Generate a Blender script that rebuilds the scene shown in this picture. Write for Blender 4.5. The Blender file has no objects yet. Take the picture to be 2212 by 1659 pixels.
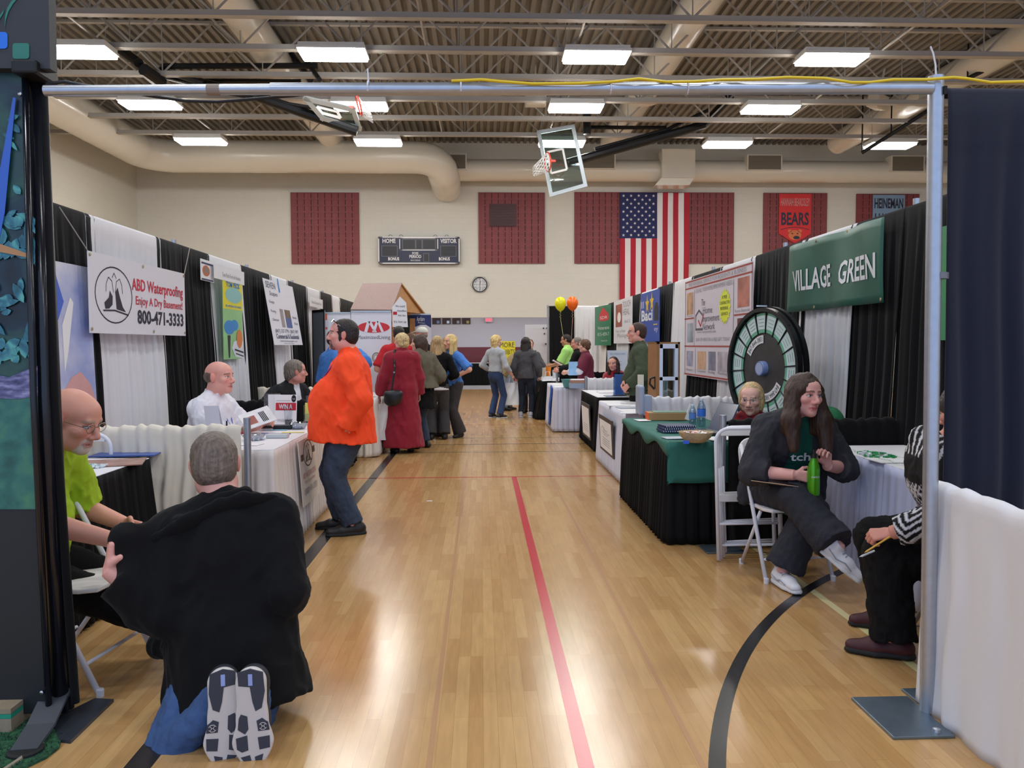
import bpy, bmesh, math, random
import numpy as np
from mathutils import Vector, Matrix
random.seed(7)
S = bpy.context.scene
COL = S.collection
PI = math.pi
# ------------------------------------------------------------------ camera
FPX, CX, CY = 1740.0, 1106.0, 829.5
CAM = Vector((0, 0, 1.46))
th = math.atan(84.5 / FPX)
ps = math.atan(66 / FPX * math.cos(th))
ro = 0.0035
f0 = Vector((math.sin(ps), math.cos(ps), 0)); r0 = Vector((math.cos(ps), -math.sin(ps), 0)); z0 = Vector((0, 0, 1))
FW = f0 * math.cos(th) - z0 * math.sin(th)
u0 = z0 * math.cos(th) + f0 * math.sin(th)
RT = r0 * math.cos(ro) - u0 * math.sin(ro)
UP = u0 * math.cos(ro) + r0 * math.sin(ro)
cd = bpy.data.cameras.new('camera'); cam = bpy.data.objects.new('camera', cd); COL.objects.link(cam)
cd.sensor_fit = 'HORIZONTAL'; cd.sensor_width = 36.0; cd.lens = FPX / 2212 * 36.0; cd.clip_end = 200
m3 = Matrix((RT, UP, -FW)).transposed()
cam.matrix_world = Matrix.Translation(CAM) @ m3.to_4x4()
S.camera = cam
# ------------------------------------------------------------------ view and world
S.view_settings.view_transform = 'Standard'; S.view_settings.look = 'None'
S.view_settings.gamma = 1.0; S.view_settings.use_curve_mapping = False
S.view_settings.exposure = 0.0
wd = bpy.data.worlds.new('world'); S.world = wd; wd.use_nodes = True
wd.node_tree.nodes['Background'].inputs[0].default_value = (0.50, 0.66, 1.0, 1)   # bluish daylight from the entrance side, left unwalled; raised as ambient fill
wd.node_tree.nodes['Background'].inputs[1].default_value = 1.25
LAMP_E = 42.0      # emission of the ceiling fixtures
LAMP_C = (0.97, 0.98, 1.0)
LX = [-7.25, -2.67, 2.15, 6.57, 10.99]
LY = [15.1, 18.3, 21.5]
for ly in (-2.0, 2.3, 6.6, 11.0):             # the rows of ceiling lamps nearer than the frame shows
    for lx in LX:
        ld = bpy.data.lights.new('gym_lamp', 'AREA'); ld.shape = 'RECTANGLE'; ld.size = 1.2; ld.size_y = 0.6
        ld.energy = 72; ld.color = LAMP_C
        lo = bpy.data.objects.new('gym_lamp', ld); lo.location = (lx, ly, 6.85); COL.objects.link(lo)

rl_ = bpy.data.lights.new('recess_lamp', 'AREA'); rl_.shape = 'RECTANGLE'; rl_.size = 8; rl_.size_y = 1.2; rl_.energy = 95
rlo = bpy.data.objects.new('recess_lamp', rl_); rlo.location = (1, 28.4, 3.0); COL.objects.link(rlo)    # one panel added to brighten the recess, for unseen corridor ceiling lamps
def ray(px, py):
    return FW + RT * ((px - CX) / FPX) + UP * ((CY - py) / FPX)
def at(px, py, X=None, Y=None, Z=None):
    d = ray(px, py)
    t = ((X - CAM.x) / d.x) if X is not None else ((Y - CAM.y) / d.y) if Y is not None else ((Z - CAM.z) / d.z)
    return CAM + d * t
def fl(px, py): return at(px, py, Z=0.0)

# ------------------------------------------------------------------ materials
def srgb(r, g, b):
    f = lambda c: (c / 255) / 12.92 if c / 255 <= 0.04045 else ((c / 255 + 0.055) / 1.055) ** 2.4
    return (f(r), f(g), f(b), 1.0)
MATS = {}
def mat(name, rgb=(128, 128, 128), rough=0.6, metal=0.0, spec=0.5, noise=0.0, nscale=20, bump=0.0, bscale=200, emit=None, coat=0.0, sheen=0.0, attr=None, stretch=None, alpha=None, trans=0.0):
    if name in MATS: return MATS[name]
    m = bpy.data.materials.new(name); m.use_nodes = True; nt = m.node_tree; b = nt.nodes['Principled BSDF']
    c = srgb(*rgb)
    b.inputs['Base Color'].default_value = c; b.inputs['Roughness'].default_value = rough
    b.inputs['Metallic'].default_value = metal; b.inputs['Specular IOR Level'].default_value = spec
    b.inputs['Coat Weight'].default_value = coat; b.inputs['Sheen Weight'].default_value = sheen
    b.inputs['Transmission Weight'].default_value = trans
    if alpha is not None: b.inputs['Alpha'].default_value = alpha
    src = None
    if attr:
        a = nt.nodes.new('ShaderNodeVertexColor'); a.layer_name = attr; src = a.outputs['Color']
        nt.links.new(src, b.inputs['Base Color'])
    if noise or bump:
        tc = nt.nodes.new('ShaderNodeTexCoord'); mp = nt.nodes.new('ShaderNodeMapping'); nt.links.new(tc.outputs['Object'], mp.inputs[0])
        if stretch: mp.inputs['Scale'].default_value = stretch
    if noise:
        n = nt.nodes.new('ShaderNodeTexNoise'); n.inputs['Scale'].default_value = nscale; n.inputs['Detail'].default_value = 4
        nt.links.new(mp.outputs[0], n.inputs['Vector'])
        mr = nt.nodes.new('ShaderNodeMapRange'); mr.inputs['From Min'].default_value = 0.25; mr.inputs['From Max'].default_value = 0.75
        mr.inputs['To Min'].default_value = 1 - noise; mr.inputs['To Max'].default_value = 1 + noise
        nt.links.new(n.outputs['Fac'], mr.inputs['Value'])
        mx = nt.nodes.new('ShaderNodeMix'); mx.data_type = 'RGBA'; mx.blend_type = 'MULTIPLY'; mx.inputs['Factor'].default_value = 1
        if src: nt.links.new(src, mx.inputs['A'])
        else: mx.inputs['A'].default_value = c
        nt.links.new(mr.outputs[0], mx.inputs['B']); nt.links.new(mx.outputs['Result'], b.inputs['Base Color'])
    if bump:
        n2 = nt.nodes.new('ShaderNodeTexNoise'); n2.inputs['Scale'].default_value = bscale; n2.inputs['Detail'].default_value = 3
        nt.links.new(mp.outputs[0], n2.inputs['Vector'])
        bp = nt.nodes.new('ShaderNodeBump'); bp.inputs['Strength'].default_value = bump; bp.inputs['Distance'].default_value = 0.01
        nt.links.new(n2.outputs['Fac'], bp.inputs['Height']); nt.links.new(bp.outputs[0], b.inputs['Normal'])
    if emit:
        b.inputs['Emission Color'].default_value = (*emit[0], 1); b.inputs['Emission Strength'].default_value = emit[1]
    MATS[name] = m; return m
def clear_mat(name, tint=(255, 255, 255), gloss=0.12, rough=0.02):
    if name in MATS: return MATS[name]
    m = bpy.data.materials.new(name); m.use_nodes = True; nt = m.node_tree; nt.nodes.clear()
    o = nt.nodes.new('ShaderNodeOutputMaterial'); t = nt.nodes.new('ShaderNodeBsdfTransparent'); g = nt.nodes.new('ShaderNodeBsdfGlossy'); x = nt.nodes.new('ShaderNodeMixShader')
    t.inputs[0].default_value = srgb(*tint); g.inputs['Roughness'].default_value = rough; x.inputs[0].default_value = gloss
    nt.links.new(t.outputs[0], x.inputs[1]); nt.links.new(g.outputs[0], x.inputs[2]); nt.links.new(x.outputs[0], o.inputs[0])
    MATS[name] = m; return m
def pattern_mat(name, kind, c1, c2, c3=None, rough=0.5, **k):
    """brick / wave based surface materials in object space"""
    if name in MATS: return MATS[name]
    m = mat(name, c1, rough, **k); nt = m.node_tree; b = nt.nodes['Principled BSDF']
    return m

# ------------------------------------------------------------------ mesh builder
class MB:
    def __init__(s): s.v = []; s.f = []; s.mi = []; s.m = 0
    def add(s, vs, fs):
        o = len(s.v); s.v += [tuple(v) for v in vs]
        for f in fs: s.f.append([i + o for i in f]); s.mi.append(s.m)
        return s
    def box(s, c, d, R=None):
        hx, hy, hz = d[0] / 2, d[1] / 2, d[2] / 2; vs = []
        for x, y, z in ((-1, -1, -1), (1, -1, -1), (1, 1, -1), (-1, 1, -1), (-1, -1, 1), (1, -1, 1), (1, 1, 1), (-1, 1, 1)):
            v = Vector((x * hx, y * hy, z * hz)); v = (R @ v) if R else v; vs.append(v + Vector(c))
        return s.add(vs, [(0, 3, 2, 1), (4, 5, 6, 7), (0, 1, 5, 4), (1, 2, 6, 5), (2, 3, 7, 6), (3, 0, 4, 7)])
    def tube(s, pts, r, n=8, cap=True, rs=None):
        pts = [Vector(p) for p in pts]; N = len(pts); rings = []
        t = (pts[1] - pts[0]).normalized(); a = Vector((0, 0, 1)) if abs(t.z) < 0.9 else Vector((1, 0, 0)); nrm = (a - t * a.dot(t)).normalized()
        for i, p in enumerate(pts):
            t = (pts[min(i + 1, N - 1)] - pts[max(i - 1, 0)]).normalized()
            nrm = (nrm - t * nrm.dot(t)).normalized(); bn = t.cross(nrm); rr = rs[i] if rs else r
            rings.append([p + (nrm * math.cos(2 * PI * k / n) + bn * math.sin(2 * PI * k / n)) * rr for k in range(n)])
        vs = [v for rg in rings for v in rg]; fs = []
        for i in range(N - 1):
            for k in range(n):
                k2 = (k + 1) % n; fs.append((i * n + k, i * n + k2, (i + 1) * n + k2, (i + 1) * n + k))
        if cap: fs.append(tuple(range(n - 1, -1, -1))); fs.append(tuple((N - 1) * n + k for k in range(n)))
        return s.add(vs, fs)
    def lathe(s, prof, c=(0, 0, 0), n=24, R=None, cap=True):
        c = Vector(c); vs = []; fs = []
        for r, z in prof:
            for k in range(n):
                v = Vector((r * math.cos(2 * PI * k / n), r * math.sin(2 * PI * k / n), z)); vs.append(((R @ v) if R else v) + c)
        for i in range(len(prof) - 1):
            for k in range(n):
                k2 = (k + 1) % n; fs.append((i * n + k, i * n + k2, (i + 1) * n + k2, (i + 1) * n + k))
        if cap: fs.append(tuple(range(n - 1, -1, -1))); fs.append(tuple((len(prof) - 1) * n + k for k in range(n)))
        return s.add(vs, fs)
    def prism(s, poly, ex, o=(0, 0, 0), u=(1, 0, 0), w=(0, 0, 1)):
        """polygon (a,b) in the plane o + a*u + b*w, extruded by vector ex"""
        o, u, w, ex = Vector(o), Vector(u), Vector(w), Vector(ex); n = len(poly)
        A = [o + u * a + w * b for a, b in poly]; B = [p + ex for p in A]
        fl_ = u.cross(w).dot(ex) > 0
        ar = sum(poly[i][0] * poly[(i + 1) % n][1] - poly[(i + 1) % n][0] * poly[i][1] for i in range(n)) > 0
        fs = [tuple(range(n - 1, -1, -1)), tuple(range(n, 2 * n))] + [(i, (i + 1) % n, n + (i + 1) % n, n + i) for i in range(n)]
        if fl_ != ar: fs = [f[::-1] for f in fs]
        return s.add(A + B, fs)
    def grid(s, fn, nu, nv, thick=None, closed_u=False):
        vs = [Vector(fn(i / nu, j / nv)) for i in range(nu + 1) for j in range(nv + 1)]
        fs = [(i * (nv + 1) + j, (i + 1) * (nv + 1) + j, (i + 1) * (nv + 1) + j + 1, i * (nv + 1) + j + 1) for i in range(nu) for j in range(nv)]
        if thick is None: return s.add(vs, fs)
        n = len(vs); t = Vector(thick); vs2 = [v + t for v in vs]
        fs2 = [tuple(n + i for i in f[::-1]) for f in fs]; W = nv + 1; ed = []
        for i in range(nu): ed += [(i * W, (i + 1) * W)[::-1], (i * W + nv, (i + 1) * W + nv)]
        for j in range(nv): ed += [(j, j + 1), (nu * W + j, nu * W + j + 1)[::-1]]
        fs3 = [(b, a, a + n, b + n) for a, b in ed]
        return s.add(vs + vs2, fs + fs2 + [f[::-1] for f in fs3])
    def build(s, name, mats, parent=None, smooth=False, bevel=0, world=False, autosmooth=None):
        me = bpy.data.meshes.new(name); me.from_pydata(s.v, [], s.f)
        if not isinstance(mats, (list, tuple)): mats = [mats]
        for m in mats: me.materials.append(m)
        if len(mats) > 1: me.polygons.foreach_set('material_index', s.mi)
        if smooth: me.polygons.foreach_set('use_smooth', [True] * len(me.polygons))
        me.update()
        if autosmooth: me.set_sharp_from_angle(angle=math.radians(autosmooth))
        return link(name, me, parent, bevel, world)
def link(name, me, parent=None, bevel=0, world=True):
    o = bpy.data.objects.new(name, me); COL.objects.link(o)
    if parent:
        o.parent = parent
        if world: o.matrix_parent_inverse = (Matrix.Translation(parent.location) @ parent.rotation_euler.to_matrix().to_4x4()).inverted()
    if bevel:
        b = o.modifiers.new('bevel', 'BEVEL'); b.width = bevel; b.segments = 2; b.limit_method = 'ANGLE'
    return o
def tag(o, label, cat, group=None, kind=None):
    o['label'] = label; o['category'] = cat
    if group: o['group'] = group
    if kind: o['kind'] = kind
    return o
def thing(name, label, cat, loc=(0, 0, 0), rz=0.0, group=None):
    o = bpy.data.objects.new(name, None); COL.objects.link(o); o.location = loc; o.rotation_euler = (0, 0, rz); o.empty_display_size = 0.1
    return tag(o, label, cat, group)
def struct(o): o['kind'] = 'structure'; return o
def dup(root, loc, rz=None, label=None, group=None):
    r = root.copy(); COL.objects.link(r); r.location = loc
    if rz is not None: r.rotation_euler = (0, 0, rz)
    if label: r['label'] = label
    if group: r['group'] = group
    for ch in list(root.children):
        c = ch.copy(); COL.objects.link(c); c.parent = r
        for g in list(ch.children):
            d = g.copy(); COL.objects.link(d); d.parent = c
    return r
def basis(x, y):
    """3x3 with columns x, y, x cross y"""
    x = Vector(x).normalized(); y = Vector(y); y = (y - x * y.dot(x)).normalized(); z = x.cross(y)
    return Matrix((x, y, z)).transposed()
def text_into(mb, txt, o, u, w, size, width=None, bold=0.0, shear=0.0, align='CENTER', depth=0.0, warp=None):
    """flat lettering: origin o (baseline start / centre), u = reading direction, w = up"""
    cu = bpy.data.curves.new('t', 'FONT'); cu.body = txt; cu.size = 1.0; cu.offset = bold; cu.shear = shear; cu.align_x = 'LEFT'; cu.resolution_u = 2; cu.fill_mode = 'FRONT'
    ob = bpy.data.objects.new('t', cu); COL.objects.link(ob)
    me = bpy.data.meshes.new_from_object(ob.evaluated_get(bpy.context.evaluated_depsgraph_get()))
    bpy.data.objects.remove(ob); bpy.data.curves.remove(cu)
    if not me.vertices: return mb
    co = np.zeros(len(me.vertices) * 3); me.vertices.foreach_get('co', co); co = co.reshape(-1, 3)
    x0, x1 = co[:, 0].min(), co[:, 0].max(); sy = size / 0.72; sx = (width / (x1 - x0)) if width else sy
    X = (co[:, 0] - x0) * sx; wd_ = (x1 - x0) * sx
    if align == 'CENTER': X = X - wd_ / 2
    elif align == 'RIGHT': X = X - wd_
    Yc = co[:, 1] * sy; o, u, w = Vector(o), Vector(u), Vector(w); n = u.cross(w).normalized()
    if warp: vs = [warp(a, b) for a, b in zip(X, Yc)]
    else: vs = [o + u * float(a) + w * float(b) for a, b in zip(X, Yc)]
    mb.add(vs, [tuple(p.vertices) for p in me.polygons]); bpy.data.meshes.remove(me); return mb
class Sheet:
    """a flat sheet in space: origin = its top left corner, u = right, w = up, n = towards the reader"""
    def __init__(s, tl, u, w, wid, hei):
        s.o = Vector(tl); s.u = Vector(u).normalized(); s.w = Vector(w).normalized(); s.n = s.u.cross(s.w); s.W = wid; s.H = hei
    def p(s, a, b, d=0.0): return s.o + s.u * (a * s.W) - s.w * (b * s.H) + s.n * d     # a, b in 0..1 from the top left
    def poly(s, mb, pts, d=0.0015):
        vs = [s.p(a, b, d) for a, b in pts]
        ar = sum(pts[i][0] * pts[(i + 1) % len(pts)][1] - pts[(i + 1) % len(pts)][0] * pts[i][1] for i in range(len(pts)))
        f = tuple(range(len(pts))); return mb.add(vs, [f if ar < 0 else f[::-1]])
    def rect(s, mb, a0, b0, a1, b1, d=0.0015): return s.poly(mb, [(a0, b0), (a0, b1), (a1, b1), (a1, b0)], d)
    def ell(s, mb, a, b, ra, rb, d=0.0015, n=24): return s.poly(mb, [(a + ra * math.cos(2 * PI * k / n), b + rb * math.sin(2 * PI * k / n)) for k in range(n)], d)
    def line(s, mb, pts, wd=0.006, d=0.002):
        P = [s.p(a, b, d) for a, b in pts]
        for A, B in zip(P[:-1], P[1:]):
            t = (B - A)
            if t.length < 1e-6: continue
            t.normalize(); k = s.n.cross(t) * wd / 2; A2, B2 = A - t * wd * .3, B + t * wd * .3
            mb.add([A2 - k, B2 - k, B2 + k, A2 + k], [(0, 1, 2, 3)])
        return mb
    def ring(s, mb, a, b, ra, rb, wd=0.006, d=0.002, n=32): return s.line(mb, [(a + ra * math.cos(2 * PI * k / n), b + rb * math.sin(2 * PI * k / n)) for k in range(n + 1)], wd, d)
    def text(s, mb, txt, a, b, h, width=None, d=0.0025, **k):
        return text_into(mb, txt, s.p(a, b, d), s.u, s.w, h * s.H, width * s.W if width else None, **k)
    def slab(s, name, m, parent, t=0.004, world=True):
        mb = MB(); n = s.n * -t; A = [s.p(0, 0), s.p(0, 1), s.p(1, 1), s.p(1, 0)]
        mb.add(A + [v + n for v in A], [(0, 1, 2, 3), (7, 6, 5, 4), (0, 4, 5, 1), (1, 5, 6, 2), (2, 6, 7, 3), (3, 7, 4, 0)])
        return mb.build(name, m, parent, world=world)
    def part(s, name, m, parent, fn):
        mb = MB(); fn(mb); return mb.build(name, m, parent, world=True)
# ------------------------------------------------------------------ the gym shell
YW = 26.5      # far wall
def plank_mat():
    m = mat('maple_floor', (206, 166, 108), 0.19, coat=0.0); nt = m.node_tree; b = nt.nodes['Principled BSDF']; N = nt.nodes.new; L = nt.links.new
    tc = N('ShaderNodeTexCoord'); mp = N('ShaderNodeMapping'); mp.inputs['Rotation'].default_value = (0, 0, PI / 2); L(tc.outputs['Object'], mp.inputs[0])
    br = N('ShaderNodeTexBrick'); br.offset = 0.37; br.offset_frequency = 3; br.squash = 1
    br.inputs['Scale'].default_value = 1; br.inputs['Brick Width'].default_value = 0.62; br.inputs['Row Height'].default_value = 0.057
    br.inputs['Mortar Size'].default_value = 0.0008; br.inputs['Mortar Smooth'].default_value = 0.4; br.inputs['Bias'].default_value = 0.0
    br.inputs['Color1'].default_value = srgb(196, 158, 106); br.inputs['Color2'].default_value = srgb(180, 138, 88); br.inputs['Mortar'].default_value = srgb(160, 122, 76)
    L(mp.outputs[0], br.inputs['Vector'])
    n = N('ShaderNodeTexNoise'); mp2 = N('ShaderNodeMapping'); mp2.inputs['Scale'].default_value = (16, 1.6, 1); L(tc.outputs['Object'], mp2.inputs[0]); L(mp2.outputs[0], n.inputs['Vector'])
    n.inputs['Scale'].default_value = 3; n.inputs['Detail'].default_value = 5
    r = N('ShaderNodeMapRange'); r.inputs['From Min'].default_value = .3; r.inputs['From Max'].default_value = .7; r.inputs['To Min'].default_value = .92; r.inputs['To Max'].default_value = 1.08; L(n.outputs['Fac'], r.inputs['Value'])
    x = N('ShaderNodeMix'); x.data_type = 'RGBA'; x.blend_type = 'MULTIPLY'; x.inputs['Factor'].default_value = 1; L(br.outputs['Color'], x.inputs['A']); L(r.outputs[0], x.inputs['B'])
    L(x.outputs['Result'], b.inputs['Base Color'])
    n2 = N('ShaderNodeTexNoise'); n2.inputs['Scale'].default_value = 9; n2.inputs['Detail'].default_value = 2; L(tc.outputs['Object'], n2.inputs['Vector'])
    bp = N('ShaderNodeBump'); bp.inputs['Strength'].default_value = 0.02; bp.inputs['Distance'].default_value = 0.01; L(n2.outputs['Fac'], bp.inputs['Height']); L(bp.outputs[0], b.inputs['Normal'])
    b.inputs['Specular IOR Level'].default_value = 0.55
    return m
def block_mat(name, c1, c2, mortar, bw=0.4, rh=0.2, ms=0.006, rough=0.55, axis='XZ', offset=0.5):
    m = mat(name, c1, rough); nt = m.node_tree; b = nt.nodes['Principled BSDF']; N = nt.nodes.new; L = nt.links.new
    tc = N('ShaderNodeTexCoord'); sp = N('ShaderNodeSeparateXYZ'); cb = N('ShaderNodeCombineXYZ'); L(tc.outputs['Object'], sp.inputs[0])
    L(sp.outputs[axis[0]], cb.inputs['X']); L(sp.outputs[axis[1]], cb.inputs['Y'])
    br = N('ShaderNodeTexBrick'); br.offset = offset; br.inputs['Scale'].default_value = 1; br.inputs['Brick Width'].default_value = bw; br.inputs['Row Height'].default_value = rh
    br.inputs['Mortar Size'].default_value = ms; br.inputs['Color1'].default_value = srgb(*c1); br.inputs['Color2'].default_value = srgb(*c2); br.inputs['Mortar'].default_value = srgb(*mortar)
    L(cb.outputs[0], br.inputs['Vector']); L(br.outputs['Color'], b.inputs['Base Color'])
    bp = N('ShaderNodeBump'); bp.inputs['Strength'].default_value = 0.12; bp.inputs['Distance'].default_value = 0.003; bp.invert = True; L(br.outputs['Fac'], bp.inputs['Height']); L(bp.outputs[0], b.inputs['Normal'])
    return m
CREAM = block_mat('cream_block', (219, 217, 207), (217, 215, 205), (210, 208, 198), ms=.004)
CREAM_Y = block_mat('cream_block_side', (219, 217, 207), (217, 215, 205), (210, 208, 198), ms=.004, axis='YZ')
GREYW = mat('recess_wall_paint', (196, 194, 204), 0.6)
MAROON = mat('maroon_paint', (112, 50, 60), 0.6)
BLACK_LINE = mat('court_black', (38, 38, 40), 0.22); RED_LINE = mat('court_red', (190, 36, 56), 0.22); GREEN_LINE = mat('court_green', (60, 110, 60), 0.22)
TAN_LINE = mat('court_tan', (176, 132, 92), 0.22); PALE_LINE = mat('court_cream', (226, 214, 158), 0.22)
fm = MB()
fm.add([(-11, -4, 0), (16, -4, 0), (16, YW, 0), (-11, YW, 0)], [(0, 1, 2, 3)])
def strip(x0, y0, x1, y1, w, mi, z=0.0009):
    d = Vector((x1 - x0, y1 - y0, 0)).normalized(); k = Vector((-d.y, d.x, 0)) * w / 2; a, b = Vector((x0, y0, z)), Vector((x1, y1, z)); fm.m = mi
    fm.add([a - k, b - k, b + k, a + k], [(0, 1, 2, 3)])
strip(-1.2, 0, -1.2, 14.7, 0.095, 1); strip(.355, 0, .355, 8.86, .056, 2)
strip(-2.7, 8.84, 3.0, 8.87, .034, 2); strip(-5, 12.6, 5, 12.63, .03, 3); strip(-5, 11.8, 5, 11.83, .035, 1); strip(-5, 10.93, 5, 10.96, .03, 3); strip(-5, 14.7, 5, 14.73, .03, 2)
strip(-.19, 0, -.19, 10.2, .02, 4); strip(.76, 0, .76, 10.2, .022, 4); strip(1.95, 0, 1.95, 8, .046, 5); strip(1.9, 2.62, -3, 2.55, .012, 4)
def circ(p, q, r):
    (ax, ay), (bx, by), (cx, cy) = p, q, r; d = 2 * (ax * (by - cy) + bx * (cy - ay) + cx * (ay - by))
    ux = ((ax * ax + ay * ay) * (by - cy) + (bx * bx + by * by) * (cy - ay) + (cx * cx + cy * cy) * (ay - by)) / d
    uy = ((ax * ax + ay * ay) * (cx - bx) + (bx * bx + by * by) * (ax - cx) + (cx * cx + cy * cy) * (bx - ax)) / d
    return ux, uy, math.hypot(ax - ux, ay - uy)
pa, pb, pc = [fl(*p) for p in ((1549, 1656), (1591, 1446), (1758, 1265))]
ux, uy, ur = circ(pa.xy, pb.xy, pc.xy); fm.m = 1
a0 = math.atan2(pa.y - uy, pa.x - ux) + .25; a1 = math.atan2(pc.y - uy, pc.x - ux) - .6
fm.grid(lambda i, j: (ux + (ur + (j - .5) * .06) * math.cos(a0 + (a1 - a0) * i), uy + (ur + (j - .5) * .06) * math.sin(a0 + (a1 - a0) * i), .0013), 60, 1)
struct(fm.build('floor', [plank_mat(), BLACK_LINE, RED_LINE, GREEN_LINE, TAN_LINE, PALE_LINE]))
for f in bpy.data.objects['floor'].data.polygons:
    if f.normal.z < 0: f.flip()
HZ = at(950, 686, Y=YW).z    # underside of the header over the opening
TILE = mat('corridor_tile', (176, 174, 178), 0.3)
struct(MB().box((1, 28.7, -.01), (14, 4.4, .02)).build('floor_corridor', TILE))
wm = MB().box((2.5, YW + .15, (HZ + 8.6) / 2), (27, .3, 8.6 - HZ)).box((-7.9, YW + .15, HZ / 2), (6.2, .3, HZ)).box((9.9, YW + .15, HZ / 2), (12.2, .3, HZ))
struct(wm.build('wall_far', CREAM))
struct(MB().box((-11.15, 11, 4.3), (.3, 31.6, 8.6)).build('wall_left', CREAM_Y))
struct(MB().box((16.15, 11, 4.3), (.3, 31.6, 8.6)).build('wall_right', CREAM_Y))
YR = 30.4
wr = MB(); zt = at(1000, 750, Y=YR).z
wr.m = 0; wr.box((1, YR + .1, zt / 2 + 2), (14, .2, 4 - zt + zt)); wr.m = 1; wr.box((1, YR - .006, zt / 2), (14, .02, zt)); wr.m = 0
wr.box((-4.9, 28.6, 2), (.2, 3.6, 4)); wr.box((6.9, 28.6, 2), (.2, 3.6, 4))
struct(wr.build('wall_recess', [GREYW, MAROON]))
struct(MB().box((1, 28.6, 3.1), (14, 3.7, .1)).build('ceiling_recess', GREYW))
struct(MB().box((1, YR - .03, .05), (12, .03, .1)).build('baseboard_recess', mat('grey_base', (150, 148, 150), .5)))
# acoustic roof deck: ribs run away from the viewer
DECK = mat('roof_deck', (132, 128, 121), 0.7); dm = MB(); pit = 0.2; prof = []
x = -11.0
while x < 16.0:
    prof += [(x, 8.0), (x + .09, 8.0), (x + .105, 8.075), (x + .185, 8.075)]; x += pit
dm.add([(a, y, b) for y in (-4, YW) for a, b in prof], [(i, i + len(prof), i + 1 + len(prof), i + 1) for i in range(len(prof) - 1)])
struct(dm.build('ceiling', DECK))
TRUSS = mat('truss_paint', (166, 163, 158), 0.55)
ZB = 6.9
for k, ty in enumerate([10.75, 12.27, 13.78, 15.29, 16.8, 18.31, 19.82, 21.33]):
    t = MB()
    for dx in (-.035, .035): t.box((2.5, ty + dx, ZB + .05), (27, .06, .09))
    t.box((2.5, ty, ZB + .005), (27, .15, .012)); t.box((2.5, ty, 7.965), (27, .10, .05))
    for i in range(14):
        xb = -10.4 + i * 2.0
        for xt in (xb - 1, xb + 1):
            if -11 < xt < 16: t.tube([(xb, ty, ZB + .06), (xt, ty, 7.95)], .021, 6)
        t.tube([(xb, ty, ZB + .06), (xb, ty, 7.95)], .012, 5)
    struct(t.build('trim_truss', TRUSS))
for bx in (-6.9, -1.0, 1.8, 7.6):     # bridging rods between the trusses
    struct(MB().tube([(bx, 5, ZB + .1), (bx, 21.4, ZB + .1)], .022, 6).build('trim_bridging', TRUSS))
# ---- ceiling fixtures (they light the hall)
LAMP = mat('lamp_diffuser', (255, 255, 255), 0.5, emit=((1.0, .97, .92), LAMP_E))
LHOUSE = mat('lamp_housing', (225, 225, 220), 0.4)
rows = {15.1: 'nearest', 18.3: 'middle', 21.5: 'farthest'}; cols = ['leftmost', 'second from the left', 'third from the left', 'second from the right', 'rightmost']
L0 = None
for ly in LY:
    for i, lx in enumerate(LX):
        if i == 4 and ly < 20: continue
        lab = f'glowing white rectangular ceiling light, {cols[i] if i < 4 or ly < 20 else "rightmost"} in the {rows[ly]} visible row'
        if i == 3 and ly < 20: lab = lab.replace('second from the right', 'rightmost')
        if L0 is None:
            L0 = thing('ceiling_light', lab, 'light', (lx, ly, ZB - .12), group='high bay lights under the roof')
            h = MB().box((0, 0, .075), (1.18, .54, .09)); h.box((0, .285, .03), (1.22, .03, .05)); h.box((0, -.285, .03), (1.22, .03, .05)); h.box((.6, 0, .03), (.02, .58, .05)); h.box((-.6, 0, .03), (.02, .58, .05))
            h.build('housing', LHOUSE, L0)
            MB().box((0, 0, -.012), (1.18, .56, .084)).build('diffuser', LAMP, L0, bevel=.02)
            for sx in (-.5, .5): MB().tube([(sx, 0, .1), (sx, 0, 1.1)], .006, 5).build('hanger', TRUSS, L0)
        else: dup(L0, (lx, ly, ZB - .12), 0, lab)
# ---- ducts
DUCT = mat('duct_paint', (222, 218, 206), 0.27, coat=.2, bump=.0)
def duct(pts, r, name, label, seams=True, n=28):
    """spiral duct: sweep with a raised seam every 0.6 m"""
    P = [Vector(p) for p in pts]; Q = [P[0]]; 
    for a, b in zip(P[:-1], P[1:]):
        k = max(1, int((b - a).length / .15)); Q += [a + (b - a) * (i / k) for i in range(1, k + 1)]
    rs = [r * (1.012 if (seams and i % 8 == 0) else 1.0) for i in range(len(Q))]
    return tag(MB().tube(Q, r, n, True, rs).build(name, DUCT, smooth=True, autosmooth=50), label, 'duct')
zc = 7.05; el = [(-9.75 + .9 * (1 - math.cos(a)), 23.45 + .95 * math.sin(a), zc) for a in [k * PI / 2 / 8 for k in range(9)]]
tail = [(-1.9 + .75 * math.sin(a), 24.4 + .5 * (1 - math.cos(a)), zc - .35 * (1 - math.cos(a))) for a in [k * PI / 2 / 6 for k in range(1, 7)]]
duct([(-9.75, 4, zc)] + el + [(-1.9, 24.4, zc)] + tail + [(-1.1, 25.6, zc - .45), (-1.1, 26.4, zc - .5)], .47, 'air_duct', 'large cream round duct turning along the left and far walls')
rd = thing('air_duct', 'smaller cream round duct with grilles along far wall, right half', 'duct', (7.5, 25.75, 6.95))
MB().tube([(-1.3 + i * .6, 25.75, 6.97) for i in range(29)], .34, 24, True, [.34 * (1.015 if i % 4 == 0 else 1) for i in range(29)]).build('pipe', DUCT, rd, smooth=True, autosmooth=50, world=True)
GR = mat('grille_dark', (120, 112, 98), .6, noise=.25, nscale=90)
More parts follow.
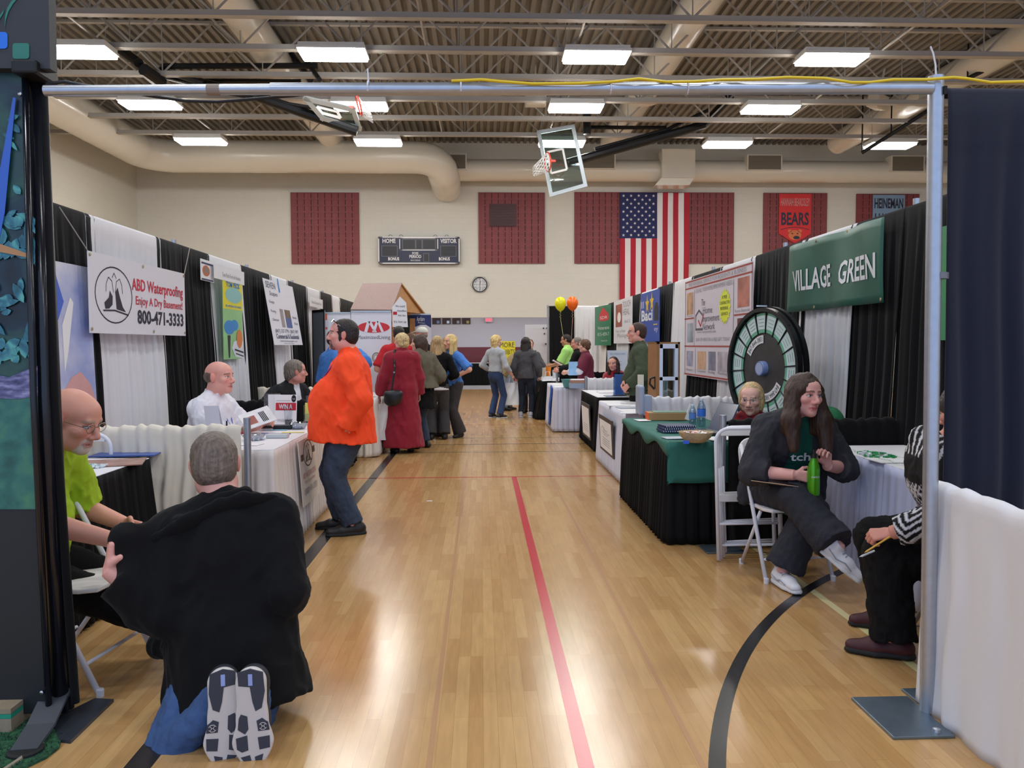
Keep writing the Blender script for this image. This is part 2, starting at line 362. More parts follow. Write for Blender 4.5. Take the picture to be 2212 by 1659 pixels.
for (px0, px1, py0, py1) in ((932, 1008, 332, 366), (1250, 1330, 331, 365), (1614, 1690, 334, 368), (1925, 1998, 336, 371)):
    p0, p1 = at(px0, py1, Y=25.3), at(px1, py0, Y=25.3); c = (p0 + p1) / 2
    b = MB().box((c.x, 25.5, c.z), (p1.x - p0.x, .4, p1.z - p0.z)); g = b.build('grille_box', DUCT, rd, world=True)
    s = MB()
    for i in range(9): s.box((c.x, 25.295, p0.z + .05 + (p1.z - p0.z - .1) * i / 8), (p1.x - p0.x - .1, .012, .03))
    s.box((c.x, 25.298, c.z), (p1.x - p0.x - .08, .002, p1.z - p0.z - .06)); s.build('grille', GR, g, world=True)
p0, p1 = at(1430, 383, Y=25.2), at(1502, 322, Y=25.2); c = (p0 + p1) / 2
b = MB().box((c.x, 25.5, c.z), (p1.x - p0.x, .6, p1.z - p0.z)); b.prism([(p0.x - .2, -.22), (p1.x - .15, -.22), (p1.x, 0), (p0.x, 0)], (0, .6, 0), (0, 25.3, p0.z), (1, 0, 0), (0, 0, 1)); b.build('branch_box', DUCT, rd, world=True)
for i, (dx, nm) in enumerate(((-4.4, 'left of centre'), (3.95, 'right of centre'), (10.9, 'far right'))):
    duct([(dx, 3, 7.58), (dx, 24.5, 7.58)], .33, 'air_duct', f'pale round duct running up under the roof deck, {nm}')
duct([(-8.3, 3, 7.3), (-8.3, 14.6, 7.3), (-8.7, 15.2, 7.3), (-9.5, 15.5, 7.3)], .55, 'air_duct', 'thick pale duct bending to the left wall at upper left corner')
# ---- maroon acoustic panels
TILEM = block_mat('maroon_acoustic', (134, 62, 66), (128, 58, 62), (96, 42, 46), bw=.185, rh=.22, ms=.003, offset=0.0)
nt = TILEM.node_tree
pan = [(630, 775, 416, 570, 'left of the scoreboard'), (1034, 1177, 416, 569, 'with dark vent, above the clock'), (1241, 1586, 416, 569, 'wide one behind the flag'), (1648, 1787, 417, 569, 'behind the red pennant'), (1848, 1986, 419, 570, 'behind the light blue pennant')]
for (x0, x1, y0, y1, nm) in pan:
    p0, p1 = at(x0, y1, Y=YW - .05), at(x1, y0, Y=YW - .05); m = MB().box(((p0.x + p1.x) / 2, YW - .032, (p0.z + p1.z) / 2), (p1.x - p0.x, .06, p1.z - p0.z))
    gv = MB(); k = 10 if x1 - x0 < 200 else 26
    t = tag(m.build('acoustic_panel', TILEM), f'maroon slotted acoustic wall panel, {nm}', 'panel', 'maroon panels on the far wall')
    nr = 11
    for i in range(1, k):
        gx = p0.x + (p1.x - p0.x) * i / k
        for j in range(nr): gv.box((gx, YW - .061, p0.z + (p1.z - p0.z) * (j + .5) / nr), (.022, .004, (p1.z - p0.z) / nr * .78))
    gv.box(((p0.x + p1.x) / 2, YW - .04, (p0.z + p1.z) / 2), (p1.x - p0.x - .02, .01, p1.z - p0.z - .02)); gv.build('groove_pattern', mat('slot_dark', (52, 20, 24), .8), t, world=True)
    if 'vent' in nm:
        q0, q1 = at(1058, 489, Y=YW - .08), at(1115, 441, Y=YW - .08); v = MB().box(((q0.x + q1.x) / 2, YW - .085, (q0.z + q1.z) / 2), (q1.x - q0.x, .05, q1.z - q0.z))
        for j in range(8): v.box(((q0.x + q1.x) / 2, YW - .112, q0.z + (q1.z - q0.z) * (j + .5) / 8), (q1.x - q0.x - .06, .015, .05))
        tag(v.build('wall_vent', mat('vent_brown', (70, 36, 38), .5)), 'dark brown louvred vent set in the maroon panel above the clock', 'vent')
# ---- flag
FR, FB, FWm = mat('flag_red', (176, 30, 52), .75), mat('flag_blue', (30, 40, 92), .75), mat('flag_white', (228, 226, 228), .75)
fp = at(1339, 416, Y=YW - .12); fq = at(1489, 416, Y=YW - .12); fw = fq.x - fp.x; fh = fw * 1.62
ft = thing('flag', 'large United States flag hung vertically on the far wall, stars at left', 'flag', (fp.x, YW - .12, fp.z - fh))
def flagw(a, b): return Vector((fp.x + a * fw, YW - .12 + .018 * math.sin(a * 17 + b * 3) + .01 * math.sin(b * 9), fp.z - b * fh))
m = MB()
for i in range(13):
    m.m = 0 if i % 2 == 0 else 1
    m.grid(lambda a, b: flagw((i + a) / 13, b), 4, 24, thick=(0, .006, 0))
m.build('stripes', [FR, FWm], ft, world=True)
m = MB(); m.grid(lambda a, b: flagw(a * 7 / 13, b * .4) + Vector((0, -.006, 0)), 14, 10, thick=(0, .004, 0)); cant = m.build('canton', FB, ft, world=True)
m = MB()
for r in range(11):
    n_ = 5 if r % 2 == 0 else 4
    for c_ in range(n_):
        a = ((c_ + .5) / 5 + (.1 if r % 2 else 0)) * 7 / 13; b = (r + .8) / 11.6 * .4; cc = flagw(a, b) + Vector((0, -.012, 0))
        m.add([cc + Vector((math.sin(k * PI / 5) * (.052 if k % 2 == 0 else .021), -.001 * (k % 2), math.cos(k * PI / 5) * (.052 if k % 2 == 0 else .021))) for k in range(10)], [tuple(range(9, -1, -1))])
m.build('stars', FWm, cant, world=True)['kind'] = 'stuff'
for f in bpy.data.objects['stars'].data.polygons:
    if f.normal.y > 0: f.flip()
# ---- scoreboard
p0, p1 = at(817, 570, Y=YW - .2), at(993, 511, Y=YW - .2); sw, sh = p1.x - p0.x, p1.z - p0.z
sb = thing('scoreboard', 'navy scoreboard with white lettering and unlit digits on the far wall', 'scoreboard', ((p0.x + p1.x) / 2, YW, p0.z))
def rrect(w, h, r, n=6):
    out = []
    for cx_, cz_, s0 in ((w - r, r, -90), (w - r, h - r, 0), (r, h - r, 90), (r, r, 180)):
        for k in range(n + 1): t = math.radians(s0 + 90 * k / n); out.append((cx_ + r * math.cos(t), cz_ + r * math.sin(t)))
    return out
NAVY = mat('scoreboard_navy', (34, 38, 66), .35); WPNT = mat('white_paint', (236, 236, 236), .5); DIG = mat('unlit_digits', (38, 38, 42), .4)
MB().prism(rrect(sw, sh, .05), (0, .18, 0), (p0.x, YW - .2, p0.z)).build('body', NAVY, sb, world=True)
SS = Sheet((p0.x, YW - .2, p1.z), (1, 0, 0), (0, 0, 1), sw, sh)
def bd(m):
    R = rrect(1 - .016, 1 - .05, .04, 5); SS.line(m, [(a + .008, b + .025) for a, b in R] + [(R[0][0] + .008, R[0][1] + .025)], .035, .003)
    R = rrect(.465, .44, .03, 5); SS.line(m, [(a + .265, b + .055) for a, b in R] + [(R[0][0] + .265, R[0][1] + .055)], .026, .004)
SS.part('border', WPNT, sb, bd)
for a0, b0, a1, b1 in ((.045, .34, .235, .72), (.765, .34, .955, .72), (.3, .11, .455, .46), (.545, .11, .7, .46), (.465, .11, .535, .46), (.555, .62, .62, .92)):
    dw = SS.part('digit_window', DIG, sb, lambda m: SS.rect(m, a0, b0, a1, b1, .004))
    SS.part('frame', mat('grey_line', (150, 150, 150), .5), dw, lambda m: SS.line(m, [(a0, b0), (a1, b0), (a1, b1), (a0, b1), (a0, b0)], .008, .005))
def st(m):
    SS.text(m, 'HOME', .135, .235, .155, .16, bold=.03); SS.text(m, 'VISITOR', .862, .235, .155, .2, bold=.03); SS.text(m, 'BONUS', .19, .87, .115, .135, bold=.03); SS.text(m, 'BONUS', .81, .87, .115, .135, bold=.03)
    SS.text(m, 'POSS', .455, .655, .09, .075, bold=.02); SS.text(m, 'PERIOD', .455, .785, .115, .145, bold=.02); SS.text(m, 'FAIR-PLAY SCOREBOARDS', .455, .9, .06, .12, shear=.25)
SS.part('lettering', WPNT, sb, st)
for a in (.15, .28, .7, .84): q = SS.p(a, 0); MB().tube([q + Vector((.06 * math.cos(t), .06, .06 * math.sin(t))) for t in [k * PI / 8 for k in range(9)]], .01, 6).build('hook', mat('grey_steel', (130, 130, 134), .4, .8), sb, world=True)
# ---- clock
cc = at(1036.5, 615, Y=YW - .02); cr = 16.0 * YW / 1740
ck = thing('wall_clock', 'round white wall clock in black rim and wire guard', 'clock', (cc.x, YW, cc.z - cr))
RY = Matrix.Rotation(PI / 2, 3, 'X')
MB().lathe([(cr, 0), (cr * 1.02, .03), (cr, .06), (cr * .88, .06), (cr * .88, .04)], cc + Vector((0, 0.02, 0)), 32, RY, cap=False).build('rim', mat('black_plastic', (28, 30, 38), .4), ck, smooth=True, world=True, autosmooth=40)
face = MB().lathe([(0, .035), (cr * .9, .035)], cc + Vector((0, 0.02, 0)), 32, RY, cap=False).build('face', mat('clock_white', (222, 224, 228), .4), ck, world=True)
m = MB()
for k in range(12):
    a = k * PI / 6; q = cc + Vector((math.sin(a) * cr * .72, -.018, math.cos(a) * cr * .72)); text_into(m, str(k if k else 12), q - Vector((0, 0, .02)), (1, 0, 0), (0, 0, 1), .045, bold=.01)
m.build('numeral_lettering', mat('ink_black', (24, 24, 28), .6), face, world=True)
MB().tube([cc + Vector((0, -.024, .03)), cc + Vector((.006, -.024, -cr * .78))], .006, 5).build('minute_hand', mat('ink_black'), face, world=True)
MB().tube([cc + Vector((0, -.022, 0)), cc + Vector((.02, -.022, cr * .5))], .008, 5).build('hour_hand', mat('ink_black'), face, world=True)
m = MB(); hx = [cc + Vector((math.cos(k * PI / 3) * cr * 1.28, -.09, math.sin(k * PI / 3) * cr * 1.15)) for k in range(7)]
for a, b in zip(hx[:-1], hx[1:]): m.tube([a, b], .005, 5)
m.tube([cc + Vector((-cr * .6, -.09, cr * 1.0)), cc + Vector((cr * .6, -.09, cr * 1.0))], .006, 5)
for q in hx[:6]: m.tube([q, q + Vector((0, .11, 0))], .004, 5)
for f in (-.45, 0, .45): m.tube([cc + Vector((-cr * .85, -.09, f * cr)), cc + Vector((cr * .85, -.09, f * cr))], .003, 4); m.tube([cc + Vector((f * cr, -.09, -cr * .85)), cc + Vector((f * cr, -.09, cr * .85))], .003, 4)
m.build('wire_guard', mat('grey_steel'), ck, world=True)
# ---- school pennants
def pennant(x0, x1, y0, y1, ytip, base, label, fn):
    p0, p1 = at(x0, y1, Y=YW - .1), at(x1, y0, Y=YW - .1); sh_ = Sheet((p0.x, YW - .1, p1.z), (1, 0, 0), (0, 0, 1), p1.x - p0.x, p1.z - p0.z)
    t = thing('pennant', label, 'banner', ((p0.x + p1.x) / 2, YW, p0.z)); tip = (at(x0, ytip, Y=YW - .1).z - p1.z) / (p0.z - p1.z)
    m = MB(); pl = [(0, 0), (p1.x - p0.x, 0), (p1.x - p0.x, -(p1.z - p0.z) * .8), ((p1.x - p0.x) / 2, -(p1.z - p0.z)), (0, -(p1.z - p0.z) * .8)]
    m.prism(pl, (0, .006, 0), (p0.x, YW - .1, p1.z)).build('cloth', base, t, world=True); fn(sh_, t); return t
def bears(s, t):
    INK = mat('pennant_navy', (44, 44, 66), .6)
    s.part('lettering', INK, t, lambda m: (s.text(m, 'BEARS', .5, .62, .25, .86, bold=.03), s.line(m, [(.06, .72), (.3, .68), (.5, .67), (.7, .68), (.94, .72)], .02)))
    s.part('school_name', mat('pennant_grey', (196, 150, 150), .6), t, lambda m: s.text(m, 'HANNAH BEARDSLEY', .5, .24, .16, .9, bold=.01))
    s.part('animal_head', mat('pennant_orange', (214, 120, 74), .6), t, lambda m: (s.ell(m, .5, .83, .2, .1, .002), s.ell(m, .34, .745, .06, .03, .002), s.ell(m, .66, .745, .06, .03, .002)))
    s.part('animal_muzzle', INK, t, lambda m: (s.ell(m, .55, .88, .1, .035, .004), s.ell(m, .42, .8, .03, .012, .004), s.ell(m, .58, .8, .03, .012, .004)))
pennant(1682, 1753, 419, 526, 505, mat('pennant_red', (214, 44, 48), .6), 'red school pennant with navy team lettering and animal head on far wall', bears)
pennant(1884, 1955, 421, 526, 505, mat('pennant_blue', (128, 158, 190), .6), 'light blue school pennant at right of the far wall, lower half hidden', lambda s, t: s.part('lettering', mat('pennant_navy', (44, 44, 66), .6), t, lambda m: (s.text(m, 'HEINEMAN', .5, .27, .2, .9, bold=.03), s.text(m, 'HAWKS', .5, .6, .22, .86, bold=.03))))
# ---- stowed basketball goals
BLK = mat('black_steel', (24, 25, 28), .45, .3); ALU = mat('aluminium', (190, 200, 204), .35, .7); ORG = mat('rim_orange', (214, 60, 40), .5); NET = mat('net_white', (220, 220, 220), .8)
GLS = clear_mat('backboard_glass', (205, 220, 218), .14)
def goal(TL, TR, BR, BL, label, rim_c, rim_n, rim_r, arm, netdir):
    t = thing('basketball_goal', label, 'basketball goal', (TL + BR) / 2)
    fr = MB(); C = (TL + TR + BR + BL) / 4
    for a, b in ((TL, TR), (TR, BR), (BR, BL), (BL, TL)):
        d = (b - a).normalized(); nn = (TR - TL).cross(BL - TL).normalized(); R_ = basis(d, nn); fr.box((a + b) / 2, ((b - a).length + .09, .06, .09), R_)
    fr.build('backboard_frame', ALU, t, world=True)
    nn = (TR - TL).cross(BL - TL).normalized()
    MB().add([TL - nn * .006, TR - nn * .006, BR - nn * .006, BL - nn * .006, TL + nn * .006, TR + nn * .006, BR + nn * .006, BL + nn * .006], [(0, 1, 2, 3), (7, 6, 5, 4), (0, 4, 5, 1), (1, 5, 6, 2), (2, 6, 7, 3), (3, 7, 4, 0)]).build('backboard_glass', GLS, t, world=True)
    q = lambda a, b: TL * (1 - a) * (1 - b) + TR * a * (1 - b) + BR * a * b + BL * (1 - a) * b
    sq = MB(); P = [q(.12, .33), q(.58, .33), q(.58, .67), q(.12, .67)]
    for a, b in zip(P, P[1:] + P[:1]):
        R_ = basis((b - a), nn); sq.box((a + b) / 2, ((b - a).length, .03, .05), R_)
    sq.build('target_square', WPNT, t, world=True)
    n_ = Vector(rim_n).normalized(); u_ = n_.orthogonal().normalized(); v_ = n_.cross(u_)
    rm = MB().tube([rim_c + (u_ * math.cos(k * PI / 12) + v_ * math.sin(k * PI / 12)) * rim_r for k in range(25)], .016, 6); rm.box(rim_c + (C - rim_c) * .35, (.14, .12, .05)); r_ = rm.build('rim', ORG, t, world=True)
    nm = MB(); nd = Vector(netdir)
    for k in range(12):
        for s_ in (1, -1):
            pts = []
            for j in range(7): a = (k + s_ * j * .5) * PI / 6; f = 1 - .08 * j; pts.append(rim_c + (u_ * math.cos(a) + v_ * math.sin(a)) * rim_r * f + nd * (j / 6))
            nm.tube(pts, .006, 4)
    nm.build('net', NET, r_, world=True)
    am = MB()
    for pts, r in arm: am.tube(pts, r, 10)
    am.build('arm', BLK, t, world=True)
    return t
yb = 20.4
A = lambda x, y, Y: at(x, y, Y=Y)
goal(A(1164, 286, yb + .3), A(1238, 273, yb), A(1265, 400, yb), A(1191, 421, yb + .3), 'stowed glass basketball backboard hanging from a black arm, right of centre', A(1183, 350, yb - .25), (1, .25, .1), .23,
     [([A(1226, 352, yb + .2), A(1520, 270, yb + .3), A(1578, 208, yb + .6)], .11), ([A(1285, 322, yb + .3), A(1440, 280, yb + .3), A(1530, 238, yb + .3)], .045), ([A(1275, 258, yb + 1), A(1520, 258, yb + .4)], .05), ([A(1275, 275, yb + 1), A(1440, 276, yb + .6)], .05), ([A(1578, 208, yb + .6), A(1600, 120, yb + .6)], .07), ([A(1268, 240, yb + .4), A(1268, 290, yb + .4)], .1)], (-.35, -.1, -.25))
yb = 16.4
goal(A(661, 213, yb - .3), A(763, 237, yb), A(776, 277, yb + .3), A(697, 255, yb), 'stowed glass basketball backboard folded up beneath the roof, left of centre', A(775, 226, yb), (1, .2, .3), .21,
     [([A(430, 178, yb + 1), A(560, 210, yb), A(772, 284, yb + .2)], .1), ([A(440, 175, yb + 1), A(650, 176, yb + 1)], .05), ([A(350, 143, yb + .5), A(686, 142, yb + .5)], .06), ([A(480, 200, yb), A(700, 237, yb)], .035), ([A(350, 165, yb + 1), A(520, 205, yb)], .05), ([A(252, 100, yb + 2), A(300, 136, yb + 1)], .1), ([A(660, 130, yb + 1), A(690, 172, yb)], .05), ([A(345, 150, yb + .5), A(440, 180, yb + .5)], .06), ([A(310, 150, yb), A(350, 178, yb + .5)], .12), ([A(200, 52, yb + 3), A(345, 178, yb + .4)], .07), ([A(630, 118, yb + 2), A(670, 172, yb + .6)], .07)], (.25, 0, -.25))
for pts, nm in (([A(1862, 330, 20.5), A(1925, 290, 20), A(2010, 235, 19.5)], 'black steel rail under the roof behind the entrance pole'), ([A(2090, 170, 17.5), A(2150, 140, 17), A(2212, 118, 16.5)], 'black steel rail under the roof above the navy drape')):
    m = MB().tube(pts, .05, 8)
    for q in pts: m.tube([q, (q.x, q.y, 7.98)], .02, 6)
    tag(m.build('steel_rail', BLK), nm, 'rail')
# ---- small things on the roof structure
sp = MB().box((0, 0, 0), (.5, .3, .32)).box((0, 0, .7), (.05, .05, 1.2)); q = A(1157, 214, 19.3)
s1 = tag(sp.build('loudspeaker', mat('speaker_grey', (200, 194, 182), .5), bevel=.05), 'pale box loudspeaker hanging under the roof, left of the round diffuser', 'loudspeaker'); s1.location = q
s2 = s1.copy(); COL.objects.link(s2); s2.location = A(1896, 220, 19.3); s2['label'] = 'pale box loudspeaker hanging under the roof, near the right post'; s2.rotation_euler = (.2, 0, .7)
for (px, nm) in ((1392, 'in front of the third column of lights'), (2004, 'just behind the right post')):
    q = A(px, 222, 18.9); tag(MB().lathe([(.32, 0), (.3, .05), (.2, .1), (.16, .5)], q, 24).lathe([(.24, -.02), (.26, .03)], q, 24).lathe([(.1, -.05), (.14, 0)], q, 24).build('air_diffuser', DUCT, smooth=True, autosmooth=40), f'round ceiling air diffuser, {nm}', 'vent', 'round air diffusers')
# ---- the recess beyond the opening
for i, (px, nm) in enumerate(((943, 'leftmost'), (964.5, 'second from the left'), (986, 'third from the left'), (1007, 'rightmost'))):
    a, b = A(px - 9, 700, YR - .03), A(px + 9, 687, YR - .03); c = (a + b) / 2
    t = tag(MB().box(c, (b.x - a.x, .05, b.z - a.z)).build('plaque', mat('plaque_wood', (58, 34, 36), .4)), f'dark wooden wall plaque under the header, {nm} of four', 'plaque', 'wall plaques in the recess')
    MB().box(c + Vector((.06, -.03, -.04)), (.1, .01, .1)).build('brass_plate', mat(('plate_blue', 'plate_white', 'plate_grey', 'plate_gold')[i], ((120, 140, 190), (210, 225, 250), (150, 160, 170), (170, 160, 90))[i], .4), t, world=True)
ex = at(1056, 691, Y=YR - .12); es = Sheet((ex.x - .14, ex.y, ex.z + .09), (1, 0, 0), (0, 0, 1), .28, .17)
t = thing('exit_sign', 'lit red EXIT sign below the header in the recess', 'sign', (ex.x, YR, ex.z)); es.slab('case', mat('sign_case', (214, 196, 204), .5), t, .08)
es.part('lettering', mat('exit_red', (230, 40, 70), .5, emit=((1, .05, .12), 1.5)), t, lambda m: es.text(m, 'EXIT', .5, .8, .6, .85, bold=.02))
# ------------------------------------------------------------------ pipe and drape
STEEL = mat('galvanised_steel', (176, 182, 192), .32, .75, noise=.06, nscale=30)
PLATE = mat('steel_plate', (120, 136, 150), .38, .8, noise=.12, nscale=14)
DBLK = mat('black_drape', (17, 17, 19), .88, spec=.2, sheen=.05, bump=.15, bscale=400)
DWHT = mat('white_drape', (222, 221, 224), .8, spec=.3, bump=.15, bscale=400)
DIVR = mat('ivory_drape', (226, 218, 202), .8, spec=.3, bump=.15, bscale=400)
DNVY = mat('navy_drape', (22, 26, 44), .8, spec=.3, sheen=.1, bump=.15, bscale=400)
rnd = random.Random(3)
def drape(name, p0, p1, n, zt, zb, m, label, group=None, flare=.1, amp=.02, lam=.13, r=.03, cat='drape', ruffle=0.0, nv=26, seed=None):
    """a gathered cloth hanging over a rail from p0 to p1 (x,y); n = side it faces"""
    p0, p1, n = Vector((*p0, 0)), Vector((*p1, 0)), Vector((*n, 0)).normalized(); L_ = (p1 - p0).length
    rr = random.Random(seed if seed is not None else label); ph = [rr.uniform(0, 6.28) for _ in range(4)]; u = (p1 - p0) / L_
    cols_ = max(12, int(L_ / lam * 9)); k1 = 2 * PI / lam
    def f(i, j):
        s = i * L_; wv = math.sin(k1 * s + ph[0] + .9 * math.sin(k1 * .31 * s + ph[1])) * .7 + .35 * math.sin(k1 * 1.73 * s + ph[2]) + .5 * math.sin(k1 * .23 * s + ph[3])
        if j < .16:
            a = PI - j / .16 * PI; o = r * math.cos(a) ; z = zt - r + r * math.sin(a) + ruffle * wv * .5
            return p0 + u * s + n * (o + ruffle * .3 * wv) + Vector((0, 0, z))
        t = (j - .16) / .84; z = zt - r - t * (zt - r - zb)
        A = amp * min(1, .12 + t * 2.2) if t > .04 else amp * .12
        edge = min(1, min(s, L_ - s) / .04)
        return p0 + u * (s + (.012 * math.sin(9 * t + ph[1]) * edge)) + n * (r + A * wv + flare * t * t ** .3) + Vector((0, 0, z))
    mb = MB(); mb.grid(f, cols_, nv); me_thick = mb
    o = mb.build(name, m, smooth=True); md = o.modifiers.new('solid', 'SOLIDIFY'); md.thickness = .004; md.offset = -1
    return tag(o, label, cat, group)
def upright(x, y, h, label, plate=(.21, .36), r=.024, pz=.012, lean=(0, 0), off=(0, 0), rz=0.0):
    t = thing('pipe_upright', label, 'pipe', (x, y, 0), rz)
    MB().tube([(0, 0, .01), (lean[0], lean[1], h)], r, 16).build('pole', STEEL, t, smooth=True, autosmooth=50)
    MB().box((off[0], off[1], pz / 2), (plate[0], plate[1], pz)).build('base_plate', PLATE, t, bevel=.003)
    if h > 1.5:
        MB().box((0, -r, h - .06), (.012, .008, .03)).build('slot', mat('slot_black', (20, 20, 22), .8), t)
    return t
ZT = 2.44; XL, XR = -2.92, 3.07
Bk, Wh = DBLK, DWHT
Lp = [(4.0, 5.46, Bk, 'black drape panel beyond the tall garden display, behind the sky poster'), (5.54, 6.12, Bk, 'black drape panel beside the near corner of the fountain banner'), (6.12, 7.36, Wh, 'white drape panel behind the fountain banner'), (7.36, 7.97, Bk, 'black drape panel at the far corner of the fountain banner'),
      (8.03, 8.75, Bk, 'black drape panel with the small certificate poster pinned to it'), (8.75, 9.8, Wh, 'white drape panel behind the yellow and green car poster'), (9.8, 10.4, Bk, 'black drape panel just beyond the car poster'), (10.46, 11.2, Bk, 'black drape panel under the near corner of the landscaping banner'),
      (11.2, 12.2, Wh, 'white drape panel with blue tape on its top edge'), (12.2, 12.87, Bk, 'black drape panel just beyond the landscaping banner'), (12.93, 13.5, Bk, 'narrow black drape panel before the small white name sign'), (13.5, 14.66, Wh, 'white drape panel with a small white name sign near its top'),
      (14.66, 15.3, Bk, 'black drape panel after the white name sign panel'), (15.36, 15.8, Bk, 'thin black drape panel above the grey folding board'), (15.8, 16.65, Wh, 'farthest white drape panel beside the wooden house model'), (16.65, 18.4, Bk, 'black drape panel running behind the wooden house model')]
for a, b, m, lab in Lp: drape('drape_panel', (XL, a - .07), (XL, b + .07), (1, 0), ZT, .03, m, lab, 'tall drape panels of the booths')
Rp = [(3.75, 5.68, Bk, 'black drape panel beyond the green banner, nearest on its wall'), (5.78, 6.53, Bk, 'black drape panel at the near end of the green lettered banner'), (6.53, 7.5, Wh, 'white drape panel hanging below the green lettered banner'), (7.5, 8.18, Bk, 'black drape panel behind the top of the prize wheel'),
      (8.28, 8.93, Bk, 'black drape panel between the home services banner and the prize wheel'), (8.93, 10.1, Wh, 'white drape panel at the near end of the home services banner'), (10.1, 10.76, Bk, 'black drape panel behind the middle of the home services banner'), (10.84, 11.5, Bk, 'black drape panel behind the far half of home services banner'),
      (11.5, 12.6, Wh, 'white drape panel beyond the home services banner'), (12.6, 13.25, Bk, 'black drape panel before the blue starred banner'), (13.35, 13.8, Bk, 'narrow black drape panel at the near edge of the blue starred banner'), (13.8, 15.2, Wh, 'white drape panel behind the blue starred banner'),
      (15.2, 16.25, Bk, 'black drape panel between the blue and the white hanging banners'), (16.25, 17.8, Wh, 'white drape panel behind the hanging touch therapy banner'), (17.8, 19.3, Bk, 'black drape panel between the white and green far banners'), (19.3, 20.4, Wh, 'white drape panel at the far end behind the green banner')]
for a, b, m, lab in Rp: drape('drape_panel', (XR, b + .07), (XR, a - .07), (-1, 0), ZT, .03, m, lab, 'tall drape panels of the booths')
YE = 20.45
drape('drape_panel', (1.72, YE), (2.36, YE), (0, -1), ZT, .03, Bk, 'black end drape behind the two balloons', 'tall drape panels of the booths', flare=.05)
drape('drape_panel', (2.38, YE), (2.98, YE), (0, -1), ZT, .03, Wh, 'white end drape next to the balloons', 'tall drape panels of the booths', flare=.05)
drape('drape_panel', (-2.9, YE), (-1.76, YE), (0, -1), ZT, .03, Bk, 'black end drape seen beside the wooden house roof', 'tall drape panels of the booths', flare=.05)
names = {0: 'first', 1: 'second', 2: 'third', 3: 'fourth', 4: 'fifth', 5: 'sixth'}
for i, y in enumerate((5.5, 8.0, 10.43, 12.9, 15.33)): upright(XL - .06, y, ZT + .05, f'steel drape pole on the fountain banner wall, {names[i]} counted from the entrance')
for i, y in enumerate((5.73, 8.23, 10.8, 13.3)): upright(XR + .06, y, ZT + .06, f'steel drape pole on the green banner wall, {names[i]} counted from the entrance')
upright(1.69, YE, ZT + .02, 'white-looking end pole beside the black end drape with balloons'); upright(-1.73, YE, ZT + .05, 'end pole beside the wooden house model')
# low dividers between the booths
def rail(x0, x1, y, m, label, n=(0, -1), post=None, seed=None, zt=.93):
    return drape('divider_drape', (x0, y), (x1, y), n, zt, .04, m, label, 'low divider drapes between the booths', flare=.06, amp=.022, lam=.1, r=.03, ruffle=.02)
rail(-2.88, -1.6, 5.42, DIVR, 'ivory gathered divider drape behind the kneeling man'); upright(-1.565, 5.42, .98, 'short steel divider post beside the kneeling man\'s head')
rail(-2.88, -1.55, 7.85, DBLK, 'low black divider drape behind the man in the white shirt'); upright(-1.53, 7.85, 1.0, 'short steel divider post half hidden by the orange shirt')
rail(-2.88, -1.4, 10.35, DIVR, 'pale divider drape behind the blue-labelled water bottle')
rail(3.0, 1.74, 5.62, DBLK, 'low black divider drape behind the woman with the bottle'); upright(1.70, 5.6, .96, 'short steel divider post beside the folded white chairs', plate=(.28, .22))
rail(3.0, 1.66, 8.05, DWHT, 'white gathered divider drape behind the water bottles'); upright(1.63, 8.05, .96, 'short steel divider post at the end of the white divider')
rail(3.0, 1.68, 12.75, DWHT, 'white gathered divider drape beyond the black skirted table'); rail(3.0, 1.5, 15.5, DBLK, 'low black divider drape behind the blue runner table')
upright(1.66, 12.75, .96, 'short steel divider post next to the stacked brochures'); upright(1.46, 15.5, .96, 'short steel divider post behind the teal bowl')
# ------------------------------------------------------------------ the entrance frame
ent = fl(2003, 1541); xr, yr_ = ent.x, ent.y
tp = at(2022, 165, Y=yr_)
t = upright(xr, yr_, tp.z, 'tall steel upright pole at the entrance with a yellow cord over its top', plate=(.235, .34), r=.0285, lean=(tp.x - xr, 0), off=(-.126, -.035))
MB().lathe([(.031, -.012), (.031, .012)], (.012, 0, 1.72), 16).build('collar', mat('dull_steel', (120, 120, 124), .5, .6), t)
MB().box((.09, .10, .006), (.17, .22, .01)).build('base_plate', PLATE, t, bevel=.003); MB().lathe([(.016, 0), (.014, .01), (.004, .014)], (-.06, -.17, .012), 10).build('bolt', STEEL, t)
c0, c1 = at(97, 196, Y=yr_ - .01), at(2012, 190, Y=yr_ - .01); cm = at(585, 193, Y=yr_ - .01)
cb = thing('crossbar', 'long telescopic steel bar spanning the entrance overhead', 'pipe', (0, yr_, c0.z))
MB().tube([c0, cm], .0195, 16).build('inner_tube', STEEL, cb, smooth=True, world=True, autosmooth=50); MB().tube([cm, c1], .0235, 16).build('outer_tube', STEEL, cb, smooth=True, world=True, autosmooth=50)
a, b = at(448, 194, Y=yr_ - .01), at(476, 194, Y=yr_ - .01); MB().tube([a, b], .0205, 16).build('tape_band', mat('tan_tape', (140, 124, 112), .6), cb, world=True)
for px in (796, 996, 1484, 1318): q = at(px, 190, Y=yr_ - .01); MB().lathe([(.0262, -.003), (.0262, .003)], q, 14, Matrix.Rotation(PI / 2, 3, 'Y'), cap=False).build('cable_tie', mat('tie_white', (210, 210, 214), .5), cb, world=True)
q = at(796, 178, Y=yr_ - .01); MB().tube([q, q + Vector((-.003, 0, .05))], .003, 5).build('cable_tie', mat('tie_white'), cb, world=True)
YC = mat('yellow_cord', (222, 190, 20), .45)
pts = [(975, 175), (1000, 174), (1040, 172), (1080, 176), (1150, 181), (1250, 180), (1320, 177), (1380, 170), (1440, 177), (1500, 176), (1560, 172), (1640, 171), (1700, 167), (1780, 169), (1840, 178), (1880, 178), (1930, 172), (2000, 172), (2060, 167), (2090, 170), (2140, 178), (2212, 176), (2300, 176)]
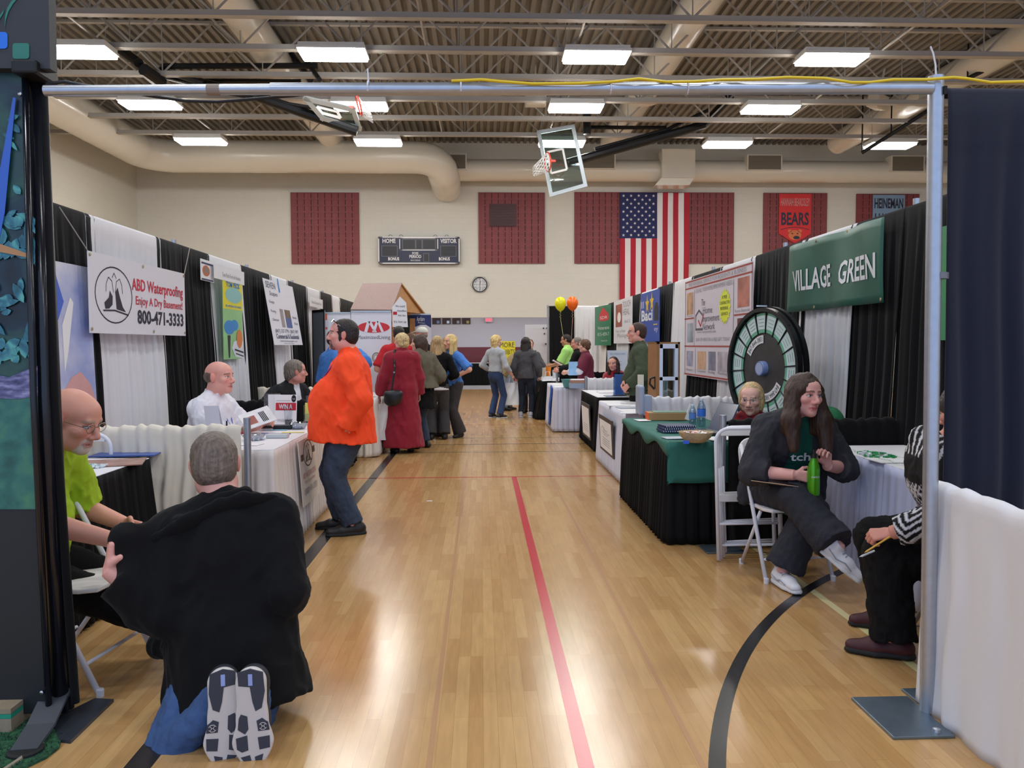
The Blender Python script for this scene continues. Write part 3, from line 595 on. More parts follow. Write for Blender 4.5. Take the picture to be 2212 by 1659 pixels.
tag(MB().tube([at(x, y, Y=yr_ - .045 + .02 * math.sin(x)) for x, y in pts], .0055, 6).build('extension_cord', YC, smooth=True), 'yellow extension cord lying along the entrance crossbar', 'cord')
pts = [(100, 182), (140, 176), (180, 184), (260, 196), (330, 208), (400, 218), (470, 220), (560, 213), (640, 206), (700, 197)]
tag(MB().tube([at(x, y, Y=yr_ + .03) for x, y in pts], .006, 6).build('black_cable', mat('cable_black', (26, 28, 36), .5), smooth=True), 'black cable sagging below the entrance crossbar', 'cord')
pts = [(2022, 165), (2021, 140), (2016, 115), (2010, 100)]
tag(MB().tube([at(x, y, Y=yr_ - .02) for x, y in pts], .0035, 5).build('cable_tie', mat('tie_white')), 'long white cable tie sticking up from the entrance pole', 'cable tie')
drape('drape_panel', (1.885, 3.26), (3.4, 3.26), (0, -1), at(2100, 182, Y=3.2).z, .03, DNVY, 'tall navy see-through drape next to the entrance pole', flare=.02, amp=.018, lam=.16)
drape('divider_drape', (1.83, 3.16), (1.74, .9), (-1, 0), .905, .0, DWHT, 'low white divider drape running forward from the entrance pole', 'low divider drapes between the booths', flare=.03, amp=.012, lam=.2, ruffle=.012)
# ------------------------------------------------------------------ tall garden display at the left of the entrance
YD = 3.12
GP = mat('garden_print', (30, 60, 70), .35); ntg = GP.node_tree; bg = ntg.nodes['Principled BSDF']
def ramp_noise(m, scale, stops, stretch=(1, 1, 1), detail=6, dist=0.0):
    nt = m.node_tree; b = nt.nodes['Principled BSDF']; N = nt.nodes.new; tc = N('ShaderNodeTexCoord'); mp = N('ShaderNodeMapping'); mp.inputs['Scale'].default_value = stretch; n = N('ShaderNodeTexNoise'); n.inputs['Scale'].default_value = scale; n.inputs['Detail'].default_value = detail; n.inputs['Distortion'].default_value = dist
    r = N('ShaderNodeValToRGB'); nt.links.new(tc.outputs['Object'], mp.inputs[0]); nt.links.new(mp.outputs[0], n.inputs['Vector']); nt.links.new(n.outputs['Fac'], r.inputs[0]); nt.links.new(r.outputs[0], b.inputs['Base Color'])
    el_ = r.color_ramp.elements
    for i, (p, c) in enumerate(stops):
        e = el_[i] if i < 2 else el_.new(p)
        e.position = p; e.color = srgb(*c)
    return m
ramp_noise(GP, 5, [(.35, (10, 24, 30)), (.65, (40, 80, 70)), (.5, (20, 44, 60))], dist=1)
LEAF = ramp_noise(mat('leaf_print', (70, 130, 140), .35), 9, [(.3, (30, 80, 90)), (.7, (90, 170, 160)), (.5, (46, 110, 130))], dist=2)
LAWN = ramp_noise(mat('lawn_print', (50, 110, 90), .35), 14, [(.3, (30, 84, 74)), (.7, (70, 130, 96)), (.5, (48, 110, 100))])
MULCH = ramp_noise(mat('mulch_print', (110, 110, 150), .35), 24, [(.3, (50, 50, 90)), (.7, (150, 150, 190)), (.5, (96, 96, 140))], stretch=(1, 1, 3))
ga = at(-90, 152, Y=YD); gb = at(62, 152, Y=YD); gc = at(92, 1100, Y=YD); gd = at(108, 1535, Y=YD)
disp = thing('display_stand', 'tall black framed garden photo display with dark header, left of entrance', 'display stand', (-1.85, YD, 0))
lean_u = (gb - gd).normalized(); zz = gb.z
def DP(px, py, d=0.0): return at(px, py, Y=YD - d)
def dpoly(name, m, P, d=.0, par=disp, th=.004):
    vs = [DP(x, y, d) for x, y in P]; n = len(vs); mb = MB(); ar = sum(P[i][0] * P[(i + 1) % n][1] - P[(i + 1) % n][0] * P[i][1] for i in range(n))
    if ar > 0: vs = vs[::-1]
    ex = Vector((0, th, 0)); mb.add(vs + [v + ex for v in vs], [tuple(range(n)), tuple(range(2 * n - 1, n - 1, -1))] + [((i + 1) % n, i, n + i, n + (i + 1) % n) for i in range(n)])
    return mb.build(name, m, par, world=True)
photo = dpoly('garden_photo', GP, [(-120, 150), (58, 150), (88, 1100), (-120, 1100)])
dpoly('lawn', LAWN, [(-120, 850), (40, 858), (80, 850), (88, 1100), (-120, 1100)], .004, photo, .003)
dpoly('mulch', MULCH, [(-120, 790), (20, 815), (55, 800), (80, 790), (81, 855), (40, 862), (-120, 855)], .007, photo, .003)
rl = random.Random(5); lb = MB()
for k in range(70):
    cx_, cy_ = rl.uniform(-60, 74), rl.choice([rl.uniform(470, 560), rl.uniform(610, 780), rl.uniform(160, 480)]); rx, ry, a0_ = rl.uniform(8, 24), rl.uniform(6, 14), rl.uniform(0, 3); P = []
    if cy_ < 470: rx *= .6; ry *= .6
    for i in range(8):
        a = i * PI / 4; ex_, ey_ = rx * math.cos(a) * (1 if i % 4 else 1.3), ry * math.sin(a); P.append((min(76, cx_ + ex_ * math.cos(a0_) - ey_ * math.sin(a0_)), cy_ + ex_ * math.sin(a0_) + ey_ * math.cos(a0_)))
    vs = [DP(x, y, .006 + k * .00008) for x, y in P]; lb.add(vs[::-1] if sum(P[i][0] * P[(i + 1) % 8][1] - P[(i + 1) % 8][0] * P[i][1] for i in range(8)) > 0 else vs, [tuple(range(8))])
lb.add([DP(-120, 1090, -.003), DP(50, 1090, -.003), DP(50, 160, -.003), DP(-120, 160, -.003)], [(0, 1, 2, 3)]); lb.build('leaf_print', LEAF, photo, world=True)
dpoly('water_jet', mat('jet_print', (50, 96, 190), .35), [(-10, 420), (28, 210), (34, 212), (10, 460), (-10, 560)], .013, photo, .001)
dpoly('wooden_edge', mat('wood_print', (176, 130, 84), .4), [(-120, 490), (10, 530), (60, 548), (58, 556), (-120, 520)], .014, photo, .001)
dpoly('lower_panel', mat('display_black', (24, 30, 34), .5), [(-120, 1097), (86, 1097), (108, 1540), (-120, 1550)], 0)
hd = dpoly('header_box', mat('header_black', (42, 44, 50), .55), [(-160, -60), (104, -60), (108, 148), (-160, 146)], .05, disp, .05)
def rsq(cx_, cy_, w, h, r, sk=0):
    P = []
    for sx, sy, s0 in ((1, 1, 0), (-1, 1, 90), (-1, -1, 180), (1, -1, 270)):
        for k in range(5): a = math.radians(s0 + 22.5 * k); P.append((cx_ + sx * (w / 2 - r) + r * math.cos(a) + sk * (cy_ - (cy_ + sy * h / 2)) / h, cy_ + sy * (h / 2 - r) + r * math.sin(a)))
    return P
dpoly('blue_square', mat('logo_blue', (20, 110, 220), .5), rsq(0, 87, 32, 36, 7), .053, hd, .002); dpoly('green_square', mat('logo_green', (34, 116, 100), .5), rsq(45, 110, 36, 34, 6), .053, hd, .002)
dpoly('green_swoosh', mat('logo_green'), [(10, 62), (12, 45), (18, 25), (28, 8), (40, -6), (36, -8), (24, 3), (16, 16), (11, 34)], .053, hd, .002); dpoly('green_swoosh', mat('logo_green'), [(-6, 50), (6, 30), (9, 20), (2, 30), (-10, 46)], .053, hd, .002)
PB = mat('glossy_black', (20, 22, 30), .18)
for xt, xb, r, nm, d in ((74, 132, .030, 'post', -.05), (54, 106, .012, 'edge_rail', .012)): MB().tube([DP(xt, 158, d), DP((xt + xb) / 2 - 8, 850, d), DP(xb, 1536, d)], r, 14).build(nm, PB, disp, smooth=True, world=True)
MB().tube([DP(84, 160, -.09), DP(144, 1530, -.09)], .028, 14).build('post', mat('dull_black', (26, 27, 32), .5), disp, smooth=True, world=True)
tl = MB(); tl.tube([DP(92, 170, -.06), DP(118, 870, -.06), DP(163, 1518, -.06)], .016, 12); tl.build('upright_wrap', DBLK, disp, smooth=True, world=True)
MB().box(DP(76, 158, .0), (.09, .16, .05)).build('top_clamp', BLK, disp, bevel=.008, world=True)
for (x, y) in ((44, 203), (91, 1495)): MB().lathe([(.008, 0), (.007, .006), (.002, .008)], DP(x, y, .006), 12, Matrix.Rotation(PI / 2, 3, 'X')).build('screw', mat('chrome', (210, 210, 214), .15, 1), disp, world=True)
f0_, f1_ = fl(118, 1556), fl(52, 1632); d_ = (f1_ - f0_).normalized(); sd = Vector((-d_.y, d_.x, 0))
fm_ = MB(); ft_pts = [(f0_ + Vector((.0, .06, .10)), .05), (f0_ + Vector((0, 0, .085)), .05), (f0_ * .55 + f1_ * .45 + Vector((0, 0, .035)), .05), (f1_ + Vector((0, 0, .012)), .045)]
for i, (p, w) in enumerate(ft_pts): fm_.v += [tuple(p - sd * w), tuple(p + sd * w)]
for i in range(3): fm_.f.append((2 * i, 2 * i + 1, 2 * i + 3, 2 * i + 2)); fm_.mi.append(0)
o = fm_.build('foot', mat('foot_grey', (72, 76, 82), .45), disp, world=True); o.modifiers.new('s', 'SOLIDIFY').thickness = .012
MB().lathe([(.0, .0), (.06, .0), (.06, .014), (.05, .018), (.0, .018)], f1_ + Vector((.0, .01, .004)), 20).build('foot_pad', mat('rubber_black', (24, 24, 26), .7), disp, world=True)
P = [fl(128, 1604), fl(152, 1607), fl(246, 1516), fl(205, 1514), fl(112, 1560)]
tag(MB().prism([(v.x, v.y) for v in P], (0, 0, .012), (0, 0, 0), (1, 0, 0), (0, 1, 0)).build('base_plate', mat('dark_plate', (70, 76, 86), .4, .6)), 'dark steel base plate on the floor beside the display foot', 'base plate')
TURF = ramp_noise(mat('turf', (34, 84, 52), .9, bump=.6, bscale=300), 60, [(.3, (18, 56, 34)), (.7, (50, 110, 70)), (.5, (30, 80, 52))])
tf = MB(); P = [fl(-260, 1545), fl(60, 1545), fl(135, 1590), fl(128, 1618), fl(100, 1640), fl(60, 1659), fl(20, 1672), fl(-260, 1690)]
tg = tag(tf.prism([(v.x, v.y) for v in P], (0, 0, .009), (0, 0, .001), (1, 0, 0), (0, 1, 0)).build('turf_mat', TURF), 'ragged green artificial turf mat under the display', 'turf mat')
fz = MB(); rg = random.Random(9)
for i in range(2600):
    x_ = rg.uniform(-2.6, -1.42); y_ = rg.uniform(2.7, 3.3)
    q_ = [(v.x, v.y) for v in P]; ins = False
    for a_, b_ in zip(q_, q_[1:] + q_[:1]):
        if (a_[1] > y_) != (b_[1] > y_) and x_ < a_[0] + (y_ - a_[1]) / (b_[1] - a_[1]) * (b_[0] - a_[0]) : ins = not ins
    if not ins: continue
    q = Vector((x_, y_, .009)); e = Vector((rg.uniform(-.012, .012), rg.uniform(-.012, .012), rg.uniform(.008, .018))); k = Vector((.002, .001, 0)); fz.add([q - k, q + k, q + e], [(0, 1, 2)])
o = fz.build('grass_blade', TURF, tg, world=True); o['kind'] = 'stuff'
tag(MB().tube([fl(92, 1612) + Vector((0, 0, .013)), fl(40, 1650) + Vector((0, 0, .013)), fl(-20, 1690) + Vector((0, 0, .013))], .008, 6).build('tape_strip', mat('tan_cord', (150, 140, 120), .7)), 'tan seam strip running across the green turf', 'strip')
bq = at(-40, 1600, Y=2.95); bx_ = fl(30, 1592)
bb = thing('sample_box', 'wooden sample block with a teal stripe at the bottom left corner', 'box', (bx_.x - .2, bx_.y + .12, 0)); WOODB = mat('raw_wood', (150, 134, 112), .6, noise=.12, nscale=18)
for z, h, m in ((.035, .05, WOODB), (.07, .018, mat('teal_strip', (40, 150, 120), .5)), (.088, .02, WOODB)): MB().box((0, 0, z), (.36, .2, h)).build('wood_layer' if m is WOODB else 'teal_layer', m, bb)
# ------------------------------------------------------------------ skirted tables
TTOP = mat('table_white', (232, 232, 236), .5); SKW = mat('white_skirt', (212, 214, 230), .6, sheen=.2); SKB = mat('black_skirt', (15, 15, 17), .85, spec=.2); SKI = mat('ivory_skirt', (222, 214, 208), .55, sheen=.2); SKBL = mat('light_tinted_skirt', (190, 196, 226), .5, sheen=.2)  # white and bluish skirts: lavender tint puts the bluish light into the cloth colour
def table(x0, x1, y0, y1, top, skirt, label, zt=.745, flare=.035, lam=.085, amp=.011, drop=.012, seed=1, mat_top=None):
    t = thing('skirted_table', label, 'table', ((x0 + x1) / 2, (y0 + y1) / 2, 0), group='skirted tables'); hx, hy = (x1 - x0) / 2, (y1 - y0) / 2
    MB().box((0, 0, zt - .0125), (2 * hx - .02, 2 * hy - .02, .025)).build('tabletop', TTOP, t)
    m = MB(); m.box((0, 0, zt + .002), (2 * hx + .012, 2 * hy + .012, .006)); m.build('table_cover', top, t, bevel=.002)
    per = [(-hx, -hy), (hx, -hy), (hx, hy), (-hx, hy)]; Ls = [2 * hx, 2 * hy, 2 * hx, 2 * hy]; Lt = sum(Ls); rr = random.Random(seed); ph = [rr.uniform(0, 6) for _ in range(4)]
    def f(i, j):
        s = i * Lt; a = 0; ss = s % Lt
        while ss > Ls[a] + 1e-9 and a < 3: ss -= Ls[a]; a += 1
        p, q = Vector(per[a]), Vector(per[(a + 1) % 4]); d = (q - p).normalized(); n = Vector((d.y, -d.x)); e = min(ss, Ls[a] - ss)
        nn = n.copy()
        if e < .05:
            o_ = Vector((per[a] if ss < Ls[a] / 2 else per[(a + 1) % 4])); nn = (n * e / .05 + Vector((o_.x / hx, o_.y / hy)).normalized() * (1 - e / .05)).normalized()
        k = 2 * PI / lam; wv = math.sin(k * s + ph[0] + .8 * math.sin(k * .27 * s + ph[1])) + .4 * math.sin(k * 1.9 * s + ph[2])
        b = Vector((p.x, p.y)) + d * ss + nn * (.008 + flare * j ** 1.2 + amp * wv * min(1, .25 + 1.6 * j))
        return (b.x, b.y, zt + .001 - j * (zt - drop))
    mb = MB(); mb.grid(f, int(Lt / lam * 8), 12); sk = mb.build('skirt', skirt, t, smooth=True); sk.modifiers.new('s', 'SOLIDIFY').thickness = .003
    return t
table(-2.14, -1.43, 5.55, 7.44, TTOP, SKI, 'ivory skirted table in front of the man with the magazine')
table(-2.3, -1.62, 8.55, 10.15, TTOP, SKB, 'black skirted table of the man in the dark suit')
table(-2.2, -1.40, 10.55, 12.3, TTOP, SKI, 'ivory skirted table next to the long red coat')
table(-2.86, -2.12, 3.95, 5.17, TTOP, SKB, 'black skirted table behind the man in the lime shirt', flare=.07)
gt = table(1.36, 2.1, 5.78, 7.62, TTOP, SKB, 'black skirted table under the green cloth', flare=.03)
ht = table(1.5, 2.25, 8.25, 10.15, TTOP, SKW, 'white skirted table with a black framed notice on its front')
bt = table(1.57, 2.3, 10.82, 12.5, TTOP, SKB, 'black skirted table with a framed paper on its front', flare=.03)
wt = table(1.24, 2.1, 13.4, 15.0, TTOP, SKW, 'white skirted table with a blue ribbon hanging down')
table(1.2, 2.0, 15.75, 17.5, TTOP, SKB, 'black skirted table where the man in pale green stands', flare=.16)
table(2.39, 3.0, 3.75, 5.5, TTOP, SKBL, 'bluish white skirted table beside the seated woman', flare=.03)
rb = at(1010, 788, Y=29.7); table(-1.6, .25, 29.2, 29.95, TTOP, SKB, 'black covered table at the far wall under the maroon band', zt=.80)
GC = mat('green_cloth', (36, 104, 92), .75, bump=.15, bscale=300)
def gcl(i, j):
    # cloth lying over the green table: u across x (hangs a little at the aisle), v along y (hangs down in front)
    x = 1.335 + max(0, i - .1) / .9 * .775; v = j * 2.15
    if v < .3: y = 5.752 - .006; z = .758 - (.3 - v)
    else: y = 5.746 + (v - .3); z = .758
    if i < .1: z -= (.1 - i) / .1 * (.07 + .03 * math.sin(y * 9))
    return (x, y - (.02 if v < .3 else 0), z + .002 * math.sin(x * 20 + y * 13))
mb = MB(); mb.grid(gcl, 24, 44); o = mb.build('tablecloth', GC, smooth=True); o.modifiers.new('s', 'SOLIDIFY').thickness = .003
tag(o, 'dark green cloth spread over the table with notebooks and bowl', 'tablecloth')
# framed notices on the table fronts, ribbon, banner on the ivory table
INK = mat('ink', (40, 40, 48), .7); PAPER = mat('paper', (234, 234, 236), .6); RED = mat('print_red', (186, 32, 50), .6); GREYP = mat('print_grey', (150, 150, 156), .7)
def notice(X, Y0, Y1, z0, z1, label, house=True):
    s = Sheet((X, Y1, z1), (0, -1, 0), (-.05, 0, 1), Y1 - Y0, z1 - z0); t = thing('framed_notice', label, 'notice', (X, (Y0 + Y1) / 2, z0)); s.slab('frame', mat('frame_dark', (58, 54, 54), .5), t, .012)
    s.part('paper', PAPER, t, lambda m: s.rect(m, .07, .11, .93, .93, .003))
    def tx(m):
        if house: s.line(m, [(.2, .48), (.2, .36), (.3, .28), (.45, .36)], .006, .005); s.text(m, 'The', .4, .33, .03, .1, .005); s.text(m, 'Home', .5, .39, .04, .25, .005); s.text(m, 'Improvement', .55, .45, .04, .5, .005); s.text(m, 'Network', .52, .51, .04, .3, .005)
        for b in (.6, .66, .72, .78): s.line(m, [(.25, b), (.8, b)], .006, .005)
    s.part('lettering', GREYP, t, tx)
notice(1.425, 8.75, 9.75, .2, .62, 'black framed notice hung on the white skirted table front'); notice(1.49, 11.1, 12.0, .12, .62, 'framed paper hung on the black skirted table front', False)
RB = mat('ribbon_blue', (28, 90, 190), .5)
mb = MB(); mb.grid(lambda i, j: (1.205 - .045 * j + .005 * math.sin(j * 9), 13.75 + i * .32, .755 - j * .68), 6, 14); o = mb.build('ribbon', RB, smooth=True); o.modifiers.new('s', 'SOLIDIFY').thickness = .004; tag(o, 'broad blue ribbon hanging over the white table edge', 'ribbon')
s = Sheet((-1.385, 6.10, .735), (0, 1, 0), (-.07, 0, 1), .60, .50); t = thing('table_banner', 'small white fabric banner hung on the ivory table front', 'banner', (-1.41, 6.9, .2)); s.slab('cloth', mat('banner_cream', (226, 218, 210), .5), t, .006)
def logo(s, m, a, b, ra, rb):
    s.ring(m, a, b, ra, rb, .010); 
    s.poly(m, [(a - .5 * ra, b + .52 * rb), (a - .55 * ra, b + .3 * rb), (a - .3 * ra, b + .1 * rb), (a - .25 * ra, b - .15 * rb), (a - .1 * ra, b + .05 * rb), (a - .12 * ra, b + .35 * rb), (a - .3 * ra, b + .5 * rb)])
    s.poly(m, [(a + .1 * ra, b + .5 * rb), (a + .05 * ra, b - .1 * rb), (a + .18 * ra, b - .3 * rb), (a + .3 * ra, b + .05 * rb), (a + .45 * ra, b + .4 * rb), (a + .62 * ra, b + .58 * rb)])
    s.line(m, [(a - .6 * ra, b + .58 * rb), (a, b + .55 * rb), (a + .75 * ra, b + .68 * rb)], .012)
    for k in (-1, 1): s.line(m, [(a + k * .05 * ra, b - .1 * rb), (a + k * .12 * ra, b - .5 * rb), (a + k * .3 * ra, b - .62 * rb), (a + k * .42 * ra, b - .4 * rb), (a + k * .45 * ra, b - .1 * rb)], .006)
    s.line(m, [(a - .1 * ra, b - .62 * rb), (a, b - .8 * rb), (a + .12 * ra, b - .62 * rb)], .006)
s.part('logo', mat('logo_brown', (90, 76, 66), .6), t, lambda m: (logo(s, m, .5, .24, .26, .2), s.rect(m, .08, .22, .22, .32), s.rect(m, .78, .18, .92, .28)))
s.part('lettering', mat('print_pale_red', (200, 140, 136), .6), t, lambda m: (s.text(m, 'ABD WATERPROOFING', .5, .6, .09, .8), s.text(m, 'Enjoy a dry basement', .5, .68, .05, .6)))
s.part('phone_number', GREYP, t, lambda m: s.text(m, '1(800) 471-3333', .5, .85, .1, .75))
# ------------------------------------------------------------------ banners and posters
VINYL = mat('vinyl_white', (226, 226, 234), .4)
def side_sheet(X, pxl, pxr, pyt, pyb, left=True):
    """sheet on the plane x = X between two picture columns; heights read at its left column"""
    a, b = at(pxl, pyt, X=X), at(pxl, pyb, X=X); c = at(pxr, pyt, X=X)
    return Sheet(a, (0, 1, 0) if left else (0, -1, 0), (0, 0, 1), abs(c.y - a.y), a.z - b.z)
def grommet(s, t, pts):
    for a, b in pts:
        q = s.p(a, b, .003); mb = MB(); mb.lathe([(.006, -.003), (.013, .0), (.013, .003), (.006, .004)], q, 12, basis(s.u, s.w)); mb.build('grommet', mat('brass', (190, 180, 150), .3, .8), t, world=True)
# white fountain banner
s = side_sheet(-2.72, 189, 397, 541, 719); t = thing('banner', 'white vinyl banner with red and black lettering and an oval fountain logo', 'banner', s.p(.5, 1)); s.slab('sheet', VINYL, t)
s.part('logo', mat('logo_navy', (32, 32, 50), .6), t, lambda m: logo(s, m, .215, .5, .165, .36))
s.part('lettering', mat('letter_red', (200, 40, 64), .6), t, lambda m: (s.text(m, 'ABD Waterproofing', .675, .39, .165, .59, bold=.02), s.text(m, 'Enjoy A Dry Basement!', .69, .585, .12, .545, bold=.015)))
s.part('phone_number', mat('logo_navy'), t, lambda m: s.text(m, '800-471-3333', .70, .845, .19, .54, bold=.03))
grommet(s, t, [(.015, .04), (.5, .04), (.985, .04), (.015, .95), (.6, .95), (.985, .95)])
for a, q in ((0, at(128, 447, X=-2.86)), (1, at(410, 535, X=-2.86))): MB().tube([s.p(a, 0), q], .004, 5).build('cord', mat('twine', (150, 140, 130), .8), t, world=True)
# sky poster
SKYP = ramp_noise(mat('sky_print', (170, 180, 220), .4), 2.2, [(.35, (150, 164, 214)), (.6, (214, 216, 230)), (.48, (188, 194, 224))])
s = side_sheet(-2.79, 60, 192, 566, 1095); s = Sheet(at(192, 578, X=-2.79) - Vector((0, 1.05, -.0)), (0, 1, 0), (-.03, 0, 1), 1.05, 1.75); t = thing('poster', 'tall poster of pale sky with a white tower and pink dune', 'poster', s.p(.5, 1)); s.slab('sheet', SKYP, t)
s.part('tower_print', PAPER, t, lambda m: s.poly(m, [(.60, .24), (.72, .13), (.76, .15), (.66, .34), (.60, .42)])); s.part('deep_sky_print', mat('deep_sky', (60, 100, 200), .4), t, lambda m: s.poly(m, [(.45, .06), (.56, .05), (.64, .15), (.56, .22), (.45, .26)], .001))
s.part('dune_print', mat('dune_pink', (214, 160, 158), .5, noise=.08, nscale=4), t, lambda m: s.poly(m, [(.3, .62), (.45, .52), (.55, .5), (.68, .44), (.8, .42), (.92, .47), (1, .55), (1, 1), (.3, 1)]))
# certificate poster
s = side_sheet(-2.80, 433, 461, 558, 604); t = thing('poster', 'small white certificate poster with orange wheel emblem on black drape', 'poster', s.p(.5, 1)); s.slab('sheet', PAPER, t)
s.part('band_print', mat('band_navy', (50, 56, 96), .5), t, lambda m: (s.rect(m, .05, .13, .95, .22), s.rect(m, .05, .9, .95, .98))); s.part('emblem', mat('emblem_orange', (196, 110, 70), .5), t, lambda m: s.ell(m, .4, .52, .28, .26)); s.part('emblem_centre', mat('emblem_grey', (130, 130, 120), .5), t, lambda m: s.ell(m, .4, .5, .14, .15, .003))
# car dealer poster
s = side_sheet(-2.765, 462, 527, 568, 600); t = thing('name_sign', 'white paper name sign above the yellow and green poster', 'sign', s.p(.5, 1)); s.slab('sheet', PAPER, t); s.part('lettering', GREYP, t, lambda m: s.text(m, 'Tom Peck Ford of Huntley', .55, .75, .3, .62))
s = side_sheet(-2.77, 480, 522, 600, 777); t = thing('poster', 'long yellow and green car dealer poster on the white drape', 'poster', s.p(.5, 1)); s.slab('sheet', mat('poster_green', (150, 206, 140), .4, noise=.15, nscale=3), t)
s.part('yellow_panel', mat('poster_yellow', (232, 220, 40), .4), t, lambda m: s.rect(m, 0, 0, 1, .37)); s.part('oval_print', mat('oval_teal', (140, 200, 196), .4), t, lambda m: s.ell(m, .55, .19, .42, .1, .003)); s.part('lettering', mat('letter_blue', (50, 130, 200), .5), t, lambda m: (s.text(m, 'TOM PECK', .52, .09, .06, .7, .004, bold=.04), s.text(m, 'SUPERSTORE', .52, .345, .025, .8, .004, bold=.02)))
s.part('balloon_print', mat('balloon_blue', (40, 140, 210), .4), t, lambda m: (s.ell(m, .3, .6, .26, .09, .002), s.ell(m, .55, .57, .2, .07, .003))); s.part('car_print', mat('car_white', (224, 230, 236), .3), t, lambda m: s.poly(m, [(.4, .86), (.5, .78), (.8, .75), (1, .78), (1, 1), (.55, .97)], .003)); s.part('figure_print', mat('figure_black', (40, 44, 50), .6), t, lambda m: (s.poly(m, [(.2, .7), (.34, .7), (.3, .98), (.24, .98)], .003), s.line(m, [(.55, .88), (1, .92)], .02, .004), s.line(m, [(.6, .93), (1, .97)], .014, .004)))
s.part('rocket_print', mat('rocket_orange', (226, 130, 60), .4), t, lambda m: s.ell(m, .8, .74, .15, .12, .005))
# landscaping banner
a, b = at(567, 600, X=-2.76), at(581, 747, X=-2.62); c = at(640, 622, X=-2.72)
s = Sheet(a + Vector((0, 0, 0)), (0, 1, 0), (-.16, 0, 1), 1.62, .86); t = thing('banner', 'white landscaping banner with two small photos, hung askew', 'banner', s.p(.5, 1)); s.slab('sheet', VINYL, t)
s.part('photo_print', mat('photo_brown', (110, 90, 70), .5, noise=.4, nscale=12), t, lambda m: s.rect(m, .52, .43, .72, .72)); s.part('photo_print', mat('photo_blue', (76, 96, 150), .5, noise=.2, nscale=8), t, lambda m: s.rect(m, .52, .56, .72, .72, .003)); s.part('photo_print', mat('photo_grey', (150, 140, 140), .5, noise=.3, nscale=14), t, lambda m: s.rect(m, .36, .43, .47, .72))
s.part('lettering', mat('letter_slate', (60, 70, 100), .6), t, lambda m: (s.text(m, 'Commercial & Residential', .5, .9, .075, .78, bold=.02), s.text(m, '(847) 337-7791 (847) 997', .5, .81, .06, .8), s.text(m, 'SEVEN', .2, .13, .1, .3), s.text(m, 'Scapes', .25, .24, .07, .25, shear=.2), s.text(m, 'seven-landscapingetc.com', .5, .95, .03, .6), s.text(m, 'Prairie Grove, Illinois', .5, .985, .02, .35), s.text(m, 'Design', .15, .36, .04, .16), s.text(m, 'Mowing', .15, .5, .04, .16), s.text(m, 'Cleanups', .18, .63, .04, .2), s.text(m, 'Brick', .86, .56, .04, .14), s.text(m, 'Mulch', .88, .66, .04, .14)))
MB().add([s.p(.45, -.06, .004), s.p(.45, .16, .004), s.p(.49, .16, .004), s.p(.49, -.06, .004)], [(0, 1, 2, 3)]).build('tape_strip', mat('blue_tape', (50, 140, 210), .5), t, world=True)
s = side_sheet(-2.79, 669, 697, 640, 661); t = thing('name_sign', 'small white name sign high on the far white drape', 'sign', s.p(.5, 1)); s.slab('sheet', PAPER, t); s.part('lettering', GREYP, t, lambda m: s.text(m, 'Prince Chiropractic Care', .5, .65, .3, .75))
# green lettered banner
s = side_sheet(2.94, 1705, 1911, 534, 675, False); t = thing('banner', 'dark green banner with white capital lettering, hung slightly wavy', 'banner', s.p(.5, 1)); GRN = mat('banner_green', (30, 92, 78), .45)
mb = MB(); wav = lambda a, b: s.p(a, b, .02 * math.sin(a * 8 + b * 2) + .012 * math.sin(a * 17 - b * 3)); mb.grid(lambda i, j: wav(i, 1 - j), 40, 10); o = mb.build('sheet', GRN, t, smooth=True, world=True); o.modifiers.new('s', 'SOLIDIFY').thickness = .002
for txt, a, w in (('VILLAGE', .29, .40), ('GREEN', .775, .36)):
    s.part('lettering', mat('letter_white', (222, 226, 232), .5), t, lambda m: text_into(m, txt, (0, 0, 0), (1, 0, 0), (0, 1, 0), .30 * s.H, w * s.W, bold=.02, warp=lambda x, y, a=a: wav(a + x / s.W, .69 - y / s.H) + s.n * .006))
grommet(s, t, [(.02, .04), (.33, .03), (.67, .03), (.98, .04), (.02, .96), (.33, .96), (.67, .97), (.98, .96)])
# home services banner
s = side_sheet(2.93, 1480, 1627, 609, 810, False); t = thing('banner', 'large white home services banner with photos, red lines and a yellow starburst', 'banner', s.p(.5, 1)); s.slab('sheet', mat('banner_lilac', (214, 206, 216), .45), t)
BR = mat('line_brown', (160, 66, 56), .6)
s.part('line_pattern', BR, t, lambda m: [s.line(m, L_, .02) for L_ in ([(.01, .015), (.99, .015)], [(.01, .085), (.99, .085)], [(.78, .42), (.99, .42)], [(.0, .4), (.17, .4)], [(0, .69), (1, .69)], [(0, .985), (1, .985)], [(.01, .015), (.01, .985)], [(.99, .015), (.99, .985)])])
s.part('line_pattern', INK, t, lambda m: [s.line(m, L_, .012) for L_ in ([(.18, .11), (.18, .69)], [(.77, .11), (.77, .69)], [(.2, .71), (.2, .97)], [(.72, .71), (.72, .97)])])
for i, (a0, b0, a1, b1, c_, ns) in enumerate(((.04, .13, .16, .36, (190, 150, 120), 5), (.05, .45, .16, .65, (150, 160, 170), 5), (.82, .11, .96, .36, (176, 110, 96), 5), (.82, .45, .97, .66, (90, 50, 46), 6), (.04, .74, .16, .9, (150, 150, 170), 7), (.24, .74, .38, .92, (200, 160, 130), 5), (.42, .74, .53, .92, (120, 120, 140), 7), (.56, .74, .70, .92, (180, 170, 180), 5), (.78, .74, .95, .92, (150, 120, 110), 5))): s.part('photo_print', mat(f'photo_tone_{i}', c_, .5, noise=.45, nscale=ns), t, lambda m: s.rect(m, a0, b0, a1, b1))
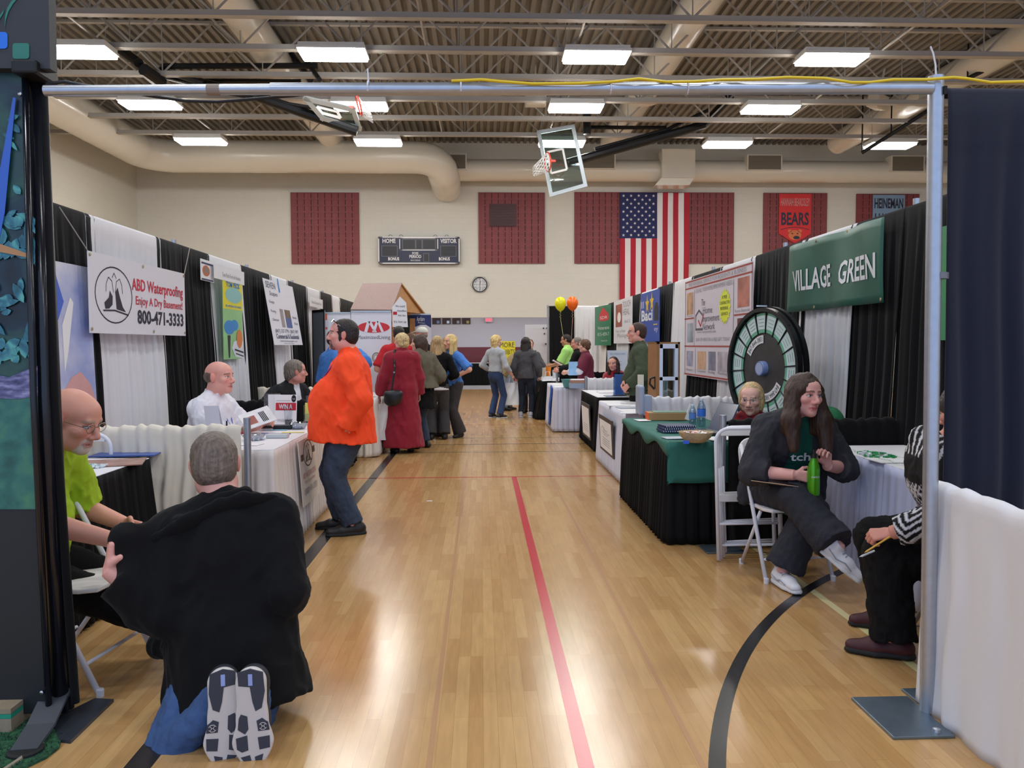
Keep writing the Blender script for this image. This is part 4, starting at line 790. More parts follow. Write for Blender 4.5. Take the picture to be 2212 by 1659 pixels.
s.part('lettering', GREYP, t, lambda m: (s.text(m, 'FREE REFERRAL SERVICE FOR RESIDENTS & BUSINESS', .5, .068, .04, .85), s.text(m, 'FOR ALL YOUR HOME IMPROVEMENT NEEDS', .48, .15, .045, .55), s.text(m, 'www.Freehomerefer.com', .38, .56, .03, .3), s.text(m, 'SIGN UP HERE FOR A FREE GIFT TODAY', .47, .64, .035, .52), s.text(m, 'Room Remodel', .88, .4, .03, .18), s.text(m, 'Painting', .1, .385, .025, .1), s.text(m, 'Electrical', .88, .685, .025, .15), s.text(m, 'Masonry', .1, .95, .03, .12), s.text(m, 'Carpenter', .31, .95, .03, .14), s.text(m, 'Roofing', .47, .95, .03, .1), s.text(m, 'Plumbing', .63, .95, .03, .13)))
s.part('name_lettering', mat('ink_soft', (96, 92, 104), .6), t, lambda m: (s.text(m, 'The', .33, .29, .07, .06), s.text(m, 'Home', .40, .37, .07, .15), s.text(m, 'Improvement', .45, .45, .07, .26), s.text(m, 'Network', .42, .53, .07, .19), s.line(m, [(.205, .52), (.205, .38), (.26, .33), (.32, .38)], .03), s.line(m, [(.205, .52), (.32, .52)], .03)))
s.part('tick_print', RED, t, lambda m: s.line(m, [(.25, .43), (.29, .49), (.34, .37)], .025, .003))
sb_ = [(.655 + .085 * r_ * math.cos(a), .33 + .165 * r_ * math.sin(a)) for k in range(36) for a, r_ in ((k * PI / 18, 1 if k % 2 == 0 else .8),)]
st_ = s.part('starburst_print', mat('starburst', (222, 230, 60), .5), t, lambda m: s.poly(m, sb_, .004)); s.part('lettering', INK, st_, lambda m: [s.text(m, x, .655, b, .03, w, .006) for x, b, w in (('A FREE', .26, .07), ('CONTRACTOR', .31, .13), ('REFERRAL', .36, .11), ('SERVICE', .41, .09))])
# blue starred, white and green far banners
s = side_sheet(2.93, 1384, 1425, 636, 738, False); t = thing('banner', 'blue banner with two yellow stars and white lettering, partly hidden', 'banner', s.p(.5, 1)); s.slab('sheet', mat('banner_blue', (30, 74, 170), .45), t)
def star(s_, m, a, b, r, asp): s_.poly(m, [(a + math.sin(k * PI / 5) * (r if k % 2 == 0 else r * .42), b - math.cos(k * PI / 5) * (r if k % 2 == 0 else r * .42) * asp) for k in range(10)], .003)
s.part('star_print', mat('star_yellow', (226, 190, 60), .5), t, lambda m: (star(s, m, .38, .25, .11, 1.9), star(s, m, .62, .22, .11, 1.9), s.rect(m, .7, .66, .9, .68))); s.part('lettering', mat('letter_white'), t, lambda m: (s.text(m, 'Il', .12, .31, .15, .13), s.text(m, 'Baci', .36, .57, .22, .6, bold=.03), s.text(m, 'ey', .84, .8, .1, .18))); s.part('bottle_print', INK, t, lambda m: s.poly(m, [(.74, .6), (.74, .35), (.8, .25), (.9, .25), (.96, .35), (.96, .6)]))
s = side_sheet(2.92, 1326, 1366, 652, 742, False); t = thing('banner', 'white hanging banner with a brown hand photo, between blue and green banners', 'banner', s.p(.5, 1)); s.slab('sheet', VINYL, t); s.part('photo_print', mat('photo_skin', (160, 84, 70), .5, noise=.35, nscale=6), t, lambda m: s.rect(m, .12, .1, .48, .62)); s.part('photo_print', PAPER, t, lambda m: s.ell(m, .32, .4, .1, .12, .004)); s.part('lettering', GREYP, t, lambda m: (s.text(m, 'TOUCH', .72, .2, .14, .4), s.text(m, 'HEAL', .7, .37, .14, .34), s.text(m, 'And U', .75, .55, .08, .3), s.text(m, 'For a free', .4, .75, .07, .5), s.text(m, 'Massage', .5, .86, .09, .55)))
a, b, c = at(1285, 664, Y=20.0), at(1283, 746, Y=20.0), at(1320, 660, Y=18.3); u_ = (c - a); u_.z = 0; s = Sheet(a, u_, (0, 0, 1), u_.length, a.z - b.z); t = thing('banner', 'green banner with a red house emblem at the far end', 'banner', s.p(.5, 1)); s.slab('sheet', mat('far_banner_green', (34, 120, 84), .45), t)
s.part('emblem', mat('emblem_red', (206, 48, 56), .5), t, lambda m: (s.poly(m, [(.3, .22), (.52, .04), (.85, .22), (.85, .38), (.3, .38)]), s.ell(m, .57, .3, .32, .09, .002))); [s.part('lettering', mat('letter_white'), t, lambda m: s.text(m, *q, .004)) for q in (('SDR', .57, .34, .08, .45), ('Veterans', .55, .6, .09, .7), ('815-459-7', .55, .76, .09, .7), ('Crystal Lake', .6, .9, .04, .4))]
t = thing('banner', 'plain green banner showing between the entrance pole and navy drape', 'banner', (3.0, 4.5, 1)); s = Sheet((2.93, 5.12, 2.2), (0, -1, 0), (0, 0, 1), 1.5, .72); s.slab('sheet', mat('side_banner_green', (60, 140, 90), .5), t)
# ------------------------------------------------------------------ standing displays at the far left
def roller(pxl, pxr, pyt, Y, h0, label, fill, name='roll_up_banner', Y2=None):
    a, b = at(pxl, pyt, Y=Y), at(pxr, pyt, Y=Y2 or Y); u = b - a; u.z = 0; s = Sheet(a, u, (0, 0, 1), u.length, a.z - h0); t = thing(name, label, 'banner stand', (*s.p(.5, 1).xy, 0)); s.slab('sheet', VINYL, t); c = s.p(.5, 1)
    MB().box((c.x, c.y + .02, h0 / 2), (u.length, .1, h0), Matrix.Rotation(math.atan2(u.y, u.x), 3, 'Z')).build('base', ALU, t, world=True, bevel=.01); c = s.p(.5, 0); MB().box((c.x, c.y, c.z), (u.length, .025, .025), Matrix.Rotation(math.atan2(u.y, u.x), 3, 'Z')).build('top_rail', ALU, t, world=True)
    fill(s, t); return t
def maxl(s, t):
    s.part('emblem', mat('emblem_red'), t, lambda m: (s.ell(m, .56, .13, .4, .045, .002, 40)))
    s.part('emblem_cut', VINYL, t, lambda m: [s.poly(m, P, .004) for P in ([(.32, .17), (.40, .08), (.48, .08), (.40, .17)], [(.42, .08), (.50, .08), (.64, .17), (.57, .17)], [(.52, .17), (.62, .08), (.68, .08), (.60, .17)], [(.64, .08), (.7, .08), (.82, .17), (.75, .17)])])
    s.part('lettering', mat('letter_grey', (90, 92, 100), .6), t, lambda m: s.text(m, 'MaximizedLiving', .56, .225, .03, .82))
    def sp_(m):
        s.ring(m, .62, .38, .1, .04, .012); s.ring(m, .62, .38, .07, .025, .008)
        for k in range(14): s.line(m, [(.62 + .04 * math.sin(k * .4), .45 + k * .022), (.75, .44 + k * .02)], .006)
        for k in range(6): s.line(m, [(.28, .38 + k * .05), (.45, .4 + k * .04)], .006)
    s.part('spine_print', mat('print_olive', (150, 150, 100), .6), t, sp_)
roller(758, 845, 673, 12.6, .1, 'white roll-up banner with a red oval emblem behind the orange shirt', maxl)
def orb(s, t): s.part('side_print', mat('print_orange', (226, 110, 80), .5), t, lambda m: (s.rect(m, .02, .0, .16, .06), s.rect(m, .02, .12, .16, .14), s.rect(m, .0, .3, .05, .4)))
roller(697, 757, 676, 13.0, .1, 'white banner with orange edge marks, left of the red emblem banner', orb)
t = thing('display_board', 'grey folding display board with black frame near the far drapes', 'display board', (-2.5, 13, 0)); a, b = at(675, 673, Y=13.2), at(700, 676, Y=12.8); u = (b - a); u.z = 0; s = Sheet(a, u, (0, 0, 1), u.length, a.z - .05); s.slab('panel', mat('board_grey', (120, 128, 136), .5), t, .02); s.part('frame', BLK, t, lambda m: s.line(m, [(0, 0), (1, 0), (1, 1), (0, 1), (0, 0)], .04, .004))
def april(s, t):
    NV = mat('sign_navy', (40, 52, 110), .5); s.part('header_print', NV, t, lambda m: s.poly(m, [(0, 0), (0, .1), (.25, .12), (.5, .1), (.75, .1), (1, .13), (1, 0)], .002)); s.part('lettering', WPNT, t, lambda m: (s.text(m, 'Aprilaire', .5, .065, .045, .38, .004, shear=.2), s.line(m, [(.38, .08), (.7, .085)], .008, .004)))
    s.part('text_print', mat('print_grey'), t, lambda m: [s.line(m, [(.14, .15 + k * .02), (.14 + .35 + .3 * ((k * 7) % 5) / 5, .15 + k * .02)], .008, .003) for k in range(12)])
    s.part('edge_print', NV, t, lambda m: s.rect(m, 0, .1, .04, 1))
roller(886, 931, 679, 15.0, .1, 'white sign with dark blue wavy header above the white cap', april)
# wooden house model
PLY = mat('plywood', (176, 124, 72), .6, noise=.18, nscale=12); SHG = mat('roof_felt', (158, 134, 128), .75, noise=.08, nscale=30)
t = thing('house_model', 'wooden house roof model on a stand above the red emblem banner', 'display', (-1.75, 14.3, 0)); Yf = 13.4
rA, rB = at(783, 612, Y=14.2), at(868, 611, Y=14.2); eA, eB = at(757, 668, Y=13.3), at(846, 669, Y=13.3); bA, bB = Vector((rA.x, 15.1, eA.z)), Vector((rB.x + .35, 15.1, eB.z))
def slabq(P, th): 
    n = (P[1] - P[0]).cross(P[3] - P[0]).normalized() * th; return MB().add([Vector(p) for p in P] + [Vector(p) - n for p in P], [(0, 1, 2, 3), (7, 6, 5, 4), (0, 4, 5, 1), (1, 5, 6, 2), (2, 6, 7, 3), (3, 7, 4, 0)])
slabq([eA, eB, rB, rA], .03).build('roof_slope', SHG, t, world=True); slabq([rA, rB, bB, bA], .03).build('roof_slope', PLY, t, world=True)
MB().add([eB + Vector((-.02, .03, 0)), rB + Vector((-.02, 0, -.03)), bB + Vector((-.05, 0, 0)), eB + Vector((-.06, .03, 0)), rB + Vector((-.06, 0, -.03)), bB + Vector((-.09, 0, 0))], [(0, 2, 1), (3, 4, 5), (0, 3, 5, 2), (0, 1, 4, 3), (1, 2, 5, 4)]).build('gable', PLY, t, world=True)
MB().box(((eA.x + eB.x) / 2, 13.5, eA.z - .12), (eB.x - eA.x - .04, .2, .16)).build('eave_beam', PLY, t, world=True)
for x_, y_ in ((eA.x + .1, 13.6), (eB.x - .05, 13.6), (eA.x + .2, 14.9), (eB.x + .2, 14.9)): MB().box((x_, y_, (eA.z - .1) / 2), (.09, .09, eA.z - .1)).build('post', PLY, t, world=True)
s = Sheet(at(847, 640, Y=13.25), (1, .35, 0), (0, 0, 1), .26, .5); g_ = thing('paper_sign', 'hand lettered white paper hung on the house model gable', 'sign', s.p(.5, 1)); mb = MB(); P = [(0, .35), (.5, 0), (.9, .2), (1, 1), (0, 1)]; s.poly(mb, P, .0); mb.build('sheet', PAPER, g_, world=True); s.part('lettering', INK, g_, lambda m: (s.text(m, 'We install', .5, .35, .07, .6), s.text(m, 'Humidifiers', .62, .5, .07, .6), s.text(m, 'Attic fans', .6, .65, .07, .5), s.text(m, 'It\'s hot up', .5, .86, .08, .8))); s.part('logo', RED, g_, lambda m: s.rect(m, .05, .5, .3, .6, .003))
# ------------------------------------------------------------------ far opening: yellow sign, white panel, easel
a, b = at(1076, 737, Y=22.5), at(1113, 784, Y=22.5); s = Sheet((a.x - .0, 22.5, a.z), (1, 0, 0), (0, 0, 1), b.x - a.x, a.z - b.z + .1); t = thing('sign_board', 'yellow sign board with black lettering and an arrow, behind the visitors', 'sign', (a.x + .25, 22.5, 0)); s.slab('board', mat('sign_yellow', (216, 206, 40), .5), t, .02)
s.part('lettering', INK, t, lambda m: (s.text(m, 'MORE', .52, .24, .2, .85), s.text(m, 'EXHIBITS', .5, .52, .2, .95), s.line(m, [(.05, .72), (.95, .72)], .02), s.line(m, [(.2, .85), (.8, .85)], .03)))
for x_ in (.15, .85): q = s.p(x_, 1); MB().tube([q, (q.x, q.y + .05, 0)], .015, 6).build('leg', WPNT, t, world=True)
a, b = at(1134, 701, Y=21.6), at(1182, 850, Y=21.6); t = thing('white_partition', 'tall white partition panel left of the black end drape', 'panel', ((a.x + b.x) / 2, 21.6, 0)); MB().box(((a.x + b.x) / 2 + .1, 21.6, a.z / 2), (b.x - a.x + .2, .05, a.z)).build('panel', mat('panel_white', (206, 206, 214), .5), t, world=True)
for x_, y_ in ((1174, 709), (1181, 709), (1176, 721), (1179, 743)): q = at(x_, y_, Y=21.56); MB().lathe([(.022, 0), (.018, .02), (0, .025)], q, 10, Matrix.Rotation(PI / 2, 3, 'X')).build('clip', INK, t, world=True)
t = thing('easel', 'black folding easel standing against the white partition', 'easel', (1.35, 20, 0)); q = at(1157, 757, Y=20)
for px, py in ((1149, 866), (1167, 862)): MB().tube([q, at(px, py, Y=19.7)], .018, 6).build('leg', BLK, t, world=True)
MB().tube([q, (q.x, 20.5, 0)], .018, 6).build('leg', BLK, t, world=True)
# standing board near the seated smiling woman
a, b = at(1312, 757, Y=15.2), at(1350, 820, Y=15.2); s = Sheet(a, (1, .3, 0), (0, .15, 1), .42, .62); t = thing('display_board', 'white tabletop display board with blue writing beside the smiling woman', 'display board', s.p(.5, 1)); MB().tube([s.p(.5, 1, -.03), (s.p(.5, 1, -.03).x, s.p(.5, 1, -.03).y, 0)], .015, 8).build('stand', ALU, t, world=True); s.slab('sheet', mat('board_pale', (206, 216, 228), .5), t, .01); s.part('lettering', mat('letter_pale_blue', (110, 150, 190), .5), t, lambda m: (s.text(m, 'FREE CONSULTATION', .5, .14, .06, .75), s.text(m, 'Today only', .5, .36, .04, .4), s.text(m, 'BENEFITS', .5, .48, .06, .4), s.line(m, [(.3, .56), (.65, .56)], .008)))
# ------------------------------------------------------------------ people: smooth-union fields polygonised into one skin
def V(*a): return np.array(a, dtype=float)
def nz(v): v = np.asarray(v, float); return v / (np.linalg.norm(v) + 1e-12)
def C(a, b, ra, rb=None, k=.02, n=None, f=1.0, cap=0, op='u'): return ('c', np.asarray(a, float), np.asarray(b, float), ra, ra if rb is None else rb, k, None if n is None else nz(n), f, cap, op)
def E(c, r, R=None, k=.02, op='u'): return ('e', np.asarray(c, float), np.asarray(r, float), np.eye(3) if R is None else np.asarray(R, float), k, op)   # R: rows = axes
def HS(p, n, op='i'): return ('h', np.asarray(p, float), nz(n), op)                                                                              # keeps the side -n
def prim_box(p):
    if p[0] == 'c':
        r = max(p[3], p[4]) * max(1, p[7]); return np.minimum(p[1], p[2]) - r, np.maximum(p[1], p[2]) + r
    if p[0] == 'e': e = np.sqrt(((p[3] * p[2][:, None]) ** 2).sum(0)); return p[1] - e, p[1] + e
def prim_d(p, X, Y, Z):
    if p[0] == 'c':
        _, a, b, ra, rb, k, n, f, cap, op = p; d = b - a; L2 = max(d @ d, 1e-9)
        x, y, z = X - a[0], Y - a[1], Z - a[2]; tr = (x * d[0] + y * d[1] + z * d[2]) / L2; t = np.clip(tr, 0, 1)
        x = x - t * d[0]; y = y - t * d[1]; z = z - t * d[2]; q = x * x + y * y + z * z
        if n is not None: c = x * n[0] + y * n[1] + z * n[2]; q = q + c * c * (1 / (f * f) - 1)
        D = (np.sqrt(np.maximum(q, 1e-12)) - (ra + t * (rb - ra)))
        if n is not None: D = D * min(f, 1) ** .5
        L = math.sqrt(L2)
        if cap & 1: D = np.maximum(D, -tr * L)
        if cap & 2: D = np.maximum(D, (tr - 1) * L)
        return D
    _, c, r, R, k, op = p; x, y, z = X - c[0], Y - c[1], Z - c[2]
    u = [(x * R[i, 0] + y * R[i, 1] + z * R[i, 2]) / r[i] for i in range(3)]
    k0 = np.sqrt(u[0] ** 2 + u[1] ** 2 + u[2] ** 2); k1 = np.sqrt((u[0] / r[0]) ** 2 + (u[1] / r[1]) ** 2 + (u[2] / r[2]) ** 2)
    return k0 * (k0 - 1) / np.maximum(k1, 1e-6)
def smin(a, b, k):
    if k <= 0: return np.minimum(a, b)
    h = np.maximum(k - np.abs(a - b), 0) / k; return np.minimum(a, b) - h * h * k * .25
NW = np.random.RandomState(4); NK = [(nz(NW.randn(3)), NW.uniform(0, 6.28), NW.uniform(.6, 1.7)) for _ in range(9)]
def wob(P, s):
    """smooth pseudo noise, -1..1, wavelength about s"""
    o = 0
    for d, ph, q in NK: o = o + np.sin((P[0] * d[0] + P[1] * d[1] + P[2] * d[2]) * (6.28 / s * q) + ph + 1.3 * np.sin((P[0] * d[1] + P[1] * d[2] - P[2] * d[0]) * 4 / s + ph * 2))
    return o / 4.5
def crease(P, a, s):
    """cloth folds: soft waves with sharper valleys"""
    w2 = wob((P[0] * 1.5 + 3, P[1] * 1.5, P[2] * .9 + 1), s * .8); return a * .7 * wob(P, s) + a * 1.1 * (np.abs(w2) ** .7 - .5)
def axis(lo, hi, h, fine):
    x = lo; out = [x]
    while x < hi:
        st = h
        for a, b, hf in fine:
            if a - h < x < b: st = min(st, hf)
        x += st; out.append(x)
    return np.array(out)
def field_mesh(prims, h, fine=(), noise=None, pad=.03):
    B = [prim_box(p) for p in prims if p[0] != 'h' and p[-1] == 'u']; lo = np.min([b[0] for b in B], 0) - pad; hi = np.max([b[1] for b in B], 0) + pad
    ax = [axis(lo[i], hi[i], h, [(c[i] - r, c[i] + r, hf) for c, r, hf in fine]) for i in range(3)]
    D = np.full([len(a) for a in ax], .12, dtype=np.float32)
    for p in prims:
        if p[0] == 'h':
            d = (ax[0] - p[1][0])[:, None, None] * p[2][0] + (ax[1] - p[1][1])[None, :, None] * p[2][1] + (ax[2] - p[1][2])[None, None, :] * p[2][2]; D = np.maximum(D, d).astype(np.float32); continue
        b0, b1 = prim_box(p); k = p[5] if p[0] == 'c' else p[4]; m = k + 2.5 * h
        sl = tuple(slice(max(0, np.searchsorted(ax[i], b0[i] - m) - 1), np.searchsorted(ax[i], b1[i] + m) + 1) for i in range(3))
        X, Y, Z = ax[0][sl[0]][:, None, None], ax[1][sl[1]][None, :, None], ax[2][sl[2]][None, None, :]
        d = prim_d(p, X, Y, Z); S_ = D[sl]
        D[sl] = smin(S_, d, k) if p[-1] == 'u' else -smin(-S_, d, k)
    if noise:
        I = np.nonzero(np.abs(D) < .035); P = (ax[0][I[0]], ax[1][I[1]], ax[2][I[2]]); D[I] += noise(P)
    return surfnet(D, ax)
def surfnet(D, ax):
    sh = D.shape; S_ = D < 0; cid, pts, quads = [], [], []
    for a in range(3):
        s0 = [slice(None)] * 3; s1 = [slice(None)] * 3; s0[a] = slice(0, -1); s1[a] = slice(1, None)
        idx = np.array(np.nonzero(S_[tuple(s0)] != S_[tuple(s1)])); b, c = (a + 1) % 3, (a + 2) % 3
        idx = idx[:, (idx[b] > 0) & (idx[c] > 0) & (idx[b] < sh[b] - 1) & (idx[c] < sh[c] - 1)]
        i1 = idx.copy(); i1[a] += 1; d0 = D[tuple(idx)]; d1 = D[tuple(i1)]; t = d0 / (d0 - d1)
        P = np.stack([ax[q][idx[q]] for q in range(3)], 1); P[:, a] += t * (ax[a][i1[a]] - ax[a][idx[a]]); q4 = []
        for db, dc in ((-1, -1), (0, -1), (0, 0), (-1, 0)):
            ci = idx.copy(); ci[b] += db; ci[c] += dc; q4.append((ci[0] * sh[1] + ci[1]) * sh[2] + ci[2]); cid.append(q4[-1]); pts.append(P)
        q = np.stack(q4, 1); fl_ = d0 > 0; q[fl_] = q[fl_][:, ::-1]; quads.append(q)
    cid = np.concatenate(cid); pts = np.concatenate(pts); Q = np.concatenate(quads); u, inv = np.unique(cid, return_inverse=True); n = np.bincount(inv)
    Vv = np.stack([np.bincount(inv, weights=pts[:, i]) / n for i in range(3)], 1); return Vv, np.searchsorted(u, Q)
def np_mesh(name, Vv, Q, m, col=None, smooth=True):
    me = bpy.data.meshes.new(name); me.vertices.add(len(Vv)); me.vertices.foreach_set('co', Vv.astype(np.float32).ravel()); me.loops.add(Q.size); me.loops.foreach_set('vertex_index', Q.astype(np.int32).ravel())
    me.polygons.add(len(Q)); me.polygons.foreach_set('loop_start', np.arange(0, Q.size, 4, dtype=np.int32)); me.update(calc_edges=True); me.validate()
    me.polygons.foreach_set('use_smooth', [smooth] * len(me.polygons)); me.materials.append(m)
    if col is not None:
        at_ = me.color_attributes.new('tint', 'FLOAT_COLOR', 'POINT'); at_.data.foreach_set('color', np.concatenate([col, np.ones((len(col), 1))], 1).astype(np.float32).ravel())
    return me
SKIN = mat('skin', (220, 170, 150), .48, attr='tint', spec=.4, bump=.08, bscale=180)
TINT = mat('printed_cloth', (128, 128, 128), .8, attr='tint', spec=.25)
def lin(c): return np.array(srgb(*c)[:3])
def rotz(a): c, s_ = math.cos(a), math.sin(a); return np.array([[c, -s_, 0], [s_, c, 0], [0, 0, 1.]])
def rotx(a): c, s_ = math.cos(a), math.sin(a); return np.array([[1., 0, 0], [0, c, -s_], [0, s_, c]])
def roty(a): c, s_ = math.cos(a), math.sin(a); return np.array([[c, 0, s_], [0, 1., 0], [-s_, 0, c]])
def ik(a, t, l1, l2, pole):
    d = t - a; L = np.linalg.norm(d)
    if L > (l1 + l2) * .998: t = a + d / L * (l1 + l2) * .998; d = t - a; L = np.linalg.norm(d)
    L = max(L, abs(l1 - l2) + .02); u = d / np.linalg.norm(d); x = (l1 * l1 - l2 * l2 + L * L) / (2 * L); hgt = math.sqrt(max(l1 * l1 - x * x, 1e-6)); p = np.asarray(pole, float); p = p - u * (p @ u); return a + u * x + nz(p) * hgt, a + u * L
RAD = math.radians
class Rig:
    """skeleton in the person's own frame: x right, y forward, z up, origin on the floor"""
    def __init__(s, x, y, yaw, H=1.72, hip=None, lean=(0, 0), bend=0, twist=0, neck=8, head=(0, 0, 0), g=1.0, belly=0.0, bust=0.0, male=True, hands=((None, None), (None, None)), poles=((-.5, -.7, -.5), (.5, -.7, -.5)), feet=(None, None), kpoles=((-.1, 1, 0), (.1, 1, 0)), toes=(8, -8), shw=1.0, hs=1.05, footp=(0, 0), hoff=(0, 0, 0)):
        s.x, s.y, s.yaw, s.H, s.g, s.belly, s.bust, s.male = x, y, RAD(yaw), H, g, belly, bust, male; s.M = rotz(s.yaw)
        s.P = V(*(hip if hip is not None else (0, 0, .515 * H))); lf, ls = RAD(lean[0]), RAD(lean[1]); lf2 = RAD(lean[0] + bend)
        s.d1 = nz(V(math.sin(ls), math.sin(lf), math.cos(lf) * math.cos(ls))); s.d2 = nz(V(math.sin(ls), math.sin(lf2), math.cos(lf2) * math.cos(ls)))
        s.S1 = s.P + s.d1 * .152 * H; s.SC = s.S1 + s.d2 * .135 * H; r = rotz(RAD(twist)) @ V(1, 0, 0); s.R = nz(r - s.d2 * (r @ s.d2)); s.F = np.cross(s.d2, s.R)
        s.R1 = nz((s.R + V(1, 0, 0)) / 2); s.R1 = nz(s.R1 - s.d1 * (s.R1 @ s.d1)); s.F1 = np.cross(s.d1, s.R1)
        nf = lf2 + RAD(neck); s.NB = s.SC + s.d2 * .018 * H; s.nd = nz(V(math.sin(ls) * .7, math.sin(nf), math.cos(nf))); s.hk = H * .13 / .2275 * hs
        s.HC = s.NB + s.nd * (.089 * H + .03) + V(0, .012, 0) + V(*hoff); s.HR = rotz(RAD(head[0])) @ rotx(RAD(head[1])) @ roty(RAD(head[2]))
        w = (.108 if male else .098) * H * shw; s.sh = [s.SC - s.R * w - s.d2 * .019 * H, s.SC + s.R * w - s.d2 * .019 * H]; s.hp = [s.P + V(-.052 * H * (g * .5 + .5), 0, -.01 * H), s.P + V(.052 * H * (g * .5 + .5), 0, -.01 * H)]
        s.el, s.wr, s.hd = [0, 0], [0, 0], [None, None]
        for i in (0, 1):
            t, hd_ = hands[i]; sg = -1 if i == 0 else 1
            t = s.sh[i] + V(sg * .05 * H, .03 * H, -.30 * H) if t is None else np.asarray(t, float)
            s.el[i], s.wr[i] = ik(s.sh[i], t, .172 * H, .148 * H, poles[i]); s.hd[i] = hd_ or (nz(s.wr[i] - s.el[i]), V(-sg, 0, 0), .5)
        s.kn, s.an, s.ft = [0, 0], [0, 0], []
        for i in (0, 1):
            sg = -1 if i == 0 else 1; t = V(sg * .065 * H, 0, .045 * H) if feet[i] is None else np.asarray(feet[i], float); s.kn[i], s.an[i] = ik(s.hp[i], t, .245 * H, .24 * H, kpoles[i])
            s.ft.append(rotz(RAD(toes[i])) @ rotx(RAD(footp[i])))
    def w2l(s, v): return s.M.T @ (np.asarray(v, float) - V(s.x, s.y, 0))
    def h(s, *p): return s.HC + s.HR @ (V(*p) * s.hk)
    # ---- primitive sets
    def torso(s, o=0.0):
        H, g = s.H, s.g; A = np.array([s.R, s.F, s.d2]); B = np.array([s.R1, s.F1, s.d1]); m = 1 if s.male else .9; out = [
            E(s.P + s.d1 * .012 * H - s.F1 * .006 * H, (.098 * H * g + o, .073 * H * g + o, .085 * H + o), B, .05), C(s.P + s.d1 * .03 * H, s.S1 + s.d2 * .02 * H, .084 * H * g * m + o, .084 * H * g * m + o, .05, s.F1, .76),
            E(s.S1 + s.d2 * .055 * H, (.096 * H * (g * .6 + .4) * m + o, .068 * H * (g * .7 + .3) + o, .115 * H + o), A, .05), C(s.sh[0] - s.d2 * .002 * H, s.sh[1] - s.d2 * .002 * H, .033 * H + o, None, .045, s.F, 1.15),
            C(s.NB + s.nd * .022 * H, s.sh[0] * .75 + s.SC * .25, .03 * H + o * .5, .034 * H + o, .04), C(s.NB + s.nd * .022 * H, s.sh[1] * .75 + s.SC * .25, .03 * H + o * .5, .034 * H + o, .04)]
        if s.belly: out.append(E(s.S1 - s.d1 * .055 * H + s.F1 * .042 * H * s.belly, (.088 * H * g + o, .075 * H * s.belly ** .5 + o, .105 * H + o), B, .06))
        if s.bust:
            for sg in (-1, 1): out.append(E(s.S1 + s.d2 * .058 * H + s.R * sg * .044 * H + s.F * .042 * H, (.04 * H * s.bust + o, .036 * H * s.bust + o, .042 * H * s.bust + o), A, .045))
        return out
    def arm(s, i, o=0.0, upto=1.0, r=1.0, cuff=0.0):
        """upto: 0..1 = along the upper arm, 1..2 = along the forearm"""
        H = s.H; ra, re, rw = .0315 * H * (1 + (r - 1) * .45) * (s.g * .5 + .5) + o, .0275 * H * r * (s.g * .4 + .6) + o, .0185 * H * r + o + cuff
        if upto <= 1: return [C(s.sh[i], s.sh[i] + (s.el[i] - s.sh[i]) * upto, ra, ra + (re - ra) * upto + cuff, .03, cap=2)]
        t = upto - 1; return [C(s.sh[i], s.el[i], ra, re, .03), C(s.el[i], s.el[i] + (s.wr[i] - s.el[i]) * t, re, re + (rw - re) * t, .02, cap=2 if t < 1.3 else 0)]
    def leg(s, i, o=0.0, r=1.0, upto=.96, hem=0.0, th=1.0):
        H = s.H; g = s.g * .6 + .4; e = s.kn[i] + (s.an[i] - s.kn[i]) * upto
        return [C(s.hp[i], s.kn[i], .056 * H * g * r * th + o, .036 * H * r + o, .03), C(s.kn[i], e, .036 * H * r + o, .026 * H * r + o + hem, .02, cap=2)]
    def shoe(s, i, sc=1.0):
        k = s.H / 1.75 * sc; A = s.ft[i]; o_ = s.an[i] - A @ V(0, 0, .075 * s.H / 1.75); q = lambda *p: o_ + A @ (V(*p) * k); up = A @ V(0, 0, 1)
        return [C(q(0, -.05, .036), q(0, .08, .034), .040 * k, .044 * k, .02, up, .95), C(q(0, .08, .03), q(-.004 if i else .004, .165, .024), .046 * k, .034 * k, .02, up, .8), C(q(0, -.03, .05), q(0, -.012, .1), .042 * k, .038 * k, .03, cap=2), HS(q(0, 0, 0), -up)], (o_, A, k)
    def foot(s, i):
        k = s.H / 1.75 * .93; A = s.ft[i]; o_ = s.an[i] - A @ V(0, 0, .075 * s.H / 1.75); q = lambda *p: o_ + A @ (V(*p) * k)
        return [C(s.an[i], q(0, -.035, .04), .032 * k, .034 * k, .03), C(q(0, -.02, .04), q(0, .14, .028), .036 * k, .03 * k, .03)]
    def skull(s):
        T = s.h; k = s.hk; R = s.HR.T; e = lambda c, r, kk=.02, op='u': E(T(*c), V(*r) * k, R, kk * k, op); c = lambda a, b, ra, rb=None, kk=.012: C(T(*a), T(*b), ra * k, (rb or ra) * k, kk * k)
        j = 1.0 if s.male else .93; fat = max(0, s.g - 1) * .25
        out = [C(T(0, -.028, -.05), s.NB - s.nd * .03 * s.H, (.057 if s.male else .047) * k * (1 + fat * .8), (.062 if s.male else .052) * k * (1 + fat), .03), e((0, -.012, .028), (.076, .098, .088)), e((0, .022, -.045), (.060 * j * (1 + fat), .070, .075), .03), e((0, .066, -.098), (.027 * j, .024, .021), .025), e((0, .040, .042), (.060, .047, .045), .03)]
        for sg in (-1, 1): out += [e((sg * .042, .058, -.022), (.026, .026, .022), .02), e((sg * .014, .098, -.040), (.010, .012, .0085), .008), e((sg * .05 * j, .0, -.07), (.022 * (1 + fat), .04, .03), .03), e((sg * .079, -.008, -.004), (.009, .019, .033), .008), e((sg * .083, -.014, .004), (.008, .008, .022), .006)]
        out += [c((-.034, .083, .022), (.034, .083, .022), .0095, kk=.015)]
        for sg in (-1, 1): out.append(e((sg * .033, .099, .001), (.0185, .015, .0115), .012, 's'))
